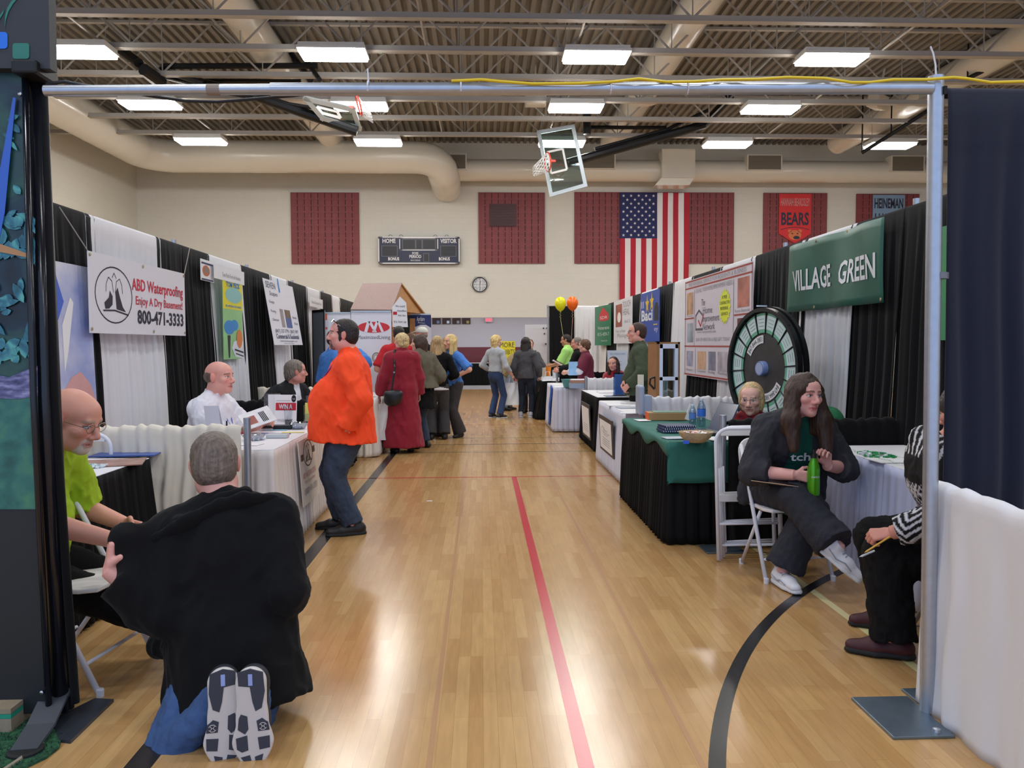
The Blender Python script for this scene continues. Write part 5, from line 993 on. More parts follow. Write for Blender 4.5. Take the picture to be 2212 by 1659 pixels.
        for sg in (-1, 1): out.append(e((sg * .032, .0755, .001), (.0135, .0135, .0125), .002))
        out += [c((0, .088, .012), (0, .112, -.032), .0085, .0125, .014), c((-.019, .084, -.063), (.0, .092, -.062), .0055, .007, .006), c((.019, .084, -.063), (.0, .092, -.062), .0055, .007, .006), c((-.015, .085, -.0765), (.015, .085, -.0765), .0075, kk=.006)]
        return out
    def hand(s, i, curls=None):
        d, n, cu = s.hd[i]; d = nz(d); n = np.asarray(n, float); n = nz(n - d * (n @ d)); lat = np.cross(d, n) * (1 if i == 1 else -1); k = s.H / 1.75 * (1.0 if s.male else .92); w = s.wr[i]; out = []; kn = []
        out.append(C(s.el[i] * .3 + w * .7, w, .022 * k * (.5 + s.g * .5), .021 * k, .02)); cs = curls or [cu] * 4
        for j, (lx, ln) in enumerate(((.030, .093), (.010, .098), (-.010, .093), (-.029, .083))):
            b = w + d * .018 * k + lat * lx * .62 * k; e = w + d * ln * k + lat * lx * k; out.append(C(b, e, .0135 * k, .0115 * k, .012 * k)); kn.append(e)
        for j, (e, L) in enumerate(zip(kn, ((.043, .027, .021), (.047, .030, .022), (.044, .028, .021), (.035, .022, .019)))):
            a = 0; p = e
            for q, (l_, bd) in enumerate(zip(L, (75, 85, 55))):
                a += RAD(bd) * cs[j]; dd = d * math.cos(a) + n * math.sin(a) + lat * (.06, .02, -.03, -.09)[j] * (1 - cs[j]); p2 = p + nz(dd) * l_ * k; out.append(C(p, p2, (.0098, .009, .0082)[q] * k, (.009, .0082, .0072)[q] * k, .004 * k)); p = p2
        tb = w + d * .028 * k + lat * .024 * k + n * .006 * k; t1 = tb + nz(d * .62 + lat * .62 + n * (.3 + .5 * cu)) * .040 * k; t2 = t1 + nz(d * .75 + lat * (.25 - .5 * cu) + n * (.25 + .6 * cu)) * .032 * k; t3 = t2 + nz(d * .8 + lat * (-.1 - .4 * cu) + n * (.2 + .5 * cu)) * .024 * k
        out += [C(tb, t1, .0155 * k, .0118 * k, .012 * k), C(t1, t2, .0112 * k, .0102 * k, .004 * k), C(t2, t3, .0102 * k, .0082 * k, .004 * k)]; return out
    # ---- finished objects
    def face_tint(s, P, skin, lips=(190, 116, 108), brow=(80, 60, 48), iris=(70, 80, 90), beard=None, beardc=(90, 76, 66), shave=None, hairt=None, hairc=(90, 80, 74)):
        q = ((P - s.HC) @ s.HR) / s.hk; x, y, z = np.abs(q[:, 0]), q[:, 1], q[:, 2]; c = np.tile(lin(skin), (len(P), 1)); near = (np.abs(q) < .16).all(1)
        def mix(mask, col, a=1.0): m = (np.clip(mask, 0, 1) * a * near)[:, None]; c[:] = c * (1 - m) + lin(col) * m
        red = tuple(int(v) for v in (np.array(skin) * V(1.0, .82, .80))); mix(1.2 - np.hypot((x - .042) / .026, (z + .03) / .028) * 1.1, red, .4); mix((1.3 - np.hypot(x / .02, (z + .036) / .02)) * (y > .09), red, .35); mix((x > .072) * (np.abs(z) < .04) * 1., red, .45)
        if hairt == 'sides': mix(np.minimum((.062 - z + .3 * np.minimum(y, 0)) * 60, 1) * (y < .035 - .25 * (z - .02)) * (z > -.075) * ((x > .045) | (y < -.05)), hairc, .85)
        if shave: mix((1.25 - np.hypot(x / .062, (z + .085) / .05)) * 2 * (y > -.01), shave, .55)
        if beard == 'goatee': mix((1.2 - np.hypot(x / .034, (z + .095) / .034)) * 3 * (y > .05), beardc, .85); mix((np.abs(z + .052) < .006) * (x < .03) * (y > .07) * 1., beardc, .7); mix((np.abs(x - .03) < .006) * (np.abs(z + .075) < .024) * (y > .06) * 1., beardc, .7)
        mix((1.35 - np.hypot(x / (.025), (z + .070) / .0095)) * 4 * (y > .07), lips, .7); mix((np.abs(z + .069) < .0018) * (x < .021) * (y > .07) * 1., (110, 56, 54), .8)
        mix((1 - np.hypot((x - .0085) / .005, (z + .045) / .004)) * 4 * (y > .085), (110, 60, 54), .7)
        bz = .026 - .35 * np.maximum(x - .034, 0) + .1 * np.minimum(x - .034, 0); mix((1.3 - np.abs(z - bz) / .0048) * 2 * (x > .011) * (x < .053) * (y > .05), brow, .75)
        ey = np.hypot((x - .032) / .0150, (z - .0005) / .0072); mix((1.4 - ey) * 2 * (y > .066), (120, 80, 72), .5); mix((1.05 - ey) * 8 * (y > .066), (226, 222, 220)); mix((.0066 - np.hypot(x - .0315, z - .0005)) * 1500 * (ey < 1.02) * (y > .066), iris); mix((.003 - np.hypot(x - .0315, z - .0005)) * 1500 * (y > .066), (16, 14, 14)); mix((np.abs(z - .0068 + 22 * (x - .032) ** 2) < .0018) * (np.abs(x - .032) < .016) * (y > .066) * 1., (50, 36, 32), .9)
        return c
    def body(s, label, h=.009, hh=.0045, fine_hands=True, skin=(222, 172, 152), group=None, hand_curls=(None, None), bare=False, **ft):
        pr = s.torso(-.006) + s.skull()
        for i in (0, 1): pr += s.arm(i, 0, 2.0) + s.hand(i, hand_curls[i]) + s.leg(i, -.008, upto=1.0) + s.foot(i)
        fine = [(s.HC + s.HR @ V(0, .0, -.01), .145 * s.hk, hh)]
        if fine_hands: fine += [(s.wr[i] + nz(s.hd[i][0]) * .07, .1, max(hh, .0045)) for i in (0, 1)]
        Vv, Q = field_mesh(pr, h, fine); me = np_mesh('person', Vv, Q, SKIN, s.face_tint(Vv, skin, **ft)); o = link('person', me, world=False); o.location = (s.x, s.y, 0); o.rotation_euler = (0, 0, s.yaw); s.o = o; s.parts = []
        return tag(o, label, 'person', group)
    def wear(s, name, prims, m, h=.010, noise=None, col=None, fine=(), parent=None, label=None):
        Vv, Q = field_mesh(prims, h, fine, noise); me = np_mesh(name, Vv, Q, m, None if col is None else col(Vv)); o = link(name, me, parent or s.o, world=False)
        if label: o['label'] = label
        return o
    def add(s, name, mb, m, parent=None, **k):
        return mb.build(name, m, parent or s.o, **k)
    # ---- wardrobe
    def top(s, name, m, o=.016, upto=1.9, hem=None, flare=0.0, collar=.03, r=1.05, cuff=0.0, folds=.005, fs=.12, h=.010, col=None, extra=(), k_hem=.04, hemcut=True, asym=0.0, hem_y=0.0):
        """hem: how far below the hip joint (fraction of H) the garment reaches"""
        H = s.H; pr = s.torso(o)
        for i in (0, 1):
            if upto: pr += s.arm(i, o * .9, upto if not isinstance(upto, tuple) else upto[i], r, cuff)
        hem = .03 if hem is None else hem; B = s.d1 if s.P[2] > .45 * H else s.d1
        pr.append(C(s.S1 - s.d1 * .02 * H, s.P - s.d1 * hem * H + s.F1 * (.0 + hem_y), .086 * H * s.g * (1 if s.male else .94) + o, .104 * H * s.g + o + flare, k_hem, s.F1, .80, cap=2))
        if s.belly: pr.append(C(s.S1 - s.d1 * .055 * H + s.F1 * .042 * H * s.belly, s.P - s.d1 * hem * H + s.F1 * .035 * H * s.belly, .082 * H * s.g + o, .085 * H * s.g + o + flare * .5, .05, s.R1, 1.0, cap=2))
        if collar: pr.append(C(s.NB - s.nd * .02 * H, s.NB + s.nd * collar * H, (.036 if s.male else .031) * H * (s.g * .5 + .5) + o * .9, (.0345 if s.male else .029) * H * (s.g * .4 + .6) + o * .4, .012, cap=2))
        pr += list(extra); pr.append(HS(s.P - s.d1 * hem * H, -s.d1)) if hemcut else None
        return s.wear(name, pr, m, h, (lambda P: crease(P, folds, fs)) if folds else None, col)
    def pants(s, m, o=.012, r=1.08, upto=.96, hem=0.0, name='trousers', folds=.004, fs=.11, h=.010, waist=.04, seat=1.0, col=None, extra=()):
        H, g = s.H, s.g; B = np.array([s.R1, s.F1, s.d1]); pr = [E(s.P + s.d1 * .008 * H - s.F1 * .01 * H, (.098 * H * g + o, .074 * H * g * seat + o, .082 * H + o), B, .04), C(s.P, s.P + s.d1 * waist * H, .088 * H * g + o, .086 * H * g + o, .03, s.F1, .78, cap=2)]
        for i in (0, 1): pr += s.leg(i, o, r, upto, hem)
        pr += list(extra); return s.wear(name, pr, m, h, lambda P: crease(P, folds, fs), col)
    def shoes(s, m, msole=None, sc=1.0, h=.007):
        for i in (0, 1):
            pr, (o_, A, k) = s.shoe(i, sc); sh_ = s.wear('shoe', pr, m, h)
            if msole:
                up = A @ V(0, 0, 1); q = lambda *p: o_ + A @ (V(*p) * k)
                s.wear('sole', [C(q(0, -.05, .0), q(0, .08, .0), .045 * k, .049 * k, .02, up, .9), C(q(0, .08, .0), q(0, .165, .0), .050 * k, .038 * k, .02, up, .8), HS(q(0, 0, -.004), -up), HS(q(0, 0, .022), up)], msole, h, parent=sh_)
    def hair(s, style, m, h=.006, amp=.0035, extra=(), front=None, vol=0.0, fx=None, crop=False):
        T, k, R = s.h, s.hk, s.HR.T; e = lambda c, r, kk=.02, op='u': E(T(*c), V(*r) * k, R, kk * k, op); c = lambda a, b, ra, rb=None, kk=.03, n=None, f=1, cap=0: C(T(*a), T(*b), ra * k, (rb or ra) * k, kk * k, None if n is None else s.HR @ V(*n), f, cap)
        fx = fx or (.066 if s.male else .058); face = [e((0, .112, -.035), (fx, .076, .102), .012, 's')] if front is None else front
        cap_ = [e((0, -.016, .034), (.083 + vol, .103 + vol, .090 + vol))]
        if style == 'short': pr = cap_ + [e((0, -.05, -.02), (.077 + vol, .066, .065), .03)] + face + [e((s_ * .085, .01, -.03), (.02, .022, .05), .008, 's') for s_ in (-1, 1)] + [e((0, -.02, -.115), (.1, .12, .05), .01, 's')]
        elif style == 'fringe': pr = [e((0, -.030, .008), (.0805, .088, .064))] + [e((0, .03, .105), (.060, .12, .066), .008, 's'), e((0, -.02, -.115), (.1, .12, .05), .01, 's')] + face + [e((s_ * .085, .01, -.03), (.02, .022, .05), .008, 's') for s_ in (-1, 1)]
        elif style == 'bob': pr = cap_ + [e((0, -.045, -.02), (.088 + vol, .075 + vol, .085)), e((-.066, -.01, -.02), (.03 + vol, .05, .08)), e((.066, -.01, -.02), (.03 + vol, .05, .08))] + face
        elif style == 'long':
            pr = cap_ + [c((0, -.06, .0), (0, -.085, -.26), .078 + vol, .07, n=(0, 1, 0), f=.55), c((-.068, -.01, .0), (-.088, -.02, -.2), .036 + vol, .034), c((.068, -.01, .0), (.088, -.02, -.2), .036 + vol, .034)] + face
        elif style == 'curly': pr = cap_ + [e((0, -.03, .02), (.095 + vol, .1 + vol, .088)), e((0, -.05, -.04), (.085 + vol, .07, .06))] + face
        pr += list(extra); fq = 330 if style != 'curly' else 60
        def nzz(P):
            q = (np.stack(P, 1) - s.HC) @ s.HR / k; a = np.arctan2(q[:, 0], -q[:, 1] + .02); 
            if crop: return .0018 * wob(P, .011) + .001 * wob(P, .03)
            if style == 'curly': return amp * 1.6 * wob(P, .035)
            return amp * (np.sin(a * 34 + 3 * np.sin(q[:, 2] * 18) + 5 * q[:, 2]) * .6 + np.sin(a * 71 + q[:, 2] * 9) * .4) + amp * .7 * wob(P, .06)
        return s.wear('hair', pr, m, h, nzz)
    def glasses(s, m, r=.021, lens=True):
        T, k = s.h, s.hk; mb = MB()
        for sg in (-1, 1):
            mb.tube([Vector(T(sg * .033 + r * math.cos(a) * 1.15, .1015 - .0015, .0 + r * math.sin(a) * .85)) for a in [j * PI / 10 for j in range(21)]], .0011 * k, 5); mb.tube([Vector(T(sg * .057, .1, .004)), Vector(T(sg * .08, .02, .006)), Vector(T(sg * .084, -.012, .002))], .0011 * k, 5)
        mb.tube([Vector(T(-.009, .101, .004)), Vector(T(0, .106, .007)), Vector(T(.009, .101, .004))], .0011 * k, 5); g_ = s.add('glasses', mb, m)
        if lens:
            for sg in (-1, 1):
                mb = MB(); vs = [Vector(T(sg * .033 + r * math.cos(j * PI / 10) * 1.1, .1005, r * math.sin(j * PI / 10) * .8)) for j in range(20)]; mb.add(vs, [tuple(range(20))]); mb.build('lens', clear_mat('lens_clear', gloss=.08), g_)
        return g_
def hairmat(name, c, rough=.5): return mat(name, c, rough, noise=.45, nscale=70, stretch=(1, 1, .1), spec=.4, bump=.5, bscale=110)
# ------------------------------------------------------------------ the visitors and stall holders
def wl(x, y, yaw): M = rotz(RAD(yaw)); return lambda v: M.T @ (np.array(v, float) - V(x, y, 0))
def pl(px, py, Y): return np.array(at(px, py, Y=Y))
JEAN = mat('dark_denim', (52, 64, 84), .85, noise=.18, nscale=14, bump=.6, bscale=22); JEANB = mat('blue_denim', (56, 84, 128), .85, noise=.2, nscale=14, bump=.6, bscale=22); JEANL = mat('pale_denim', (140, 162, 190), .85, noise=.15, nscale=14)
PBLK = mat('black_trousers', (16, 16, 18), .88, spec=.2, bump=.5, bscale=18); PGRY = mat('charcoal_trousers', (62, 60, 62), .85); SHB = mat('black_shoe', (30, 28, 28), .5); SOLE = mat('dark_sole', (22, 22, 22), .7); SHW = mat('white_sneaker', (222, 222, 228), .5); SOLW = mat('white_sole', (216, 218, 222), .6)
HBR, HDK, HBL, HGR, HLB, HGD, HCH = hairmat('brown_hair', (62, 44, 36)), hairmat('dark_hair', (38, 30, 28)), hairmat('blond_hair', (214, 186, 124)), hairmat('grey_hair', (124, 114, 104)), hairmat('light_brown_hair', (150, 122, 88)), hairmat('pale_blond_hair', (206, 186, 150)), hairmat('chestnut_hair', (96, 66, 46))
CHR = mat('chrome', (210, 210, 214), .15, 1.0)
# --- kneeling man in the black coat
x, y, yw = -.85, 3.13, 10; L_ = wl(x, y, yw)
r = Rig(x, y, yw, 1.80, hip=L_((-.96, 3.15, .27)), lean=(13, -6), neck=8, head=(4, -6, -4), hoff=(-.03, 0, -.005), hands=((L_((-1.41, 3.06, .62)), (V(.1, .1, 1), V(.9, .3, 0), .85)), (L_((-.82, 3.40, .44)), None)), poles=((-.2, -.5, -1), (.15, -.6, -1)), feet=(L_((-.935, 2.89, .22)), L_((-.82, 2.88, .225))), kpoles=((-.55, 1, -.25), (-.05, 1, -.25)), toes=(6, -4), footp=(-86, -86), shw=1.0, g=1.08, hs=1.08)
r.body('person kneeling in a black wool coat and blue jeans with patterned sneaker soles', skin=(222, 160, 146), h=.008, hh=.004)
COAT = mat('black_wool', (13, 13, 15), .92, spec=.2, sheen=.04, noise=.15, nscale=90, bump=.25, bscale=11)
cb_ = [C(r.NB + r.nd * .0 - r.F * .055, r.sh[1] * .62 + r.SC * .38 - r.F * .075 + r.d2 * .045, .034, .022, .01), C(r.NB - r.F * .055, r.sh[0] * .8 + r.SC * .2 - r.F * .09 + r.d2 * .03, .034, .03, .01), C(r.NB - r.nd * .05 - r.F * .085, r.sh[0] * .7 + r.SC * .3 - r.F * .10 - r.d2 * .0, .03, .026, .01), C(r.sh[0] * .8 + r.SC * .2 - r.F * .09 + r.d2 * .03, r.sh[0] * 1.2 - r.SC * .2 + r.F * .02 + r.d2 * .03, .03, .02, .01),
       C(r.sh[0] + r.d2 * .01 + r.F * .06, r.wr[0] + V(.05, .03, .10), .05, .045, .06), C(r.sh[0] + r.F * .06 - r.d2 * .08, r.wr[0] + V(.10, .03, .0), .08, .06, .05), C(r.wr[0] + V(.06, .02, .12), r.wr[0] + V(.10, .02, -.18), .045, .06, .05), C(r.P + V(-.2, .06, .02), r.P + V(-.34, .20, -.03), .06, .05, .06), C(r.P + V(-.12, .0, .12), r.P + V(-.17, .0, -.16), .12, .11, .06)]
r.top('coat', COAT, o=.030, upto=(1.80, 2.0), hem=.115, flare=.03, collar=.018, r=1.25, cuff=.014, folds=.010, fs=.24, h=.010, extra=cb_)
cp = [r.NB + r.R * .19 - r.F * .05 - r.d2 * .0, r.NB + r.R * .09 - r.F * .10 + r.d2 * .02, r.NB - r.F * .115 + r.d2 * .005, r.NB - r.R * .12 - r.F * .115 - r.d2 * .035, r.NB - r.R * .24 - r.F * .08 - r.d2 * .085]
r.wear('collar', [C(a, b, .036, .034, .01, nz(r.F * .8 + r.d2 * .5), .55) for a, b in zip(cp[:-1], cp[1:])] + [C(cp[1] + r.F * .05 + r.d2 * .03, cp[2] + r.F * .05 + r.d2 * .03, .03, .03, .01), C(cp[2] + r.F * .05 + r.d2 * .03, cp[3] + r.F * .07 + r.d2 * .03, .03, .026, .01)], COAT, .007, lambda P: crease(P, .003, .1))
r.wear('shirt_collar', [C(r.NB - r.nd * .02, r.NB + r.nd * .062, .070, .066, .01, cap=2)], mat('maroon_knit', (84, 40, 48), .85), .006)
r.pants(JEANB, o=.004, r=1.04, upto=.98, hem=.004, seat=.8, h=.009, folds=.007, fs=.10)
r.hair('short', hairmat('grey_brown_hair', (112, 98, 88)), crop=True, h=.0045)
SHN = mat('sneaker_black', (34, 38, 48), .6); SOLP = mat('sole_white', (206, 200, 196), .6); PADM = mat('sole_pad', (54, 60, 74), .6)
for i in (0, 1):
    pr, (o_, A, k) = r.shoe(i, 1.16); sh_ = r.wear('shoe', pr, SHN, .006); up = A @ V(0, 0, 1); q = lambda *p: o_ + A @ (V(*p) * k)
    so = r.wear('sole', [C(q(0, -.055, 0), q(0, .05, 0), .044 * k, .042 * k, .02, up, .9), C(q(0, .05, 0), q(0, .13, 0), .042 * k, .056 * k, .02, up, .8), C(q(0, .13, 0), q(0, .185, 0), .054 * k, .038 * k, .02, up, .8), HS(q(0, 0, -.012), -up), HS(q(0, 0, .024), up)], SOLP, .005, parent=sh_)
    sg = 1 if i else -1
    def pad(P, nm='tread_pad', m=PADM, z=-.0135):
        mb = MB(); b = [Vector(q(a * sg, c, z)) for a, c in P]; t = [Vector(q(a * sg, c, -.008)) for a, c in P]; n = len(P); f = [tuple(range(n)), tuple(range(2 * n - 1, n - 1, -1))] + [((j + 1) % n, j, n + j, n + (j + 1) % n) for j in range(n)]; mb.add(b + t, f); return mb.build(nm, m, so)
    heel = pad([(-.036, -.09), (.0, -.1), (.036, -.088), (.04, -.03), (.03, .02), (.012, .03), (.004, -.0), (-.002, -.045), (-.034, -.05)]); pad([(-.006, -.085), (.006, -.085), (.006, -.05), (-.006, -.05)], 'gel_window', mat('gel_blue', (150, 170, 226), .3), -.0145)
    pad([(-.006 - .03, .05), (-.03, .038), (-.012, .045), (-.010, .085), (-.02, .1), (-.04, .085)]); pt = pad([(.014, .06), (.03, .052), (.046, .066), (.05, .09), (.018, .092)])
    pad([(.016, .112), (.05, .108), (.05, .145), (.02, .15)]); pad([(-.046, .112), (-.014, .104), (-.012, .15), (-.03, .156), (-.044, .146)]); pad([(-.034, .172), (-.008, .166), (-.004, .184), (-.022, .19)]); pad([(.006, .172), (.03, .164), (.026, .184), (.008, .194)])
    mb = MB()
    for a0_, b0_, a1_, b1_ in ((.022, .072, .028, .066), (.028, .066, .036, .066), (.036, .066, .042, .072), (.022, .082, .028, .087), (.028, .087, .036, .087), (.036, .087, .042, .081), (.026, .07, .030, .0765), (.038, .07, .034, .0765), (.030, .0765, .026, .083), (.034, .0765, .038, .083), (.03, .0765, .034, .0765)): mb.tube([Vector(q(a0_ * sg, b0_, -.0145)), Vector(q(a1_ * sg, b1_, -.0145))], .0011, 5)
    mb.build('logo', SOLP, pt)
r.glasses(CHR, lens=False)
# --- bald man in the lime shirt
x, y, yw = -1.93, 3.62, -98; L_ = wl(x, y, yw)
r = Rig(x, y, yw, 1.78, hip=L_((-2.14, 3.64, .52)), lean=(14, 0), bend=14, neck=24, head=(-2, -18, 0), hands=((L_((-1.7, 3.85, .62)), None), (L_((-1.60, 3.52, .62)), (V(.1, 1, .1), V(-.6, 0, -.8), .4))), poles=((-.5, -.5, -.7), (.6, -.4, -.7)), feet=(L_((-1.1, 3.85, .08)), L_((-1.14, 3.68, .08))), kpoles=((0, .6, 1), (0, .6, 1)), g=1.15, belly=1.0, hs=1.13)
r.body('person seated, bald with glasses and white goatee, in a lime green shirt', skin=(214, 152, 132), h=.008, hh=.0032, beard='goatee', beardc=(206, 196, 188), brow=(170, 150, 132), iris=(60, 70, 80))
r.top('shirt', mat('lime_cotton', (156, 190, 30), .85, bump=.22, bscale=12), o=.02, upto=.95, hem=.02, collar=.03, r=1.35, cuff=.012, folds=.010, fs=.14, h=.009); r.wear('shirt_collar', [C(r.NB - r.nd * .015, r.NB + r.nd * .035, .086, .074, .01, cap=2)], mat('lime_cotton'), .007); r.pants(PBLK, o=.016); r.shoes(SHB, SOLE); r.glasses(mat('silver_wire', (150, 150, 156), .25, 1.0)); 
# --- man in the white shirt
x, y, yw = -2.32, 6.82, -100; L_ = wl(x, y, yw)
r = Rig(x, y, yw, 1.80, hip=L_((-2.30, 6.82, .47)), lean=(5, 0), bend=2, neck=8, head=(-4, 2, 0), hands=((L_((-1.86, 6.86, .80)), (V(.3, 1, .5), V(.7, .2, -.6), .5)), (L_((-1.93, 6.64, .775)), (V(-.1, 1, .35), V(-.8, .3, .4), .55))), poles=((-.6, -.4, -.7), (.6, -.4, -.7)), feet=(L_((-1.85, 6.95, .08)), L_((-1.85, 6.7, .08))), kpoles=((0, .6, 1), (0, .6, 1)), g=1.22, belly=.9, hs=1.1, shw=1.04)
r.body('person seated behind the ivory table in a white shirt, holding a magazine', skin=(226, 164, 148), h=.009, hh=.004, brow=(110, 84, 70))
r.hair('fringe', hairmat('thin_brown_hair', (104, 86, 78)), crop=True, h=.005)
WSH = mat('white_shirt', (226, 228, 236), .8, bump=.25, bscale=12)
r.top('shirt', WSH, o=.02, upto=(.98, 1.0), hem=.02, collar=.04, r=1.4, cuff=.012, folds=.011, fs=.14, h=.010); r.wear('shirt_collar', [C(r.NB - r.nd * .015, r.NB + r.nd * .04, .094, .080, .01, cap=2), C(r.NB + r.nd * .01 + r.R * .05 + r.F * .06, r.NB - r.nd * .045 + r.R * .045 + r.F * .125, .016, .010, .01), C(r.NB + r.nd * .01 - r.R * .05 + r.F * .06, r.NB - r.nd * .045 - r.R * .045 + r.F * .125, .016, .010, .01)], WSH, .007); r.pants(PGRY); r.shoes(SHB)
ly = mat('lanyard_blue', (60, 96, 190), .6)
mb = MB(); c0_ = r.S1 + r.d2 * .02 + r.F * .215
for sg in (-1, 1): mb.tube([Vector(p) for p in (r.NB + r.R * sg * .075 + r.F * .0 + r.nd * .03, r.NB + r.R * sg * .06 + r.F * .1 - r.d2 * .03, r.S1 + r.d2 * .12 + r.R * sg * .035 + r.F * .165, c0_)], .004, 6)
mb.build('lanyard', ly, r.o); MB().box(Vector(r.S1 + r.d2 * .07 + r.R * .09 + r.F * .19), (.012, .01, .11)).build('pen', mat('pen_navy', (30, 36, 60), .4), r.o)
# --- man in the dark suit
x, y, yw = -2.2, 9.0, -118; L_ = wl(x, y, yw)
r = Rig(x, y, yw, 1.72, hip=L_((-2.22, 9.0, .50)), lean=(14, 0), bend=2, neck=6, head=(50, 0, 0), hands=((L_((-1.85, 8.85, .76)), None), (L_((-2.1, 8.65, .76)), None)), poles=((-.8, -.4, -.5), (.8, -.4, -.5)), feet=(L_((-1.9, 8.6, .08)), L_((-2.1, 8.5, .08))), kpoles=((0, .6, 1), (0, .6, 1)), g=1.2, hs=1.06)
r.body('person seated further back in a dark suit with grey wavy hair, looking away', skin=(216, 150, 136), h=.011, hh=.005)
def suitcol(w=.045):
    def f(Vv, r=None):
        R_ = CUR; q = Vv - R_.S1; a = q @ R_.R; fz = q @ R_.F; z = q @ R_.d2; c = np.tile(lin((30, 31, 35)), (len(Vv), 1)); m = (fz > .03) & (np.abs(a) < np.clip((z + .05) * .28, 0, w)); c[m] = lin((220, 222, 232)); return c
    return f
CUR = r; r.top('jacket', TINT, o=.026, upto=1.94, hem=.06, collar=.02, r=1.3, cuff=.006, folds=.009, fs=.16, h=.011, col=suitcol()); r.wear('shirt_collar', [C(r.NB - r.nd * .02, r.NB + r.nd * .05, .066, .062, .01, cap=2)], WSH, .008); r.pants(PBLK); r.shoes(SHB)
r.hair('short', HGR, extra=[E(r.h(0, -.085, -.05), V(.06, .035, .05) * r.hk, r.HR.T, .02)], vol=.004)
# --- man in the orange shirt
p = fl(757, 1148); x, y, yw = p.x, p.y, 96; L_ = wl(x, y, yw); Hm = at(742, 688, Y=y).z
r = Rig(x, y, yw, Hm, lean=(-3, 0), bend=4, neck=10, head=(2, 4, 0), hands=((V(-.25, .0, .83), (V(.35, .3, -.9), V(1, 0, 0), .4)), (V(.26, .05, .80), None)), poles=((-.6, -.9, 0), (.5, -.8, 0)), feet=(V(-.10, -.03, .075), V(.11, .07, .075)), toes=(12, -6), g=1.30, belly=1.55, hs=1.07, shw=1.02)
r.body('person standing in a bright orange shirt and dark jeans, sunglasses pushed up on his head', skin=(226, 160, 146), h=.009, hh=.004, beard='goatee', beardc=(74, 58, 52), shave=(170, 130, 120), brow=(46, 34, 30))
ORS = mat('orange_cotton', (255, 74, 18), .8, bump=.2, bscale=10)
r.top('shirt', ORS, o=.022, upto=1.93, hem=.085, flare=.03, collar=.034, r=1.36, cuff=.004, folds=.010, fs=.19, h=.009)
r.wear('shirt_collar', [C(r.NB - r.nd * .015 - r.F * .01, r.NB + r.nd * .035 - r.F * .012, .092, .080, .01, cap=2), C(r.NB + r.nd * .01 + r.R * .06 + r.F * .06, r.NB - r.nd * .03 + r.R * .05 + r.F * .12, .016, .010, .01), C(r.NB + r.nd * .01 - r.R * .06 + r.F * .06, r.NB - r.nd * .03 - r.R * .05 + r.F * .12, .016, .010, .01)], ORS, .007)
r.pants(JEAN, o=.008, r=1.30, hem=.012, h=.009, folds=.008, fs=.12, seat=.95); r.shoes(SHB, SOLE, 1.12); r.hair('short', hairmat('black_brown_hair', (40, 30, 28)), amp=.002, h=.005, extra=[E(r.h(s_ * .074, .018, -.02), V(.008, .012, .035) * r.hk, r.HR.T, .005) for s_ in (-1, 1)], crop=True)
mb = MB(); 
for sg in (-1, 1): mb.tube([Vector(q) for q in (r.NB + r.R * sg * .09 + r.nd * .045, r.NB + r.R * sg * .085 + r.F * .10 - r.d2 * .03, r.S1 + r.d2 * .06 + r.R * sg * .05 + r.F * .235, r.S1 - r.d2 * .07 + r.F * .285 - r.R * .01)], .006, 6)
ln = mb.build('lanyard', mat('lanyard_purple', (110, 50, 130), .6), r.o); MB().box(Vector(r.S1 - r.d2 * .14 + r.F * .30 - r.R * .01), (.07, .006, .1)).build('badge', mat('badge_clear', (206, 190, 186), .3), ln)
mb = MB()
for sg in (-1, 1):
    mb.tube([Vector(r.h(sg * .084, -.03, .02)), Vector(r.h(sg * .088, .04, .075)), Vector(r.h(sg * .06, .075, .10))], .003, 6)
    mb.add([Vector(r.h(*q)) for q in ((sg * .012, .076, .116), (sg * .06, .068, .106), (sg * .058, .092, .086), (sg * .016, .098, .090))], [(0, 1, 2, 3)])
mb.tube([Vector(r.h(-.06, .072, .104)), Vector(r.h(0, .08, .114)), Vector(r.h(.06, .072, .104))], .003, 6); mb.build('sunglasses', mat('lens_dark', (18, 20, 24), .1), r.o)
# --- seated woman with the green bottle
x, y, yw = 1.93, 5.12, 184; L_ = wl(x, y, yw)
r = Rig(x, y, yw, 1.70, hip=L_((1.93, 5.14, .535)), lean=(24, 0), bend=6, neck=2, head=(13, 0, -3), hands=((L_(pl(1787, 1006, 4.74)), (V(.25, .2, 1), V(.7, .6, -.2), .6)), (L_(pl(1716, 1026, 4.70)), (V(-1, .25, -.12), V(0, -.9, .1), .3))), poles=((-.8, -.2, -.8), (.8, -.3, -.8)), feet=(L_((1.81, 4.74, .085)), L_(pl(1812, 1186, 4.42))), kpoles=((-.3, .8, .8), (.45, .5, 1)), toes=(2, 56), footp=(0, -38), male=False, g=1.12, bust=1.25, hs=1.1, shw=1.05)
r.body('person seated on a white folding chair with long dark hair, holding a green bottle', skin=(230, 170, 160), h=.008, hh=.0032, lips=(196, 84, 92), brow=(70, 48, 42), iris=(80, 96, 110))
def cardi(Vv):
    q = Vv - r.S1; a, fz, z = q @ r.R, q @ r.F, q @ r.d2; c = np.tile(lin((54, 54, 60)), (len(Vv), 1)); m = (fz > .03) & (np.abs(a) < .068 + .03 * np.clip(-z, -.1, .2)); c[m] = lin((28, 92, 78)); return c
r.top('cardigan', TINT, o=.022, upto=(1.42, 1.42), hem=.05, flare=.02, collar=0, r=1.38, cuff=.008, folds=.008, fs=.13, h=.008, col=cardi, extra=[C(r.sh[0] - r.F * .02, r.P + V(-.21, .03, -.06), .075, .085, .05), C(r.P + V(-.2, .0, -.02), r.P + V(-.26, .02, -.27), .06, .03, .04, n=(1, 0, 0), f=.6), C(r.P + V(.2, .0, .04), r.P + V(.25, .02, -.08), .06, .04, .04)])
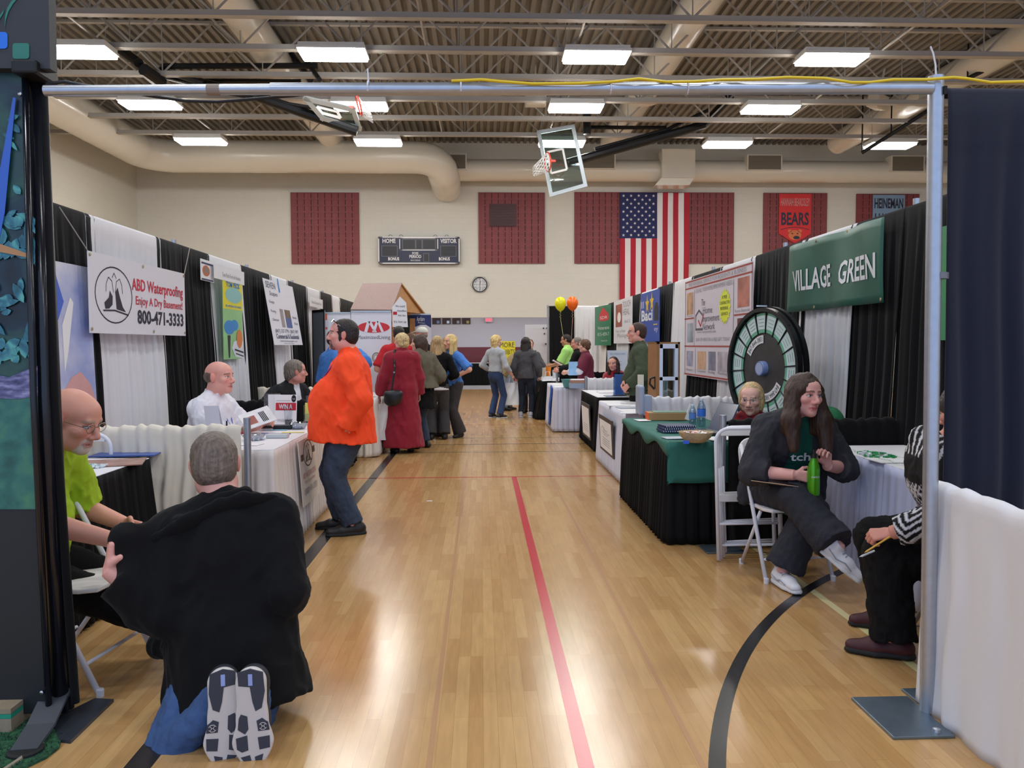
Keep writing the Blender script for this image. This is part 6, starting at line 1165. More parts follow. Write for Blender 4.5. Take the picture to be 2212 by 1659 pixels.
s_ = MB(); text_into(s_, 'tch', Vector(r.S1 + r.d2 * .075 + r.F * .182), Vector(-r.R), Vector(nz(r.d2 * .9 - r.F * .35)), .05, .13, bold=.02); s_.build('lettering', mat('letter_white'), r.o)
r.pants(mat('navy_trousers', (34, 36, 46), .85, bump=.5, bscale=16), o=.018, r=1.22, upto=.93, hem=.045, h=.009, folds=.007, fs=.12); r.shoes(SHW, SOLW, 1.04)
for i in (0, 1):
    pr, (o_, A, k) = r.shoe(i, 1.04); sh_ = [c for c in r.o.children if c.name.startswith('shoe')][i]; q = lambda *p: Vector(o_ + A @ (V(*p) * k))
    for j in range(5): MB().tube([q(-.03, .03 + .022 * j, .074 - .006 * j), q(0, .035 + .022 * j, .085 - .008 * j), q(.03, .03 + .022 * j, .074 - .006 * j)], .0035, 5).build('lace', mat('lace_grey', (150, 156, 176), .7), sh_)
    for s_ in (-1, 1): MB().tube([q(s_ * .046, -.04, .05), q(s_ * .047, .02, .03), q(s_ * .05, .07, .045), q(s_ * .043, .12, .03)], .004, 5).build('side_stripe', mat('lace_grey'), sh_)
r.hair('long', HBR, h=.0055, amp=.0022, vol=.004, extra=[C(r.h(-.075, .0, .02), r.h(-.115, .03, -.15), .04 * r.hk, .05 * r.hk, .04), C(r.h(-.115, .03, -.14), r.h(-.115, .07, -.30), .052 * r.hk, .035 * r.hk, .03), C(r.h(.075, -.0, .02), r.h(.11, .03, -.15), .036 * r.hk, .05 * r.hk, .04), C(r.h(.11, .035, -.14), r.h(.11, .075, -.29), .05 * r.hk, .03 * r.hk, .03), C(r.h(.01, .03, .106), r.h(-.066, .052, .03), .015 * r.hk, .016 * r.hk, .03), C(r.h(.01, .03, .106), r.h(.068, .052, .03), .015 * r.hk, .014 * r.hk, .03)])
mb = MB().lathe([(.0, 0), (.012, .001), (.014, .006), (.008, .010), (0, .011)], Vector(r.wr[1] + nz(r.hd[1][0]) * .10 + V(0, .02, .012)), 10); mb.build('ring', CHR, r.o)
BOT = r; BW = pl(1757, 1058, 4.66)
# --- seated person at the right edge in black and white knit
x, y, yw = 2.2, 3.72, 70; L_ = wl(x, y, yw)
r = Rig(x, y, yw, 1.66, hip=L_((2.34, 3.72, .50)), lean=(22, 0), bend=4, neck=-16, hoff=(0, -.19, 0), head=(-38, -14, 0), hands=((L_((1.86, 3.56, .60)), (V(.1, .9, -.2), V(.6, -.1, -.7), .75)), (L_((2.25, 3.98, .58)), None)), poles=((-.7, -.6, -.5), (.6, -.6, -.6)), feet=(L_((1.91, 3.62, .08)), L_((2.10, 4.0, .08))), kpoles=((0, .7, 1), (0, .7, 1)), toes=(-4, 6), male=False, g=1.2, bust=1, hs=1.05)
r.body('person seated partly behind the entrance pole in a black and white zigzag top', skin=(206, 140, 124), h=.009, hh=.0045)
def zig(Vv):
    u = np.arctan2(Vv[:, 0] - r.P[0], Vv[:, 1] - r.P[1]) * .26; z = Vv[:, 2]; c = np.tile(lin((22, 22, 25)), (len(Vv), 1)); tri = np.abs(((u / .055) % 1) - .5) * 2
    band = (z < .80 - .0 * u) & (z > .3); w_ = ((z + .05 * tri) / .034) % 1; m = band & (w_ < .40); m |= (z > .70) & (z < .80) & (np.abs(z - .73 - .05 * tri) < .012)
    low = (z < .56) & ((((u + z) / .05) % 1 < .42) ^ (((u - z) / .05) % 1 < .42)); m = np.where(z < .56, low, m); sh_ = (z > .93) & (np.sin((Vv[:, 0] * .7 + Vv[:, 1]) * 150) > .45); m |= sh_; c[m] = lin((206, 206, 212)); return c
r.top('knit_top', TINT, o=.022, upto=1.9, hem=.06, flare=.01, collar=.01, r=1.4, folds=.006, fs=.13, h=.0065, col=zig); r.pants(PBLK, o=.02, r=1.45, upto=1.0, hem=.015, h=.009, folds=.008, fs=.09); r.shoes(mat('maroon_shoe', (70, 26, 34), .6), SOLE, 1.1); r.hair('short', hairmat('dark_grey_hair', (60, 54, 52)), vol=.008)
PW = r
# --- elderly woman with glasses in red
x, y, yw = 2.19, 6.25, 160; L_ = wl(x, y, yw)
r = Rig(x, y, yw, 1.62, hip=L_((2.14, 6.3, .50)), lean=(6, 0), neck=10, head=(-10, -8, 0), hands=((V(-.15, .35, .6), None), (V(.15, .35, .6), None)), feet=(V(-.12, .45, .08), V(.12, .45, .08)), kpoles=((0, .6, 1), (0, .6, 1)), male=False, g=1.1, bust=1, hs=1.12)
dz = at(1637, 826, Y=6.25).z - (r.HC[2] + .118 * r.hk); r.P[2] += 0
r.body('person seated behind the chairs, elderly with short blond hair and glasses in a red jacket', skin=(232, 180, 164), h=.010, hh=.0038, brow=(170, 140, 120), lips=(190, 100, 100))
r.o.location.z = dz
r.top('jacket', mat('red_fleece', (156, 26, 42), .9, sheen=.3, bump=.5, bscale=30), o=.026, upto=1.9, hem=.02, collar=.02, r=1.3, h=.010); r.wear('shirt_collar', [C(r.NB - r.nd * .03 + r.F * .02, r.NB + r.nd * .03, .06, .05, .01, cap=2)], WSH, .008); r.pants(PBLK); r.hair('bob', hairmat('sandy_hair', (200, 170, 124)), h=.006, vol=.0, fx=.068); r.glasses(mat('silver_wire'), r=.022)
# --- person in green behind the seated woman
x, y, yw = 2.50, 6.0, 150; L_ = wl(x, y, yw)
r = Rig(x, y, yw, 1.64, hip=V(0, 0, .50), lean=(22, 0), neck=8, head=(0, -10, 0), hands=((V(-.15, .35, .7), None), (V(.15, .35, .7), None)), feet=(V(-.12, .45, .08), V(.12, .45, .08)), kpoles=((0, .6, 1), (0, .6, 1)), male=False, g=1.1, hs=1.05)
r.body('person with light curly hair and green shirt mostly hidden behind the woman with the bottle', h=.012, hh=.006, fine_hands=False); r.top('shirt', mat('green_shirt', (36, 110, 70), .85), o=.02, upto=1.0, hem=.02, r=1.3, h=.012); r.pants(PBLK, h=.012); r.hair('curly', HLB, h=.008)
# --- standing man in the dark green sweater
x, y, yw = 2.02, 10.1, 82; Hm = at(1393, 696, Y=y).z; L_ = wl(x, y, yw)
r = Rig(x, y, yw, Hm, lean=(2, 0), neck=8, head=(4, 2, 0), hands=((L_(pl(1358, 832, 9.9)), (V(.5, .5, -.55), V(.5, -.8, 0), .55)), (L_(pl(1350, 824, 10.1)), (V(-.4, .3, -.6), V(-.5, -.8, 0), .55))), poles=((-.8, -.6, -.2), (.8, -.6, -.2)), g=1.08, belly=.6, hs=1.06)
r.body('person standing with clasped hands in a dark green sweater and glasses by the sample window', skin=(220, 160, 144), h=.010, hh=.0045, brow=(60, 46, 40))
r.top('sweater', mat('forest_knit', (62, 74, 54), .9, bump=.2, bscale=250), o=.022, upto=1.93, hem=.04, collar=.02, r=1.35, folds=.008, fs=.14); r.pants(PBLK); r.shoes(SHB); r.hair('short', HBR, amp=.0025, h=.006); r.glasses(mat('black_plastic'), lens=False)
# --- background visitors
def stand(px, py, ptop, yw, label, H=None, **k):
    p = fl(px, py); Hh = H or at(px, ptop, Y=p.y).z; r = Rig(p.x, p.y, yw, Hh, **k); return r
def bgbody(r, label, **k): r.body(label, h=.013, hh=.0062, fine_hands=False, **k)
# long red coat
r = stand(870, 977, 718, 18, '', male=False, g=1.12, head=(28, 0, 0), neck=6, hands=((V(-.3, .05, .78), None), (V(.26, .1, .78), None)), feet=(V(-.1, 0, .07), V(.12, .02, .07)), hs=1.05)
bgbody(r, 'person in a long dark red hooded coat with a black shoulder bag', skin=(226, 168, 150)); REDC = mat('red_wool', (140, 20, 42), .9, sheen=.1, bump=.25, bscale=11)
r.top('coat', REDC, o=.03, upto=1.95, hem=.465, flare=.075, collar=.0, r=1.35, cuff=.01, folds=.010, fs=.22, h=.012, extra=[E(r.NB - r.F * .075 - r.d2 * .035, V(.15, .06, .085), np.array([r.R, r.F, r.d2]), .03), C(r.NB - r.R * .09 - r.d2 * .0, r.NB - r.R * .03 + r.F * .1 - r.d2 * .03, .035, .03, .03), C(r.NB + r.R * .09, r.NB + r.R * .03 + r.F * .1 - r.d2 * .03, .035, .03, .03)])
r.pants(JEAN, o=.004, h=.013, r=1.05); r.shoes(SHB, h=.010); r.hair('curly', hairmat('short_blond_hair', (206, 180, 130)), h=.007, vol=-.004)
RC = r
# red shirt man
p = pl(862, 745, 12.2); r = Rig(p[0], 12.2, 12, at(862, 703, Y=12.2).z, hands=((V(-.26, .2, 1.05), None), (V(.26, .2, 1.05), None)), g=1.1, hs=1.02)
bgbody(r, 'person with short black hair in a red polo shirt seen from behind', skin=(200, 140, 116)); r.top('shirt', mat('red_polo', (186, 20, 34), .85), o=.02, upto=.9, hem=.05, collar=.03, r=1.4, cuff=.01, h=.012); r.pants(PBLK, h=.013); r.shoes(SHB, h=.01); r.hair('short', HDK, amp=.002)
# olive cape
r = stand(910, 968, 723, 48, '', male=False, g=1.1, head=(34, 0, 0), hands=((V(-.2, .2, 1.0), None), (V(.22, .15, .95), None)), hs=1.05)
bgbody(r, 'person in an olive wool cape over a black tunic, next to the long red coat'); OLV = mat('olive_wool', (98, 92, 76), .9, bump=.2, bscale=250)
r.top('tunic', PBLK, o=.012, upto=0, hem=.16, flare=.045, collar=0, h=.013, folds=.010); r.top('cape', OLV, o=.05, upto=1.5, hem=-.02, flare=.06, collar=.02, r=1.5, cuff=.04, h=.013, folds=.012, fs=.2); r.pants(JEAN, h=.013, r=1.2); r.shoes(SHB, h=.01); r.hair('bob', hairmat('dark_brown_hair', (66, 48, 38)), h=.008, vol=.006, extra=[C(r.h(0, -.05, -.02), r.h(0, -.06, -.17), .085 * r.hk, .07 * r.hk, .03)])
# long pale blond hair, black top
r = stand(946, 949, 725, 4, '', male=False, g=.9, hands=((V(-.2, .2, .95), None), (V(.2, .2, .95), None)), hs=1.05)
bgbody(r, 'person with long straight pale hair, black top and grey flared trousers'); r.top('top', PBLK, o=.016, upto=1.9, hem=.0, collar=.02, r=1.25, h=.012); r.wear('white_hem', [C(r.P - r.d1 * .005, r.P - r.d1 * .06, .175, .182, .02, r.F1, .76, cap=3)], WSH, .012); r.pants(PGRY, h=.012, r=1.1, hem=.035); r.shoes(SHB, h=.01)
r.hair('long', hairmat('ash_blond_hair', (176, 148, 104)), h=.007, extra=[C(r.h(0, -.07, -.1), r.h(.01, -.10, -.36), .085 * r.hk, .06 * r.hk, .04, r.HR @ V(0, 1, 0), .5)])
# blond in blue shirt, hand on hip
r = stand(980, 943, 722, 128, '', male=False, g=.92, bust=.9, head=(0, 0, 0), lean=(3, -2), hands=((V(-.19, .08, .97), (V(.6, .5, -.5), V(.7, -.3, 0), .6)), (V(.2, .18, 1.0), None)), poles=((-1, -.5, -.1), (.5, -.8, -.3)), feet=(V(-.13, -.03, .07), V(.14, .12, .07)), toes=(20, -30), hs=1.06)
bgbody(r, 'person with blond hair and a blue T-shirt standing with a hand on her hip', skin=(232, 178, 150)); r.top('shirt', mat('blue_jersey', (72, 128, 206), .85), o=.016, upto=(.95, .95), hem=.01, collar=0, r=1.35, cuff=.008, h=.011, folds=.008); r.pants(mat('dark_grey_trousers', (58, 54, 54), .85), h=.011, r=1.1, hem=.05, upto=1.0); r.shoes(SHB, h=.009); r.hair('long', HBL, h=.0065, vol=.004, extra=[C(r.h(-.08, .02, 0), r.h(-.085, .05, -.19), .034 * r.hk, .03 * r.hk, .03), C(r.h(.08, .02, 0), r.h(.085, .05, -.19), .034 * r.hk, .03 * r.hk, .03)])
# white cap
p = pl(914, 728, 14.0); r = Rig(p[0], 14.0, 70, at(918, 706, Y=14.0).z, hs=1.04); bgbody(r, 'person in a white baseball cap behind the woman in the olive cape', skin=(214, 140, 126)); r.top('shirt', PBLK, h=.013); r.pants(JEAN, h=.013); r.shoes(SHB, h=.01)
CAPW = mat('cap_white', (216, 216, 206), .8); r.wear('cap', [E(r.h(0, -.014, .045), V(.088, .106, .085) * r.hk, r.HR.T), HS(r.h(0, 0, .03), -(r.HR @ V(0, 0, 1)))] , CAPW, .008); r.wear('cap_visor', [E(r.h(0, .12, .036), V(.07, .075, .012) * r.hk, (r.HR @ rotx(-.25)).T), HS(r.h(0, .06, 0), -(r.HR @ V(0, 1, 0)))], CAPW, .006); r.wear('hair', [E(r.h(0, -.05, -.01), V(.08, .06, .05) * r.hk, r.HR.T)], HGR, .008)
# brunette between
p = pl(892, 738, 13.2); r = Rig(p[0] - .02, 13.2, 60, at(892, 719, Y=13.2).z, male=False, hs=1.04); bgbody(r, 'person whose brown hair shows between the red shirt and the white cap'); r.top('shirt', PGRY, h=.014); r.pants(JEAN, h=.014); r.hair('bob', HCH, h=.009)
# behind the blond: white top and jeans
r = stand(966, 893, 727, 20, '', male=False, hs=1.03); bgbody(r, 'person in a pale top and jeans hidden behind the blond in blue'); r.top('shirt', mat('pale_top', (206, 206, 210), .85), h=.014, upto=1.9); r.pants(JEANB, h=.014); r.shoes(mat('tan_shoe', (150, 130, 120), .6), h=.011); r.hair('bob', HLB, h=.009)
# grey hoodie girl
r = stand(1071, 903, 723, -42, '', male=False, g=.86, head=(-22, 0, 0), hands=((V(-.2, .1, .92), None), (V(.27, .18, .86), None)), hs=1.06)
bgbody(r, 'person with curly blond hair in a grey hooded top and blue jeans'); HOOD = mat('grey_jersey', (170, 176, 182), .9); r.top('hoodie', HOOD, o=.013, upto=1.93, hem=-.045, collar=.0, r=1.08, h=.012, extra=[E(r.NB - r.F * .06 - r.d2 * .05, V(.1, .05, .09), np.array([r.R, r.F, r.d2]), .03)]); r.wear('belt', [C(r.P + r.d1 * .085, r.P + r.d1 * .045, .146, .148, .01, r.F1, .80, cap=3)], mat('belt_white', (226, 224, 220), .5), .01); r.pants(mat('mid_denim', (44, 66, 104), .85, noise=.15, nscale=14), h=.012, r=.92, o=.008, hem=.022, upto=1.0); r.shoes(SHB, SOLW, h=.009); r.hair('curly', HBL, h=.0075, extra=[C(r.h(-.05, -.05, 0), r.h(-.07, -.05, -.15), .05 * r.hk, .035 * r.hk, .03), C(r.h(.05, -.06, 0), r.h(.05, -.06, -.15), .05 * r.hk, .035 * r.hk, .03)])
# bending man in tan jacket
p = fl(1090, 886); r = Rig(p.x + .12, p.y, -70, 1.72, hip=V(0, -.12, .86), lean=(42, 0), bend=14, neck=-6, head=(0, -20, 0), hands=((V(-.2, .5, .8), None), (V(.2, .5, .8), None)), feet=(V(-.1, .02, .07), V(.12, -.2, .07)), g=1.1); bgbody(r, 'person bending forward in a tan jacket and pale jeans behind two visitors'); r.top('jacket', mat('tan_suede', (138, 120, 84), .9), o=.03, upto=1.93, hem=.07, r=1.35, h=.013); r.pants(JEANL, h=.013, r=1.15, hem=.01); r.shoes(SHB, h=.01); r.hair('short', HGR)
# dark long hair, grey jacket, with bags
r = stand(1136, 901, 728, -14, '', male=False, g=.88, head=(-8, 0, 0), hands=((V(-.22, .08, .80), (V(0, .2, -1), V(1, 0, 0), .9)), (V(.26, .12, .82), (V(0, .2, -1), V(-1, 0, 0), .9))), hs=1.06)
bgbody(r, 'person with long dark hair in a dark grey jacket carrying white bags'); r.top('jacket', mat('charcoal_fleece', (72, 72, 76), .9), o=.024, upto=1.9, hem=.03, r=1.22, h=.012, flare=.01, folds=.008); r.pants(mat('navy_jeans', (36, 44, 58), .85), h=.012, r=.98, upto=.93, o=.01); r.shoes(mat('silver_sneaker', (190, 190, 196), .5), SOLW, h=.009, sc=1.1); r.hair('long', HDK, h=.007, vol=.004, extra=[C(r.h(0, -.07, -.1), r.h(0, -.11, -.42), .09 * r.hk, .075 * r.hk, .04, r.HR @ V(0, 1, 0), .55)])
DG = r
# woman with the cup
p = pl(1145, 760, 17.2); r = Rig(p[0], 17.2, 168, at(1145, 733, Y=17.2).z, male=False, hands=((V(-.17, .26, 1.15), None), (V(.2, .2, .95), None)), hs=1.04); bgbody(r, 'person facing this way beyond the dark haired visitor, lifting a paper cup'); r.top('jacket', mat('charcoal_fleece'), h=.014, upto=1.93); r.pants(JEAN, h=.014); r.shoes(SHB, h=.011); r.hair('fringe', HCH, h=.008, extra=[E(r.h(0, -.02, .04), V(.084, .1, .084) * r.hk, r.HR.T)]); CUPW = r
# pale green shirt man
p = pl(1226, 750, 17.3); r = Rig(p[0], 17.3, 72, at(1224, 722, Y=17.3).z, head=(6, -8, 0), hands=((V(-.12, .36, 1.0), None), (V(.14, .36, 1.02), None)), hs=1.04); bgbody(r, 'person with dark hair in a pale green shirt below the balloons', skin=(196, 140, 110)); r.top('shirt', mat('pale_green_cotton', (168, 222, 120), .85), o=.02, upto=.9, hem=.05, collar=.03, r=1.35, cuff=.01, h=.013); r.pants(PBLK, h=.013); r.shoes(SHB, h=.011); r.hair('short', HDK, amp=.002)
# maroon tunic woman
p = pl(1266, 760, 14.4); r = Rig(p[0], 14.4, 86, at(1262, 733, Y=14.4).z, male=False, bust=1, g=1.12, head=(4, -6, 0), hands=((V(-.14, .34, .98), (V(.3, 1, .1), V(.6, 0, -.6), .7)), (V(.14, .34, .95), None)), poles=((-.6, -.6, -.5), (.6, -.6, -.5)), hs=1.05); bgbody(r, 'person with brown curly hair in a maroon tunic over white sleeves'); MRN = mat('maroon_cotton', (104, 28, 52), .85); r.wear('undershirt', r.arm(0, .012, 1.92, 1.2) + r.arm(1, .012, 1.92, 1.2), WSH, .012); r.top('tunic', MRN, o=.022, upto=.95, hem=.09, flare=.02, collar=.0, r=1.5, cuff=.012, h=.012); r.pants(MRN, h=.013); r.shoes(SHB, h=.011); r.hair('curly', HCH, h=.0075, vol=.004)
p = pl(1248, 760, 15.0); r = Rig(p[0] + .02, 15.05, 80, 1.60, head=(0, -8, 0), hands=((V(-.14, .36, .98), None), (V(.14, .36, 1.0), None)), g=1.15, hs=1.04); bgbody(r, 'person in a black jacket just behind the maroon tunic', skin=(214, 150, 130)); r.top('jacket', PBLK, o=.026, upto=1.9, r=1.3, h=.014); r.pants(PBLK, h=.014); r.shoes(SHB, h=.011); r.hair('short', HGR)
# smiling woman in red
x, y, yw = 2.33, 13.55, 140; r = Rig(x, y, yw, 1.62, hip=V(0, 0, .5), lean=(14, 0), neck=6, head=(10, -4, 4), hands=((V(-.15, .35, .76), None), (V(.15, .35, .76), None)), feet=(V(-.12, .45, .08), V(.12, .45, .08)), kpoles=((0, .6, 1), (0, .6, 1)), male=False, hs=1.06); bgbody(r, 'person seated smiling in a red jacket beside the tabletop board', skin=(228, 166, 144)); r.o.location.z = at(1343, 770, Y=y).z - (r.HC[2] + .12 * r.hk); r.top('jacket', mat('red_fleece'), o=.024, upto=1.9, h=.013); r.pants(PBLK, h=.014); r.hair('bob', HBR, h=.0075, extra=[C(r.h(.07, .0, 0), r.h(.085, .02, -.16), .035 * r.hk, .03 * r.hk, .03), C(r.h(-.07, .0, 0), r.h(-.085, .02, -.16), .035 * r.hk, .03 * r.hk, .03)])
# man in the blue sweater at the far left
p = pl(712, 770, 9.6); r = Rig(p[0] + .02, 9.75, -55, at(716, 710, Y=9.7).z, head=(10, 0, 0), hands=((V(-.2, .2, .95), None), (V(.1, .26, 1.38), None)), poles=((-.6, -.6, -.5), (.9, .1, -.5)), g=1.08, hs=1.05); r.body('person in a bright blue sweater raising a hand to his face, behind the orange shirt', skin=(214, 152, 132), h=.011, hh=.005, shave=(170, 130, 110)); r.top('sweater', mat('blue_knit', (64, 120, 196), .85), o=.022, upto=1.93, hem=.02, collar=.02, r=1.4, h=.011, folds=.008); r.pants(JEAN, h=.013); r.shoes(SHB, h=.011); r.hair('short', HBR, amp=.002)
# ------------------------------------------------------------------ folding chairs
CHW = mat('chair_white', (222, 222, 230), .45); CHS = mat('chair_seat', (226, 224, 222), .5)
def arc_back(w, h, r=.09, n=6):
    return [(-w / 2, 0), (w / 2, 0), (w / 2, h - r)] + [(w / 2 - r + r * math.cos(a), h - r + r * math.sin(a)) for a in [k * PI / 2 / n for k in range(1, n + 1)]] + [(-w / 2 + r - r * math.sin(a), h - r + r * math.cos(a)) for a in [k * PI / 2 / n for k in range(n + 1)]]
def chair(label, loc, rz):
    t = thing('folding_chair', label, 'chair', loc, rz, 'white folding chairs'); W2 = .215
    for s_ in (-1, 1):
        MB().tube([(s_ * W2, .21, .012), (s_ * W2, .0, .42), (s_ * W2, -.20, .80)], .0125, 10).build('leg', CHW, t, smooth=True); MB().tube([(s_ * .19, -.23, .012), (s_ * .19, .06, .41)], .011, 10).build('leg', CHW, t, smooth=True)
        for x_, y_ in ((W2, .215), (.19, -.235)): MB().lathe([(.016, 0), (.0165, .03), (.013, .034)], (s_ * x_, y_, 0), 10).build('foot_cap', CHW, t, smooth=True, autosmooth=40)
    MB().tube([(-W2, .15, .13), (W2, .15, .13)], .0085, 8).build('front_stretcher', CHW, t, smooth=True); MB().tube([(-.19, -.16, .14), (.19, -.16, .14)], .0085, 8).build('rear_stretcher', CHW, t, smooth=True)
    m = MB(); m.prism([(-.2, -.2), (.2, -.2), (.205, .12), (.17, .19), (-.17, .19), (-.205, .12)], (0, 0, .022), (0, 0, .425), (1, 0, 0), (0, 1, 0)); m.build('seat', CHS, t, bevel=.006)
    m = MB(); m.prism(arc_back(.45, .24), (0, .018, 0), (0, -.185, .60), (1, 0, 0), (0, -.28, 1)); m.build('backrest', CHS, t, bevel=.004); return t
def chair_folded(label, loc, rz, tilt=.12):
    t = thing('folding_chair', label, 'chair', loc, rz, 'white folding chairs'); W2 = .215; k = Vector((0, tilt, 1)).normalized()
    P = lambda x_, z, d=0: (x_, k.y * z + d, k.z * z)
    pts = [P(-W2, .01)] + [P(-W2, .72)] + [P(-W2 + .09 * (1 - math.cos(a)), .80 + .09 * math.sin(a)) for a in [j * PI / 2 / 5 for j in range(6)]]
    MB().tube(pts + [(-q[0], q[1], q[2]) for q in pts[::-1]], .0125, 10).build('frame', CHW, t, smooth=True)
    for s_ in (-1, 1): MB().tube([P(s_ * .185, .03, .035), P(s_ * .185, .62, .035)], .011, 10).build('leg', CHW, t, smooth=True)
    MB().tube([P(-.185, .1, .035), P(.185, .1, .035)], .0085, 8).build('stretcher', CHW, t, smooth=True); MB().tube([P(-W2, .25), P(W2, .25)], .0085, 8).build('stretcher', CHW, t, smooth=True)
    m = MB(); m.box(P(0, .42, .02), (.38, .02, .05), basis((1, 0, 0), k.cross(Vector((1, 0, 0))))); m.build('seat', CHS, t, bevel=.004)
    m = MB(); m.box(P(0, .865, .0), (.36, .016, .045), basis((1, 0, 0), k.cross(Vector((1, 0, 0))))); m.build('backrest', CHS, t, bevel=.004); return t
chair('white folding chair under the woman holding the bottle', (1.93, 5.02, 0), RAD(184)); chair('white folding chair of the bald man in lime', (-1.78, 3.60, 0), RAD(-98))
chair_folded('folded white chair between the black skirted table and the ivory divider', (-2.62, 5.27, 0), 0, .03); chair('white folding chair behind the white gathered divider', (2.35, 8.75, 0), RAD(150)); chair('white folding chair under the person in the zigzag top', (2.36, 3.76, 0), RAD(70)); chair('white folding chair just behind the ivory divider top', (-2.25, 5.85, 0), RAD(-100))
for i, (dx, dy, nm) in enumerate(((0, 0, 'front one of three leaning on the divider post'), (.03, .055, 'middle one of three leaning on the divider post'), (.06, .11, 'rear one of three leaning on the divider post'))): chair_folded(f'folded white chair, {nm}', (1.80 + dx, 5.30 + dy, 0), RAD(2 + 3 * i), .1)
# ------------------------------------------------------------------ goods on the tables
def zt_(px, py, z=.752): v = at(px, py, Z=z); return v
def sheet_on(name, label, px, py, w, d, rz, m, cat='paper', z=.7525, th=.002, group=None, bev=0):
    p = at(px, py, Z=z); t = MB().box((0, 0, th / 2), (w, d, th)).build(name, m, bevel=bev); t.location = (p.x, p.y, z); t.rotation_euler = (0, 0, rz); return tag(t, label, cat, group)
PAP = mat('paper'); MAG = mat('magazine_print', (206, 206, 208), .35, noise=.12, nscale=20); PGR = mat('paper_grey', (170, 178, 190), .5); PYL = mat('paper_yellow', (232, 222, 120), .6); PBL = mat('paper_blue', (130, 190, 220), .6); PRD = mat('paper_red', (150, 40, 56), .5)
ACR = clear_mat('acrylic', (235, 240, 245), .12); WATER = clear_mat('bottle_plastic', (205, 222, 236), .16, .05)
def bottle(label, loc, h=.2, r=.032, lab=(70, 120, 200), name='water_bottle'):
    t = thing(name, label, 'bottle', loc); MB().lathe([(0, 0), (r * .9, 0), (r, .01), (r, h * .3), (r * .93, h * .34), (r, h * .38), (r, h * .68), (r * .55, h * .86), (r * .42, h * .9), (r * .42, h * .95)], n=20).build('body', WATER, t, smooth=True, autosmooth=60)
    MB().lathe([(r * 1.012, h * .36), (r * 1.012, h * .62)], n=20, cap=False).build('label_band', mat(f'label_{lab[0]}_{lab[2]}', lab, .4), t, smooth=True); MB().lathe([(r * .46, h * .93), (r * .46, h), (0, h)], n=16).build('cap', mat('cap_pale', (214, 224, 232), .4), t, smooth=True, autosmooth=40); return t
def sweets(name, label, c, n, rx, ry, cols, z, seed=1, sz=.012):
    rr = random.Random(seed); mb = MB(); ms = [mat(f'sweet_{a}_{b}_{c_}', (a, b, c_), .3) for a, b, c_ in cols]
    for i in range(n):
        a, q = rr.uniform(0, 6.28), rr.uniform(0, 1) ** .5; mb.m = rr.randrange(len(ms)); x_, y_ = c[0] + rx * q * math.cos(a), c[1] + ry * q * math.sin(a); R_ = Matrix.Rotation(rr.uniform(0, 3), 3, 'Z') @ Matrix.Rotation(rr.uniform(-.5, .5), 3, 'X'); mb.box((x_, y_, z + sz * .5 + rr.uniform(0, sz * 1.3) * (1 - q)), (sz * 2.2, sz * 1.2, sz), R_)
    o = mb.build(name, ms); o['kind'] = 'stuff'; o['label'] = label; o['category'] = 'candy'; return o
def bowl(name, label, loc, r, h, m, cat='bowl', r0=.55):
    return tag(MB().lathe([(0, 0), (r * r0, 0), (r * .85, h * .5), (r, h), (r * .96, h), (r * .8, h * .5), (r * r0 * .9, h * .08), (0, h * .08)], loc, 28, cap=False).build(name, m, smooth=True, autosmooth=60), label, cat)
# ivory table with the magazine man
ZT2 = .7525
p = at(617, 918, Z=ZT2); q = at(624, 868, Y=p.y); s = Sheet((p.x - .095, p.y + .03, .752 + .27), (1, -.12, 0), (0, .18, 1), .2, .27); t = thing('sign_holder', 'tilted counter sign with a red band of white capitals beside glass bowl', 'sign', (p.x, p.y, ZT2)); s.slab('sheet', PAPER, t, .004)
rb_ = s.part('band_print', RED, t, lambda m: s.rect(m, .04, .27, .97, .52)); s.part('lettering', mat('letter_white'), rb_, lambda m: s.text(m, 'WIN A', .5, .47, .16, .62, .004, bold=.02)); s.part('lettering', GREYP, t, lambda m: (s.text(m, 'FREE GIFT', .5, .9, .09, .7), s.line(m, [(.06, .2), (.7, .2)], .003))); s.part('logo', INK, t, lambda m: logo(s, m, .86, .13, .08, .1))
MB().add([s.p(0, 1), s.p(1, 1), s.p(1, 1, -.09) - Vector((0, 0, .0)), s.p(0, 1, -.09)], [(0, 1, 2, 3)]).build('stand', ACR, t, world=True)
p = at(645, 926, Z=ZT2); GLB = clear_mat('glass_bowl', (225, 230, 235), .25, .03); bowl('glass_bowl', 'clear glass bowl of wrapped sweets near the red band sign', p, .085, .055, GLB, r0=.6); sweets('wrapped_sweets', 'silver and blue wrapped sweets in the glass bowl', p, 40, .05, .05, [(200, 210, 220), (150, 170, 210), (220, 224, 230)], ZT2 + .006, 2)
p = at(672, 912, Z=ZT2); t = thing('leaflet_holder', 'clear leaflet holder with yellow and blue cards at the table corner', 'leaflet holder', (p.x, p.y + .05, ZT2)); MB().box((0, .05, .12), (.13, .004, .24)).box((-.066, 0, .08), (.003, .1, .16)).box((.066, 0, .08), (.003, .1, .16)).box((0, -.05, .04), (.13, .003, .08)).build('holder', ACR, t)
for dx, dy, h, m, nm in ((-.03, .015, .17, PYL, 'yellow_card'), (.02, -.02, .13, PBL, 'blue_card')): MB().box((dx, dy, .005 + h / 2), (.075, .012, h), Matrix.Rotation(-.12, 3, 'X')).build(nm, m, t)
p = at(610, 876, Z=.80); t = thing('tub', 'grey plastic tub with pale lid behind the red band sign', 'tub', (p.x + .02, 7.1, ZT2)); MB().lathe([(.065, 0), (.075, .15)], n=24).build('body', mat('tub_grey', (110, 112, 120), .5), t, smooth=True, autosmooth=50); MB().lathe([(.08, .15), (.08, .17), (0, .172)], n=24).build('lid', mat('tub_lid', (196, 204, 210), .4), t, smooth=True, autosmooth=40)
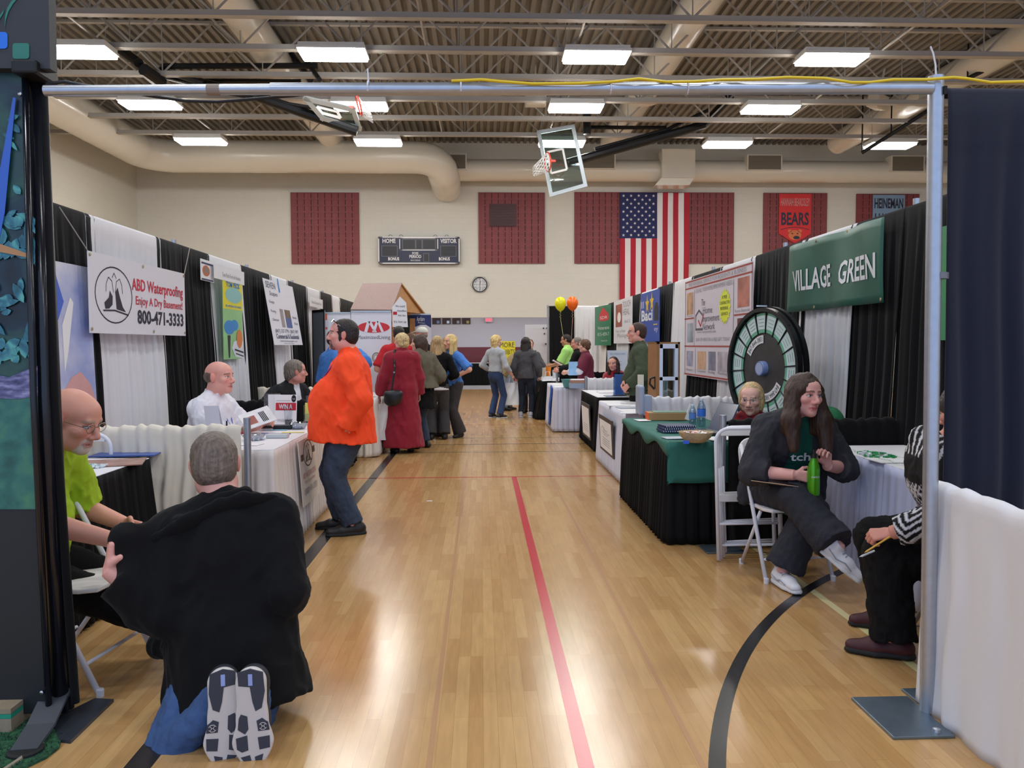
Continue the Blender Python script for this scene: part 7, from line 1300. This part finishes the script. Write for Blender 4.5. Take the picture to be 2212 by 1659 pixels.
t = thing('name_holder', 'upright clear holder with a white paper near the grey tub', 'sign', (-1.88, 7.3, ZT2)); MB().box((0, 0, .14), (.15, .004, .28)).box((0, .03, .004), (.15, .08, .008)).build('holder', ACR, t); m = MB().box((.02, -.006, .17), (.11, .003, .2)); m.build('paper', PAPER, t)
t = thing('glass', 'tall clear plastic cup with dark drink among the leaflets', 'cup', (-1.72, 7.22, ZT2)); MB().lathe([(.03, 0), (.04, .17)], n=18, cap=False).build('cup', ACR, t, smooth=True); MB().lathe([(0, .004), (.029, .004), (.032, .05), (0, .05)], n=18, cap=False).build('drink', mat('drink_dark', (30, 26, 26), .2), t)
t = thing('paper_tray', 'shallow pale grey tray lying near the table edge', 'tray', (*at(600, 945, Z=ZT2).xy, ZT2), RAD(2)); MB().box((0, 0, .014), (.16, .1, .028)).build('tray', mat('tray_grey', (196, 204, 206), .4), t, bevel=.004)
tag(MB().tube([at(565, 936, Z=.757), at(628, 937, Z=.757)], .0045, 8).build('pen', mat('pen_blue', (120, 130, 170), .3)), 'blue grey pen lying behind the shallow tray', 'pen')
sheet_on('leaflet', 'red and white leaflets stacked behind the tray', 556, 928, .26, .09, .05, PAP, th=.008); sheet_on('leaflet', 'dark red folded leaflet at the end of the ivory table', 517, 936, .13, .12, .3, PRD, th=.012); sheet_on('leaflet', 'blue leaflet in front of the red band sign', 595, 929, .2, .05, -.05, PBL, th=.003); sheet_on('leaflet', 'yellow paper at the front edge of the ivory table', 633, 934, .18, .06, .06, PYL, th=.002); sheet_on('leaflet', 'white card with pink edge near the short steel post', 535, 960, .2, .12, -.2, PAP, th=.002)
p = at(548, 950, Z=ZT2); bowl('glass_bowl', 'clear glass dish at the near end of the ivory table', p, .09, .04, GLB, r0=.7); sweets('wrapped_sweets', 'clear wrapped mints in the near glass dish', p, 40, .07, .06, [(220, 224, 230), (200, 210, 220)], ZT2 + .004, 5)
s = Sheet(at(440, 877, Y=6.42), (1, .15, 0), (-.12, .1, 1), .11, .30); t = thing('card_stand', 'blank grey white folded card standing by the man in white', 'card', s.p(.5, 1)); s.slab('sheet', mat('card_grey', (196, 196, 206), .5), t, .006); s2_ = Sheet(s.p(0, 0, -.006), (1, .15, 0), (-.12, -.25, 1), .11, .28); s2_.slab('back_leaf', mat('card_grey'), t, .004)
# magazine in the hands
a, b, c = at(513, 898, Y=6.62), at(577, 876, Y=6.74), at(598, 906, Y=6.64); d = a + (c - b); u = (b - a); w = (b - c)
s = Sheet(b, c - b, (b - a), (c - b).length, (b - a).length); s = Sheet(a + (w.normalized() * 0), u, w, u.length, w.length); t = thing('magazine', 'magazine held open by the man in the white shirt', 'magazine', s.p(.5, .5)); s.slab('cover', MAG, t, .008); s.part('lettering', INK, t, lambda m: [s.line(m, [(.62 + .05 * k, .25), (.62 + .05 * k, .85)], .008) for k in range(4)]); s.part('photo_print', mat('photo_skin'), t, lambda m: s.rect(m, .15, .3, .45, .8))
t = tag(MB().box((0, 0, 0), (.32, .1, .03)).build('folder', mat('folder_black', (30, 30, 36), .4)), 'black folder propped under the magazine on the table', 'folder'); t.location = at(590, 922, Z=.77)
# suit man's table
p = at(683, 870, Z=.752); bottle('clear water bottle with a blue label behind the leaflet holder', (p.x, 8.9, ZT2), .22, .034); t = thing('name_plate', 'red and white printed strip on the black skirted table', 'sign', (p.x + .02, 8.75, ZT2)); MB().box((0, 0, .012), (.22, .04, .024)).build('strip', PRD, t); MB().box((-.2, .0, .01), (.14, .04, .02)).build('strip', mat('strip_cream', (230, 220, 180), .5), t)
# red coat's things: bag, white carrier bag, papers
a = Vector(RC.M @ (RC.NB + RC.R * -.09) + V(RC.x, RC.y, 0)); bgp = at(849, 858, Y=RC.y - .30); t = thing('shoulder_bag', 'black leather shoulder bag hanging against the red coat', 'bag', bgp); LEA = mat('black_leather', (26, 28, 30), .35, bump=.2, bscale=120)
bb_ = field_mesh([E(bgp + Vector((0, 0, -.02)), V(.125, .06, .10), np.array(Matrix.Rotation(.35, 3, 'Y')), .03), C(bgp + Vector((-.07, 0, .04)), bgp + Vector((.09, 0, .05)), .05, .04, .04)], .009); o = link('bag_body', np_mesh('bag_body', *bb_, LEA), t)
MB().tube([bgp + Vector((-.02, 0, .08)), bgp + Vector((.03, -.0, .4)), a + Vector((.0, -.13, -.12)), a + Vector((0, -.06, .06)), a + Vector((.03, .05, .02))], .014, 6).build('strap', LEA, t, world=True); MB().lathe([(.012, -.004), (.012, .004)], bgp + Vector((.02, -.02, .33)), 10, Matrix.Rotation(PI / 2, 3, 'X')).build('buckle', CHR, t, world=True)
p = at(829, 912, Y=RC.y - .15); WB = mat('carrier_white', (226, 226, 228), .5)
def carrier(label, p, w, h, d=.1, rot=0):
    t = thing('carrier_bag', label, 'bag', p, rot); m = MB()
    def f(i, j):
        a = i * 2 * PI; k = .55 + .45 * j ** .6; cr_ = .015 * math.sin(a * 5 + j * 7); return ((w / 2 * k + cr_) * math.cos(a) * (abs(math.cos(a)) ** -.35 if abs(math.cos(a)) > .2 else 1), (d / 2 * k * (.4 + .6 * j) + cr_) * math.sin(a), h / 2 - j * h + (.01 * math.sin(a * 3) if j < .1 else 0))
    m.grid(f, 32, 12); m.build('bag', WB, t, smooth=True); MB().tube([(-w * .15, 0, h / 2 - .01), (-w * .08, 0, h / 2 + .1), (w * .08, 0, h / 2 + .1), (w * .15, 0, h / 2 - .01)], .008, 6).build('handle', WB, t); return t
carrier('flat white carrier bag held beside the red coat', p, .22, .48, .06, .4)
for i in (0, 1):
    hp = DG.M @ (DG.wr[i] + V(0, 0, -.12)) + V(DG.x, DG.y, 0); carrier(('white carrier bag in the left hand of the dark haired visitor', 'white plastic bag bulging beside the dark haired visitor')[i], Vector((hp[0] - (.10 if i == 0 else -.16), hp[1] - .1, .47 if i == 0 else .60)), (.34, .40)[i], (.44, .44)[i], .2, .2)
p = CUPW.M @ (CUPW.wr[0] + V(.02, .07, .06)) + V(CUPW.x, CUPW.y, 0); tag(MB().lathe([(.03, 0), (.04, .1), (.037, .1), (.028, .01)], Vector(p), 16).build('paper_cup', PAP, smooth=True, autosmooth=40), 'white paper cup lifted in front of the partition', 'cup')
# ivory table by the red coat: papers
for px, py, rz, w, nm in ((806, 856, .1, .2, 'white papers on the ivory table next to the red coat'),): sheet_on('leaflet', nm, px, py, w, .28, rz, PAP, th=.004)
t = thing('box', 'dark display box on the table behind the red coat', 'box', (-1.7, 11.4, ZT2)); MB().box((0, 0, .06), (.3, .2, .12)).build('body', mat('box_dark', (70, 50, 46), .5), t); MB().box((.02, -.02, .16), (.2, .16, .08)).build('upper', PAP, t)
# bald man's table: brochures and sweets
BLUEM = mat('brochure_blue', (50, 84, 160), .35, noise=.4, nscale=8); REDM = mat('brochure_orange', (160, 120, 104), .35, noise=.45, nscale=9)
sheet_on('brochure', 'glossy orange brown brochures fanned on the black skirted table', 230, 1001, .42, .30, .3, REDM, th=.006); sheet_on('brochure', 'blue glossy brochures at the back of the black skirted table', 275, 982, .40, .22, .1, BLUEM, th=.008); p = at(196, 1009, Z=ZT2); sweets('wrapped_sweets', 'green and clear wrapped sweets beside the brochures', p, 50, .09, .05, [(206, 220, 226), (90, 150, 130), (226, 230, 236)], ZT2, 3)
# green clothed table
ZG = .762
def ong(px, py): return at(px, py, Z=ZG)
NB_ = mat('notebook_navy', (40, 52, 92), .5); 
for k in range(3):
    p = ong(1458, 932); t = thing('spiral_notebook', f'navy spiral notebook with white dots, {("bottom", "middle", "top")[k]} of the stack', 'notebook', (p.x + .01 * k, p.y + .012 * k, ZG + .018 * k), RAD(2 + 2 * k), 'stacked spiral notebooks'); MB().box((0, 0, .008), (.25, .20, .014)).build('pages', NB_, t); MB().box((.0, 0, .0155), (.255, .205, .003)).build('cover', NB_, t); m = MB()
    for j in range(14): m.tube([(-.118 + j * .018, -.1, .004), (-.118 + j * .018, -.108, .01), (-.118 + j * .018, -.1, .017)], .0022, 4)
    m.build('ring_pattern', mat('ring_white', (220, 222, 230), .4), t); m = MB()
t = thing('storage_box', 'orange ended flat box behind the notebooks', 'box', (*ong(1440, 906).xy, ZG), RAD(-4)); MB().box((0, 0, .035), (.36, .2, .07)).build('box', mat('box_tan', (170, 130, 84), .5), t, bevel=.003); MB().box((-.1825, 0, .035), (.006, .2, .066)).build('end_panel', mat('box_orange', (230, 96, 30), .5), t); MB().box((.02, 0, .073), (.3, .17, .006)).build('card', mat('card_green', (110, 150, 130), .5), t)
t = thing('card_sign', 'slanted white tent card behind the notebooks', 'card', (*ong(1490, 908).xy, ZG)); MB().box((0, 0, .075), (.05, .012, .15), Matrix.Rotation(.35, 3, 'Y')).build('card', PAP, t)
bottle('shorter clear water bottle next to the notebooks', (*ong(1496, 922).xy, ZG), .19, .031, (90, 130, 200)); bottle('taller clear water bottle with bright blue label', (*ong(1515, 920).xy, ZG), .235, .036, (60, 120, 220))
LPM = mat('laptop_dark', (44, 48, 54), .3); t = thing('laptop', 'open dark laptop seen from its side beside the water bottles', 'laptop', (*ong(1520, 936).xy, ZG), RAD(-82)); MB().box((0, 0, .01), (.34, .24, .02)).build('base', LPM, t, bevel=.004); MB().box((0, .165, .125), (.34, .012, .24), Matrix.Rotation(-.45, 3, 'X')).build('screen', mat('laptop_screen', (70, 84, 110), .15), t, bevel=.004)
WIC = mat('wicker', (186, 168, 132), .7, noise=.25, nscale=60, bump=.5, bscale=90); p = ong(1503, 955); wb = bowl('wicker_bowl', 'woven pale wicker bowl of sweets on the green cloth', p, .125, .075, WIC, r0=.5); sweets('wrapped_sweets', 'red and white sweets in the wicker bowl', p + Vector((0, 0, .0)), 60, .085, .085, [(220, 210, 200), (190, 90, 60), (90, 70, 80), (230, 220, 214)], ZG + .058, 6)
sheet_on('leaflet', 'pale printed card under the wicker bowl', 1462, 946, .2, .14, .1, PGR, z=ZG, th=.004); tag(MB().box(at(1482, 955, Z=ZG + .012), (.035, .03, .022)).build('wrapped_sweet', mat('sweet_blue', (60, 100, 220), .3)), 'single blue wrapped sweet lying in front of the wicker bowl', 'candy'); sheet_on('leaflet', 'white papers at the near end of the green cloth', 1556, 948, .24, .2, .3, PAP, z=ZG, th=.006); sheet_on('leaflet', 'white paper at the far end of the green cloth', 1388, 908, .12, .16, .1, PAP, z=ZG, th=.003)
# home services table: trays, leaflets, grey literature rack
for px, py, w, d, m, rz, nm in ((1336, 876, .26, .16, PAP, .05, 'white leaflets at the far corner of the white skirted table'), (1358, 881, .26, .2, PGR, .1, 'grey printed leaflets in the middle of the white skirted table'), (1370, 893, .28, .12, PAP, -.02, 'white paper tray at the near edge of the white skirted table'), (1362, 872, .2, .14, MAG, .2, 'small stack of magazines behind the grey leaflets')): sheet_on('leaflet', nm, px, py, w, d, rz, m, th=.007)
GRA = mat('rack_grey', (160, 172, 196), .4); p = at(1378, 896, Z=ZT2)
t = thing('literature_rack', 'grey plastic literature rack standing on the white skirted table', 'rack', (p.x + .02, p.y, ZT2)); MB().box((0, 0, .15), (.05, .24, .3)).build('side', GRA, t, bevel=.02); MB().box((.06, 0, .1), (.08, .22, .2)).build('pocket', GRA, t, bevel=.005); MB().box((.03, .12, .2), (.06, .02, .4)).build('back_card', mat('card_cream', (216, 210, 190), .5), t)
# sample window on that table
p0 = at(1419, 866, Y=8.62); t = thing('sample_window', 'sample double hung window in a brown wooden box with dark handle', 'window sample', (p0.x + .125, 8.85, .752)); x0 = p0.x; zt1 = at(1419, 739, Y=8.62).z; x1 = at(1470, 739, Y=8.62).x; WF = mat('window_white', (206, 216, 236), .35); BRN = mat('door_brown', (150, 104, 60), .5, noise=.12, nscale=8); zb = .752; HW = zt1 - zb
MB().box((x0 + .015, 8.87, zb + HW / 2), (.03, .46, HW)).build('side_panel', BRN, t, world=True); MB().box((x1 - .01, 8.87, zb + HW / 2), (.02, .46, HW)).build('side_panel', BRN, t, world=True); MB().box(((x0 + x1) / 2, 8.87, zt1 - .01), (x1 - x0, .46, .02)).build('top_panel', BRN, t, world=True)
m = MB(); xa, xb = x0 + .03, x1 - .02
for z_, h_ in ((zb + .03, .06), (zt1 - .045, .05), (zb + HW * .46, .04)): m.box(((xa + xb) / 2, 8.66, z_), (xb - xa, .06, h_))
for x_ in (xa + .018, xb - .018): m.box((x_, 8.66, zb + HW / 2), (.036, .06, HW - .04))
m.build('sash_frame', WF, t, world=True, bevel=.003); MB().box(((xa + xb) / 2, 8.68, zb + HW / 2), (xb - xa - .05, .004, HW - .1)).build('glass', clear_mat('pane_clear', (190, 205, 205), .16), t, world=True)
MB().box((x0 - .0, 8.72, zb + HW * .4), (.012, .03, .13)).tube([(x0 - .005, 8.72, zb + HW * .48), (x0 - .05, 8.72, zb + HW * .46), (x0 - .06, 8.72, zb + HW * .38), (x0 - .01, 8.72, zb + HW * .30)], .012, 8).build('handle', mat('handle_dark', (40, 34, 32), .4, .4), t, world=True)
# black table beyond
for px, py, w, d, m, nm in ((1310, 848, .26, .3, PAP, 'white leaflets at the far end of the black skirted table'), (1330, 856, .3, .22, PGR, 'tray of grey leaflets on the black skirted table'), (1340, 856, .22, .2, REDM, 'brown printed leaflets beside the grey tray')): sheet_on('leaflet', nm, px, py, w, d, 0, m, th=.012)
p = at(1330, 855, Z=ZT2); t = thing('leaflet_holder', 'tall clear leaflet holder with pale blue papers on the black table', 'leaflet holder', (p.x + .06, p.y + .05, ZT2)); MB().box((0, 0, .16), (.16, .06, .32)).build('holder', clear_mat('acrylic_blue', (170, 196, 236), .2), t); MB().box((.0, 0, .15), (.12, .03, .29)).build('papers', mat('paper_pale_blue', (190, 206, 226), .5), t)
# white table with the ribbon
p = at(1226, 836, Z=ZT2); bowl('teal_bowl', 'square looking teal bowl of paper slips by the blue ribbon', p + Vector((.06, 0, 0)), .17, .13, mat('teal_plastic', (80, 150, 160), .4), r0=.75); sweets('paper_slips', 'folded paper slips in the teal bowl', p + Vector((.06, 0, 0)), 40, .12, .12, [(226, 224, 200), (236, 236, 236)], ZT2 + .09, 8, .018)
t = thing('basket', 'flat basket of brown booklets right of the teal bowl', 'basket', (*at(1253, 838, Z=ZT2).xy, ZT2)); MB().box((0, 0, .04), (.34, .24, .08)).build('basket', mat('basket_blue', (150, 170, 200), .5), t); MB().box((0, 0, .1), (.32, .22, .06)).build('booklets', mat('booklet_brown', (170, 130, 112), .5), t); MB().box((0, .0, .135), (.3, .2, .02)).build('papers', PAP, t)
sheet_on('leaflet', 'white leaflets behind the blue ribbon', 1205, 832, .2, .3, .1, PAP, th=.01); sheet_on('leaflet', 'pile of flyers at the corner near the shopping bag', 1190, 822, .3, .3, .3, PAP, z=.7525, th=.006)
tb = at(1245, 825, Z=ZT2); t = thing('picture_stand', 'pale blue picture stand behind the teal bowl', 'sign', (tb.x + .05, 14.9, ZT2)); MB().box((0, 0, .07), (.28, .02, .14), Matrix.Rotation(-.4, 3, 'X')).build('board', mat('board_blue', (150, 180, 220), .4), t)
# the farthest black table with cups and plants
p = at(1195, 815, Z=ZT2)
for dx, dy, h, r, c_, nm in ((-.20, 16.3, .26, .055, (240, 140, 40), 'orange topped tumbler among the goods on the far black table'), (-.32, 16.4, .24, .07, (226, 222, 206), 'cream jug with a dark emblem on the far black table'), (-.10, 16.1, .2, .04, (200, 206, 212), 'clear tumbler next to the orange one'), (.2, 16.3, .16, .13, (60, 50, 44), 'dark brown basket on the far black table')): tag(MB().lathe([(r * .75, 0), (r, h), (r * .92, h), (r * .7, .01)], (p.x + dx, dy, ZT2), 18).build('tumbler' if r < .12 else 'basket', mat(f'tumbler_{c_[0]}_{c_[2]}', c_, .35), smooth=True, autosmooth=40), nm, 'cup' if r < .12 else 'basket')
bottle('small bottle with a pale blue label on the far black table', (p.x + .03, 16.1, ZT2), .2, .035, (120, 170, 220)); tag(MB().box((p.x + .1, 16.0, ZT2 + .02), (.5, .3, .04)).build('leaflet', PAP), 'heap of white papers at the front of the far black table', 'paper'); sheet_on('leaflet', 'green and white packets beside the cream jug', 1178, 816, .2, .2, .2, mat('packet_green', (130, 190, 150), .5), th=.03)
# booklet in the pale green man's hands, paper in the maroon woman's hands
t = tag(MB().box((0, 0, 0), (.28, .2, .03), Matrix.Rotation(.5, 3, 'Y')).build('booklet', mat('booklet_pale', (210, 190, 190), .5)), 'booklets held out by the man in pale green', 'booklet'); t.location = at(1207, 785, Y=17.1)
t = tag(MB().box((0, 0, 0), (.16, .01, .24)).build('flyer', mat('flyer_blue', (150, 196, 236), .5, noise=.15, nscale=9)), 'pale blue flyer held by the person in the maroon tunic', 'flyer'); t.location = at(1238, 796, Y=14.15)
tag(MB().box((2.45, 13.1, .85), (.5, .3, .22)).build('storage_box', mat('box_royal', (30, 70, 190), .5)), 'royal blue box beside the smiling woman', 'box'); bpy.data.objects[-1] if False else None
# balloons
def balloon(px, py, Y, col, label, sx, sy):
    c = at(px, py, Y=Y); r_ = .128; t = thing('balloon', label, 'balloon', c); B = mat(f'balloon_{col[0]}_{col[1]}_{col[2]}', col, .18, spec=.6)
    B.node_tree.nodes['Principled BSDF'].inputs['Subsurface Weight'].default_value = .3
    pr_ = [(r_ * math.sin(a) * (1 if a < PI / 2 else 1 - .12 * (a - PI / 2) ** 2), r_ * 1.12 * math.cos(a) if a < PI / 2 else r_ * 1.42 * math.cos(a)) for a in [k * PI / 16 for k in range(1, 16)]]
    m = MB(); m.lathe([(.001, r_ * 1.12)] + pr_ + [(.012, -r_ * 1.42), (.02, -r_ * 1.52), (.0, -r_ * 1.5)], c, 24); m.build('skin', B, t, smooth=True, world=True)
    tie = Vector((1.86, 17.3, .755)); RI = mat(f'ribbon_{col[0]}', tuple(min(255, int(v * .45 + 130)) for v in col), .5); k0 = c - Vector((0, 0, r_ * 1.5))
    m = MB(); m.tube([k0 + Vector((.014 * math.sin(k * 1.2), .014 * math.cos(k * 1.2), -.012 * k)) for k in range(14)] + [k0 * .5 + tie * .5 + Vector((.02, 0, -.05)), tie], .0028, 5); m.build('ribbon', RI, t, world=True)
balloon(1210.5, 655, 18.0, (230, 226, 20), 'yellow balloon floating over the man in pale green', 0, 0); balloon(1236.5, 654, 18.0, (246, 110, 20), 'orange balloon floating next to the yellow one', 0, 0)
# bluish table by the seated woman
p = at(1880, 985, Z=ZT2); GS = [(40, 140, 80), (226, 230, 236), (60, 170, 100)]; sweets('wrapped_sweets', 'green and white sweets scattered on the bluish white table', at(1893, 984, Z=ZT2), 60, .10, .16, GS, ZT2, 4, .011); sheet_on('leaflet', 'white papers on the bluish white table next to the green sweets', 1925, 995, .24, .2, .05, PAP, th=.004); sheet_on('leaflet', 'glossy white sheets at the near end of the bluish table', 1975, 985, .2, .26, -.3, PAP, th=.006)
GAR = mat('garland_green', (120, 160, 110), .7); m = MB(); rr = random.Random(2)
for k in range(120):
    y_ = 3.9 + 1.5 * k / 120; q = Vector((2.44 + .012 * math.sin(k * .5), y_, ZT2 + .006)); e = Vector((rr.uniform(-.02, .02), rr.uniform(-.012, .012), rr.uniform(0, .012))); kx = Vector((.004, .006, 0)); m.add([q - kx, q + kx, q + e], [(0, 1, 2)])
o = m.build('garland_leaves', GAR); tag(o, 'thin green garland along the edge of the bluish white table', 'garland'); o['kind'] = 'stuff'
# bottle and tablet of the seated woman
b0 = Vector(BW); GB = mat('green_bottle', (84, 170, 30), .18, .35); t = thing('drink_bottle', 'shiny lime green drink bottle with black cap in the seated woman\'s hands', 'bottle', b0 - Vector((0, 0, .0)))
MB().lathe([(0, -.03), (.033, -.03), (.036, -.02), (.036, .12), (.030, .15), (.020, .175), (.0175, .185), (.0175, .195)], b0, 24).build('body', GB, t, smooth=True, autosmooth=50, world=True); MB().lathe([(.019, .19), (.019, .215), (.012, .22), (.012, .24), (0, .242)], b0, 18).build('cap', mat('cap_black', (22, 22, 24), .4), t, smooth=True, autosmooth=40, world=True)
s_ = MB(); text_into(s_, 'switch', (0, 0, 0), (1, 0, 0), (0, 0, 1), .016, .05, warp=lambda x_, y_: b0 + Vector((.0368 * math.sin(x_ / .036), -.0368 * math.cos(x_ / .036), .075 + y_))); s_.build('lettering', mat('letter_white'), t, world=True)
a, b = at(1636, 1031, Y=4.78), at(1738, 1044, Y=4.66); u = (b - a).normalized(); t = thing('tablet', 'black tablet with shiny edges lying on the seated woman\'s lap', 'tablet', (a + b) / 2); R_ = basis(u, (0, 1, .25)); MB().box((a + b) / 2 + Vector((0, .07, .0)), ((b - a).length, .18, .014), R_).build('body', mat('tablet_black', (20, 22, 26), .2), t, world=True, bevel=.004); MB().box((a + b) / 2 + Vector((0, .07, .004)), ((b - a).length * 1.004, .182, .004), R_).build('edge', CHR, t, world=True)
# pencils of the zigzag person
hp = at(1893, 1176, Y=3.55); tag(MB().tube([at(1940, 1148, Y=3.56), at(1872, 1191, Y=3.5)], .0045, 6).tube([at(1872, 1191, Y=3.5), at(1867, 1194, Y=3.495)], .0045, 6, rs=[.004, .0005]).build('pencil', mat('pencil_yellow', (222, 170, 70), .5)), 'yellow pencil in the hand at the entrance pole', 'pencil'); tag(MB().tube([at(1888, 1190, Y=3.54), at(1862, 1201, Y=3.49)], .005, 6).tube([at(1862, 1201, Y=3.49), at(1856, 1203, Y=3.485)], .005, 6, rs=[.004, .0005]).build('pen', mat('pen_white', (220, 224, 226), .3)), 'white pen held beside the yellow pencil', 'pen')
# scraps on the floor
for px, py, nm in ((928, 1083, 'small white paper scrap on the floor near the aisle middle'),): p = fl(px, py); o = tag(MB().box((p.x, p.y, .0035), (.05, .025, .003)).build('paper_scrap', PAP), nm, 'paper')

# ------------------------------------------------------------------ prize wheel
wc = at(1646, 796, Y=6.9); wr_ = .50; n_ = Vector((-.968, -.25, 0)).normalized(); u_ = Vector((0, 0, 1)).cross(n_).normalized(); WR = Matrix((u_, Vector((0, 0, 1)), n_)).transposed()
t = thing('prize_wheel', 'large upright prize wheel with green white segments and black rim', 'prize wheel', (wc.x, wc.y, 0)); WB_ = mat('wheel_black', (24, 25, 28), .35)
wp = lambda a, r_, d=0: wc + WR @ Vector((r_ * math.sin(a), r_ * math.cos(a), d))
def annulus(m, r0, r1, d0, d1, n=64):
    vs = []; fs = []
    for k in range(n): a = 2 * PI * k / n; vs += [wp(a, r0, d0), wp(a, r1, d0), wp(a, r1, d1), wp(a, r0, d1)]
    for k in range(n):
        k2 = (k + 1) % n
        for q in range(4): fs.append((4 * k + q, 4 * k2 + q, 4 * k2 + (q + 1) % 4, 4 * k + (q + 1) % 4))
    return m.add(vs, fs)
m = MB(); annulus(m, wr_ * .985, wr_ * 1.05, -.03, .02); annulus(m, wr_ * 1.0, wr_ * 1.07, -.085, -.05); m.build('rim', WB_, t, world=True)
MB().add([wp(2 * PI * k / 64, wr_, -.02) for k in range(64)] + [wp(2 * PI * k / 64, wr_, -.035) for k in range(64)], [tuple(range(63, -1, -1)), tuple(range(64, 128))] + [(k, (k + 1) % 64, 64 + (k + 1) % 64, 64 + k) for k in range(64)]).build('disc', mat('wheel_slate', (64, 62, 62), .4, noise=.3, nscale=7), t, world=True)
SGM = mat('wheel_segment', (206, 228, 226), .4); SGE = mat('wheel_segment_edge', (110, 180, 150), .4)
for k in range(18):
    a0, a1 = 2 * PI * (k + .05) / 18 + .1, 2 * PI * (k + .95) / 18 + .1
    def ring_(m, r0, r1, d): m.add([wp(a0 + (a1 - a0) * j / 5, r0, d) for j in range(6)] + [wp(a1 + (a0 - a1) * j / 5, r1, d) for j in range(6)], [tuple(range(12))]); return m
    sg_ = ring_(MB(), wr_ * .62, wr_ * .96, -.012).build('segment', SGE, t, world=True); ring_(MB(), wr_ * .68, wr_ * .92, -.010).build('prize_card', SGM, sg_, world=True)
    am = (a0 + a1) / 2; m = MB()
    for j in range(3): m.tube([wp(am - .09, wr_ * (.86 - .06 * j), -.009), wp(am + .09, wr_ * (.86 - .06 * j), -.009)], .0022, 4)
    m.build('lettering', GREYP, sg_, world=True); MB().tube([wp(a1 + .017, wr_ * .6, -.008), wp(a1 + .017, wr_ * 1.06, -.0)], .006, 6).build('divider_peg', WB_, t, world=True)
for c_ in (-.55, 2.62):
    m = MB(); m.add([wp(c_ + .53 * (j / 8 - .5) * 2, wr_ * .44, -.014) for j in range(9)] + [wp(c_ - .53 * (j / 8 - .5) * 2, wr_ * .58, -.014) for j in range(9)], [tuple(range(17, -1, -1))]); pl_ = m.build('phone_label', PAPER, t, world=True); m = MB()
    text_into(m, '847-844-3801', (0, 0, 0), (1, 0, 0), (0, 1, 0), .046, .235, warp=lambda x_, y_, c_=c_: wp(c_ + x_ / (wr_ * .5), wr_ * .47 + y_, -.0125)); m.build('lettering', INK, pl_, world=True)
m = MB(); m.lathe([(0, .03), (.06, .03), (.065, .02), (.065, -.02)], wc, 24, WR, cap=False); hb = m.build('hub', mat('hub_blue', (120, 140, 190), .3), t, world=True, smooth=True, autosmooth=40); MB().lathe([(.05, .031), (0, .032)], wc, 24, WR, cap=False).build('emblem', mat('hub_emblem', (170, 180, 214), .3), hb, world=True)
MB().box(wp(0, wr_ * 1.08, .01), (.025, .012, .09), WR).build('flapper', mat('flapper_white', (206, 214, 232), .3), t, world=True)
m = MB().tube([wc - n_ * .15, (wc.x + .14, wc.y + .06, .02)], .03, 10); m.tube([wc - n_ * .13, wc - n_ * .02], .03, 10); m.box((wc.x + .14, wc.y + .06, .02), (.45, .5, .03)); m.build('stand', WB_, t, world=True)
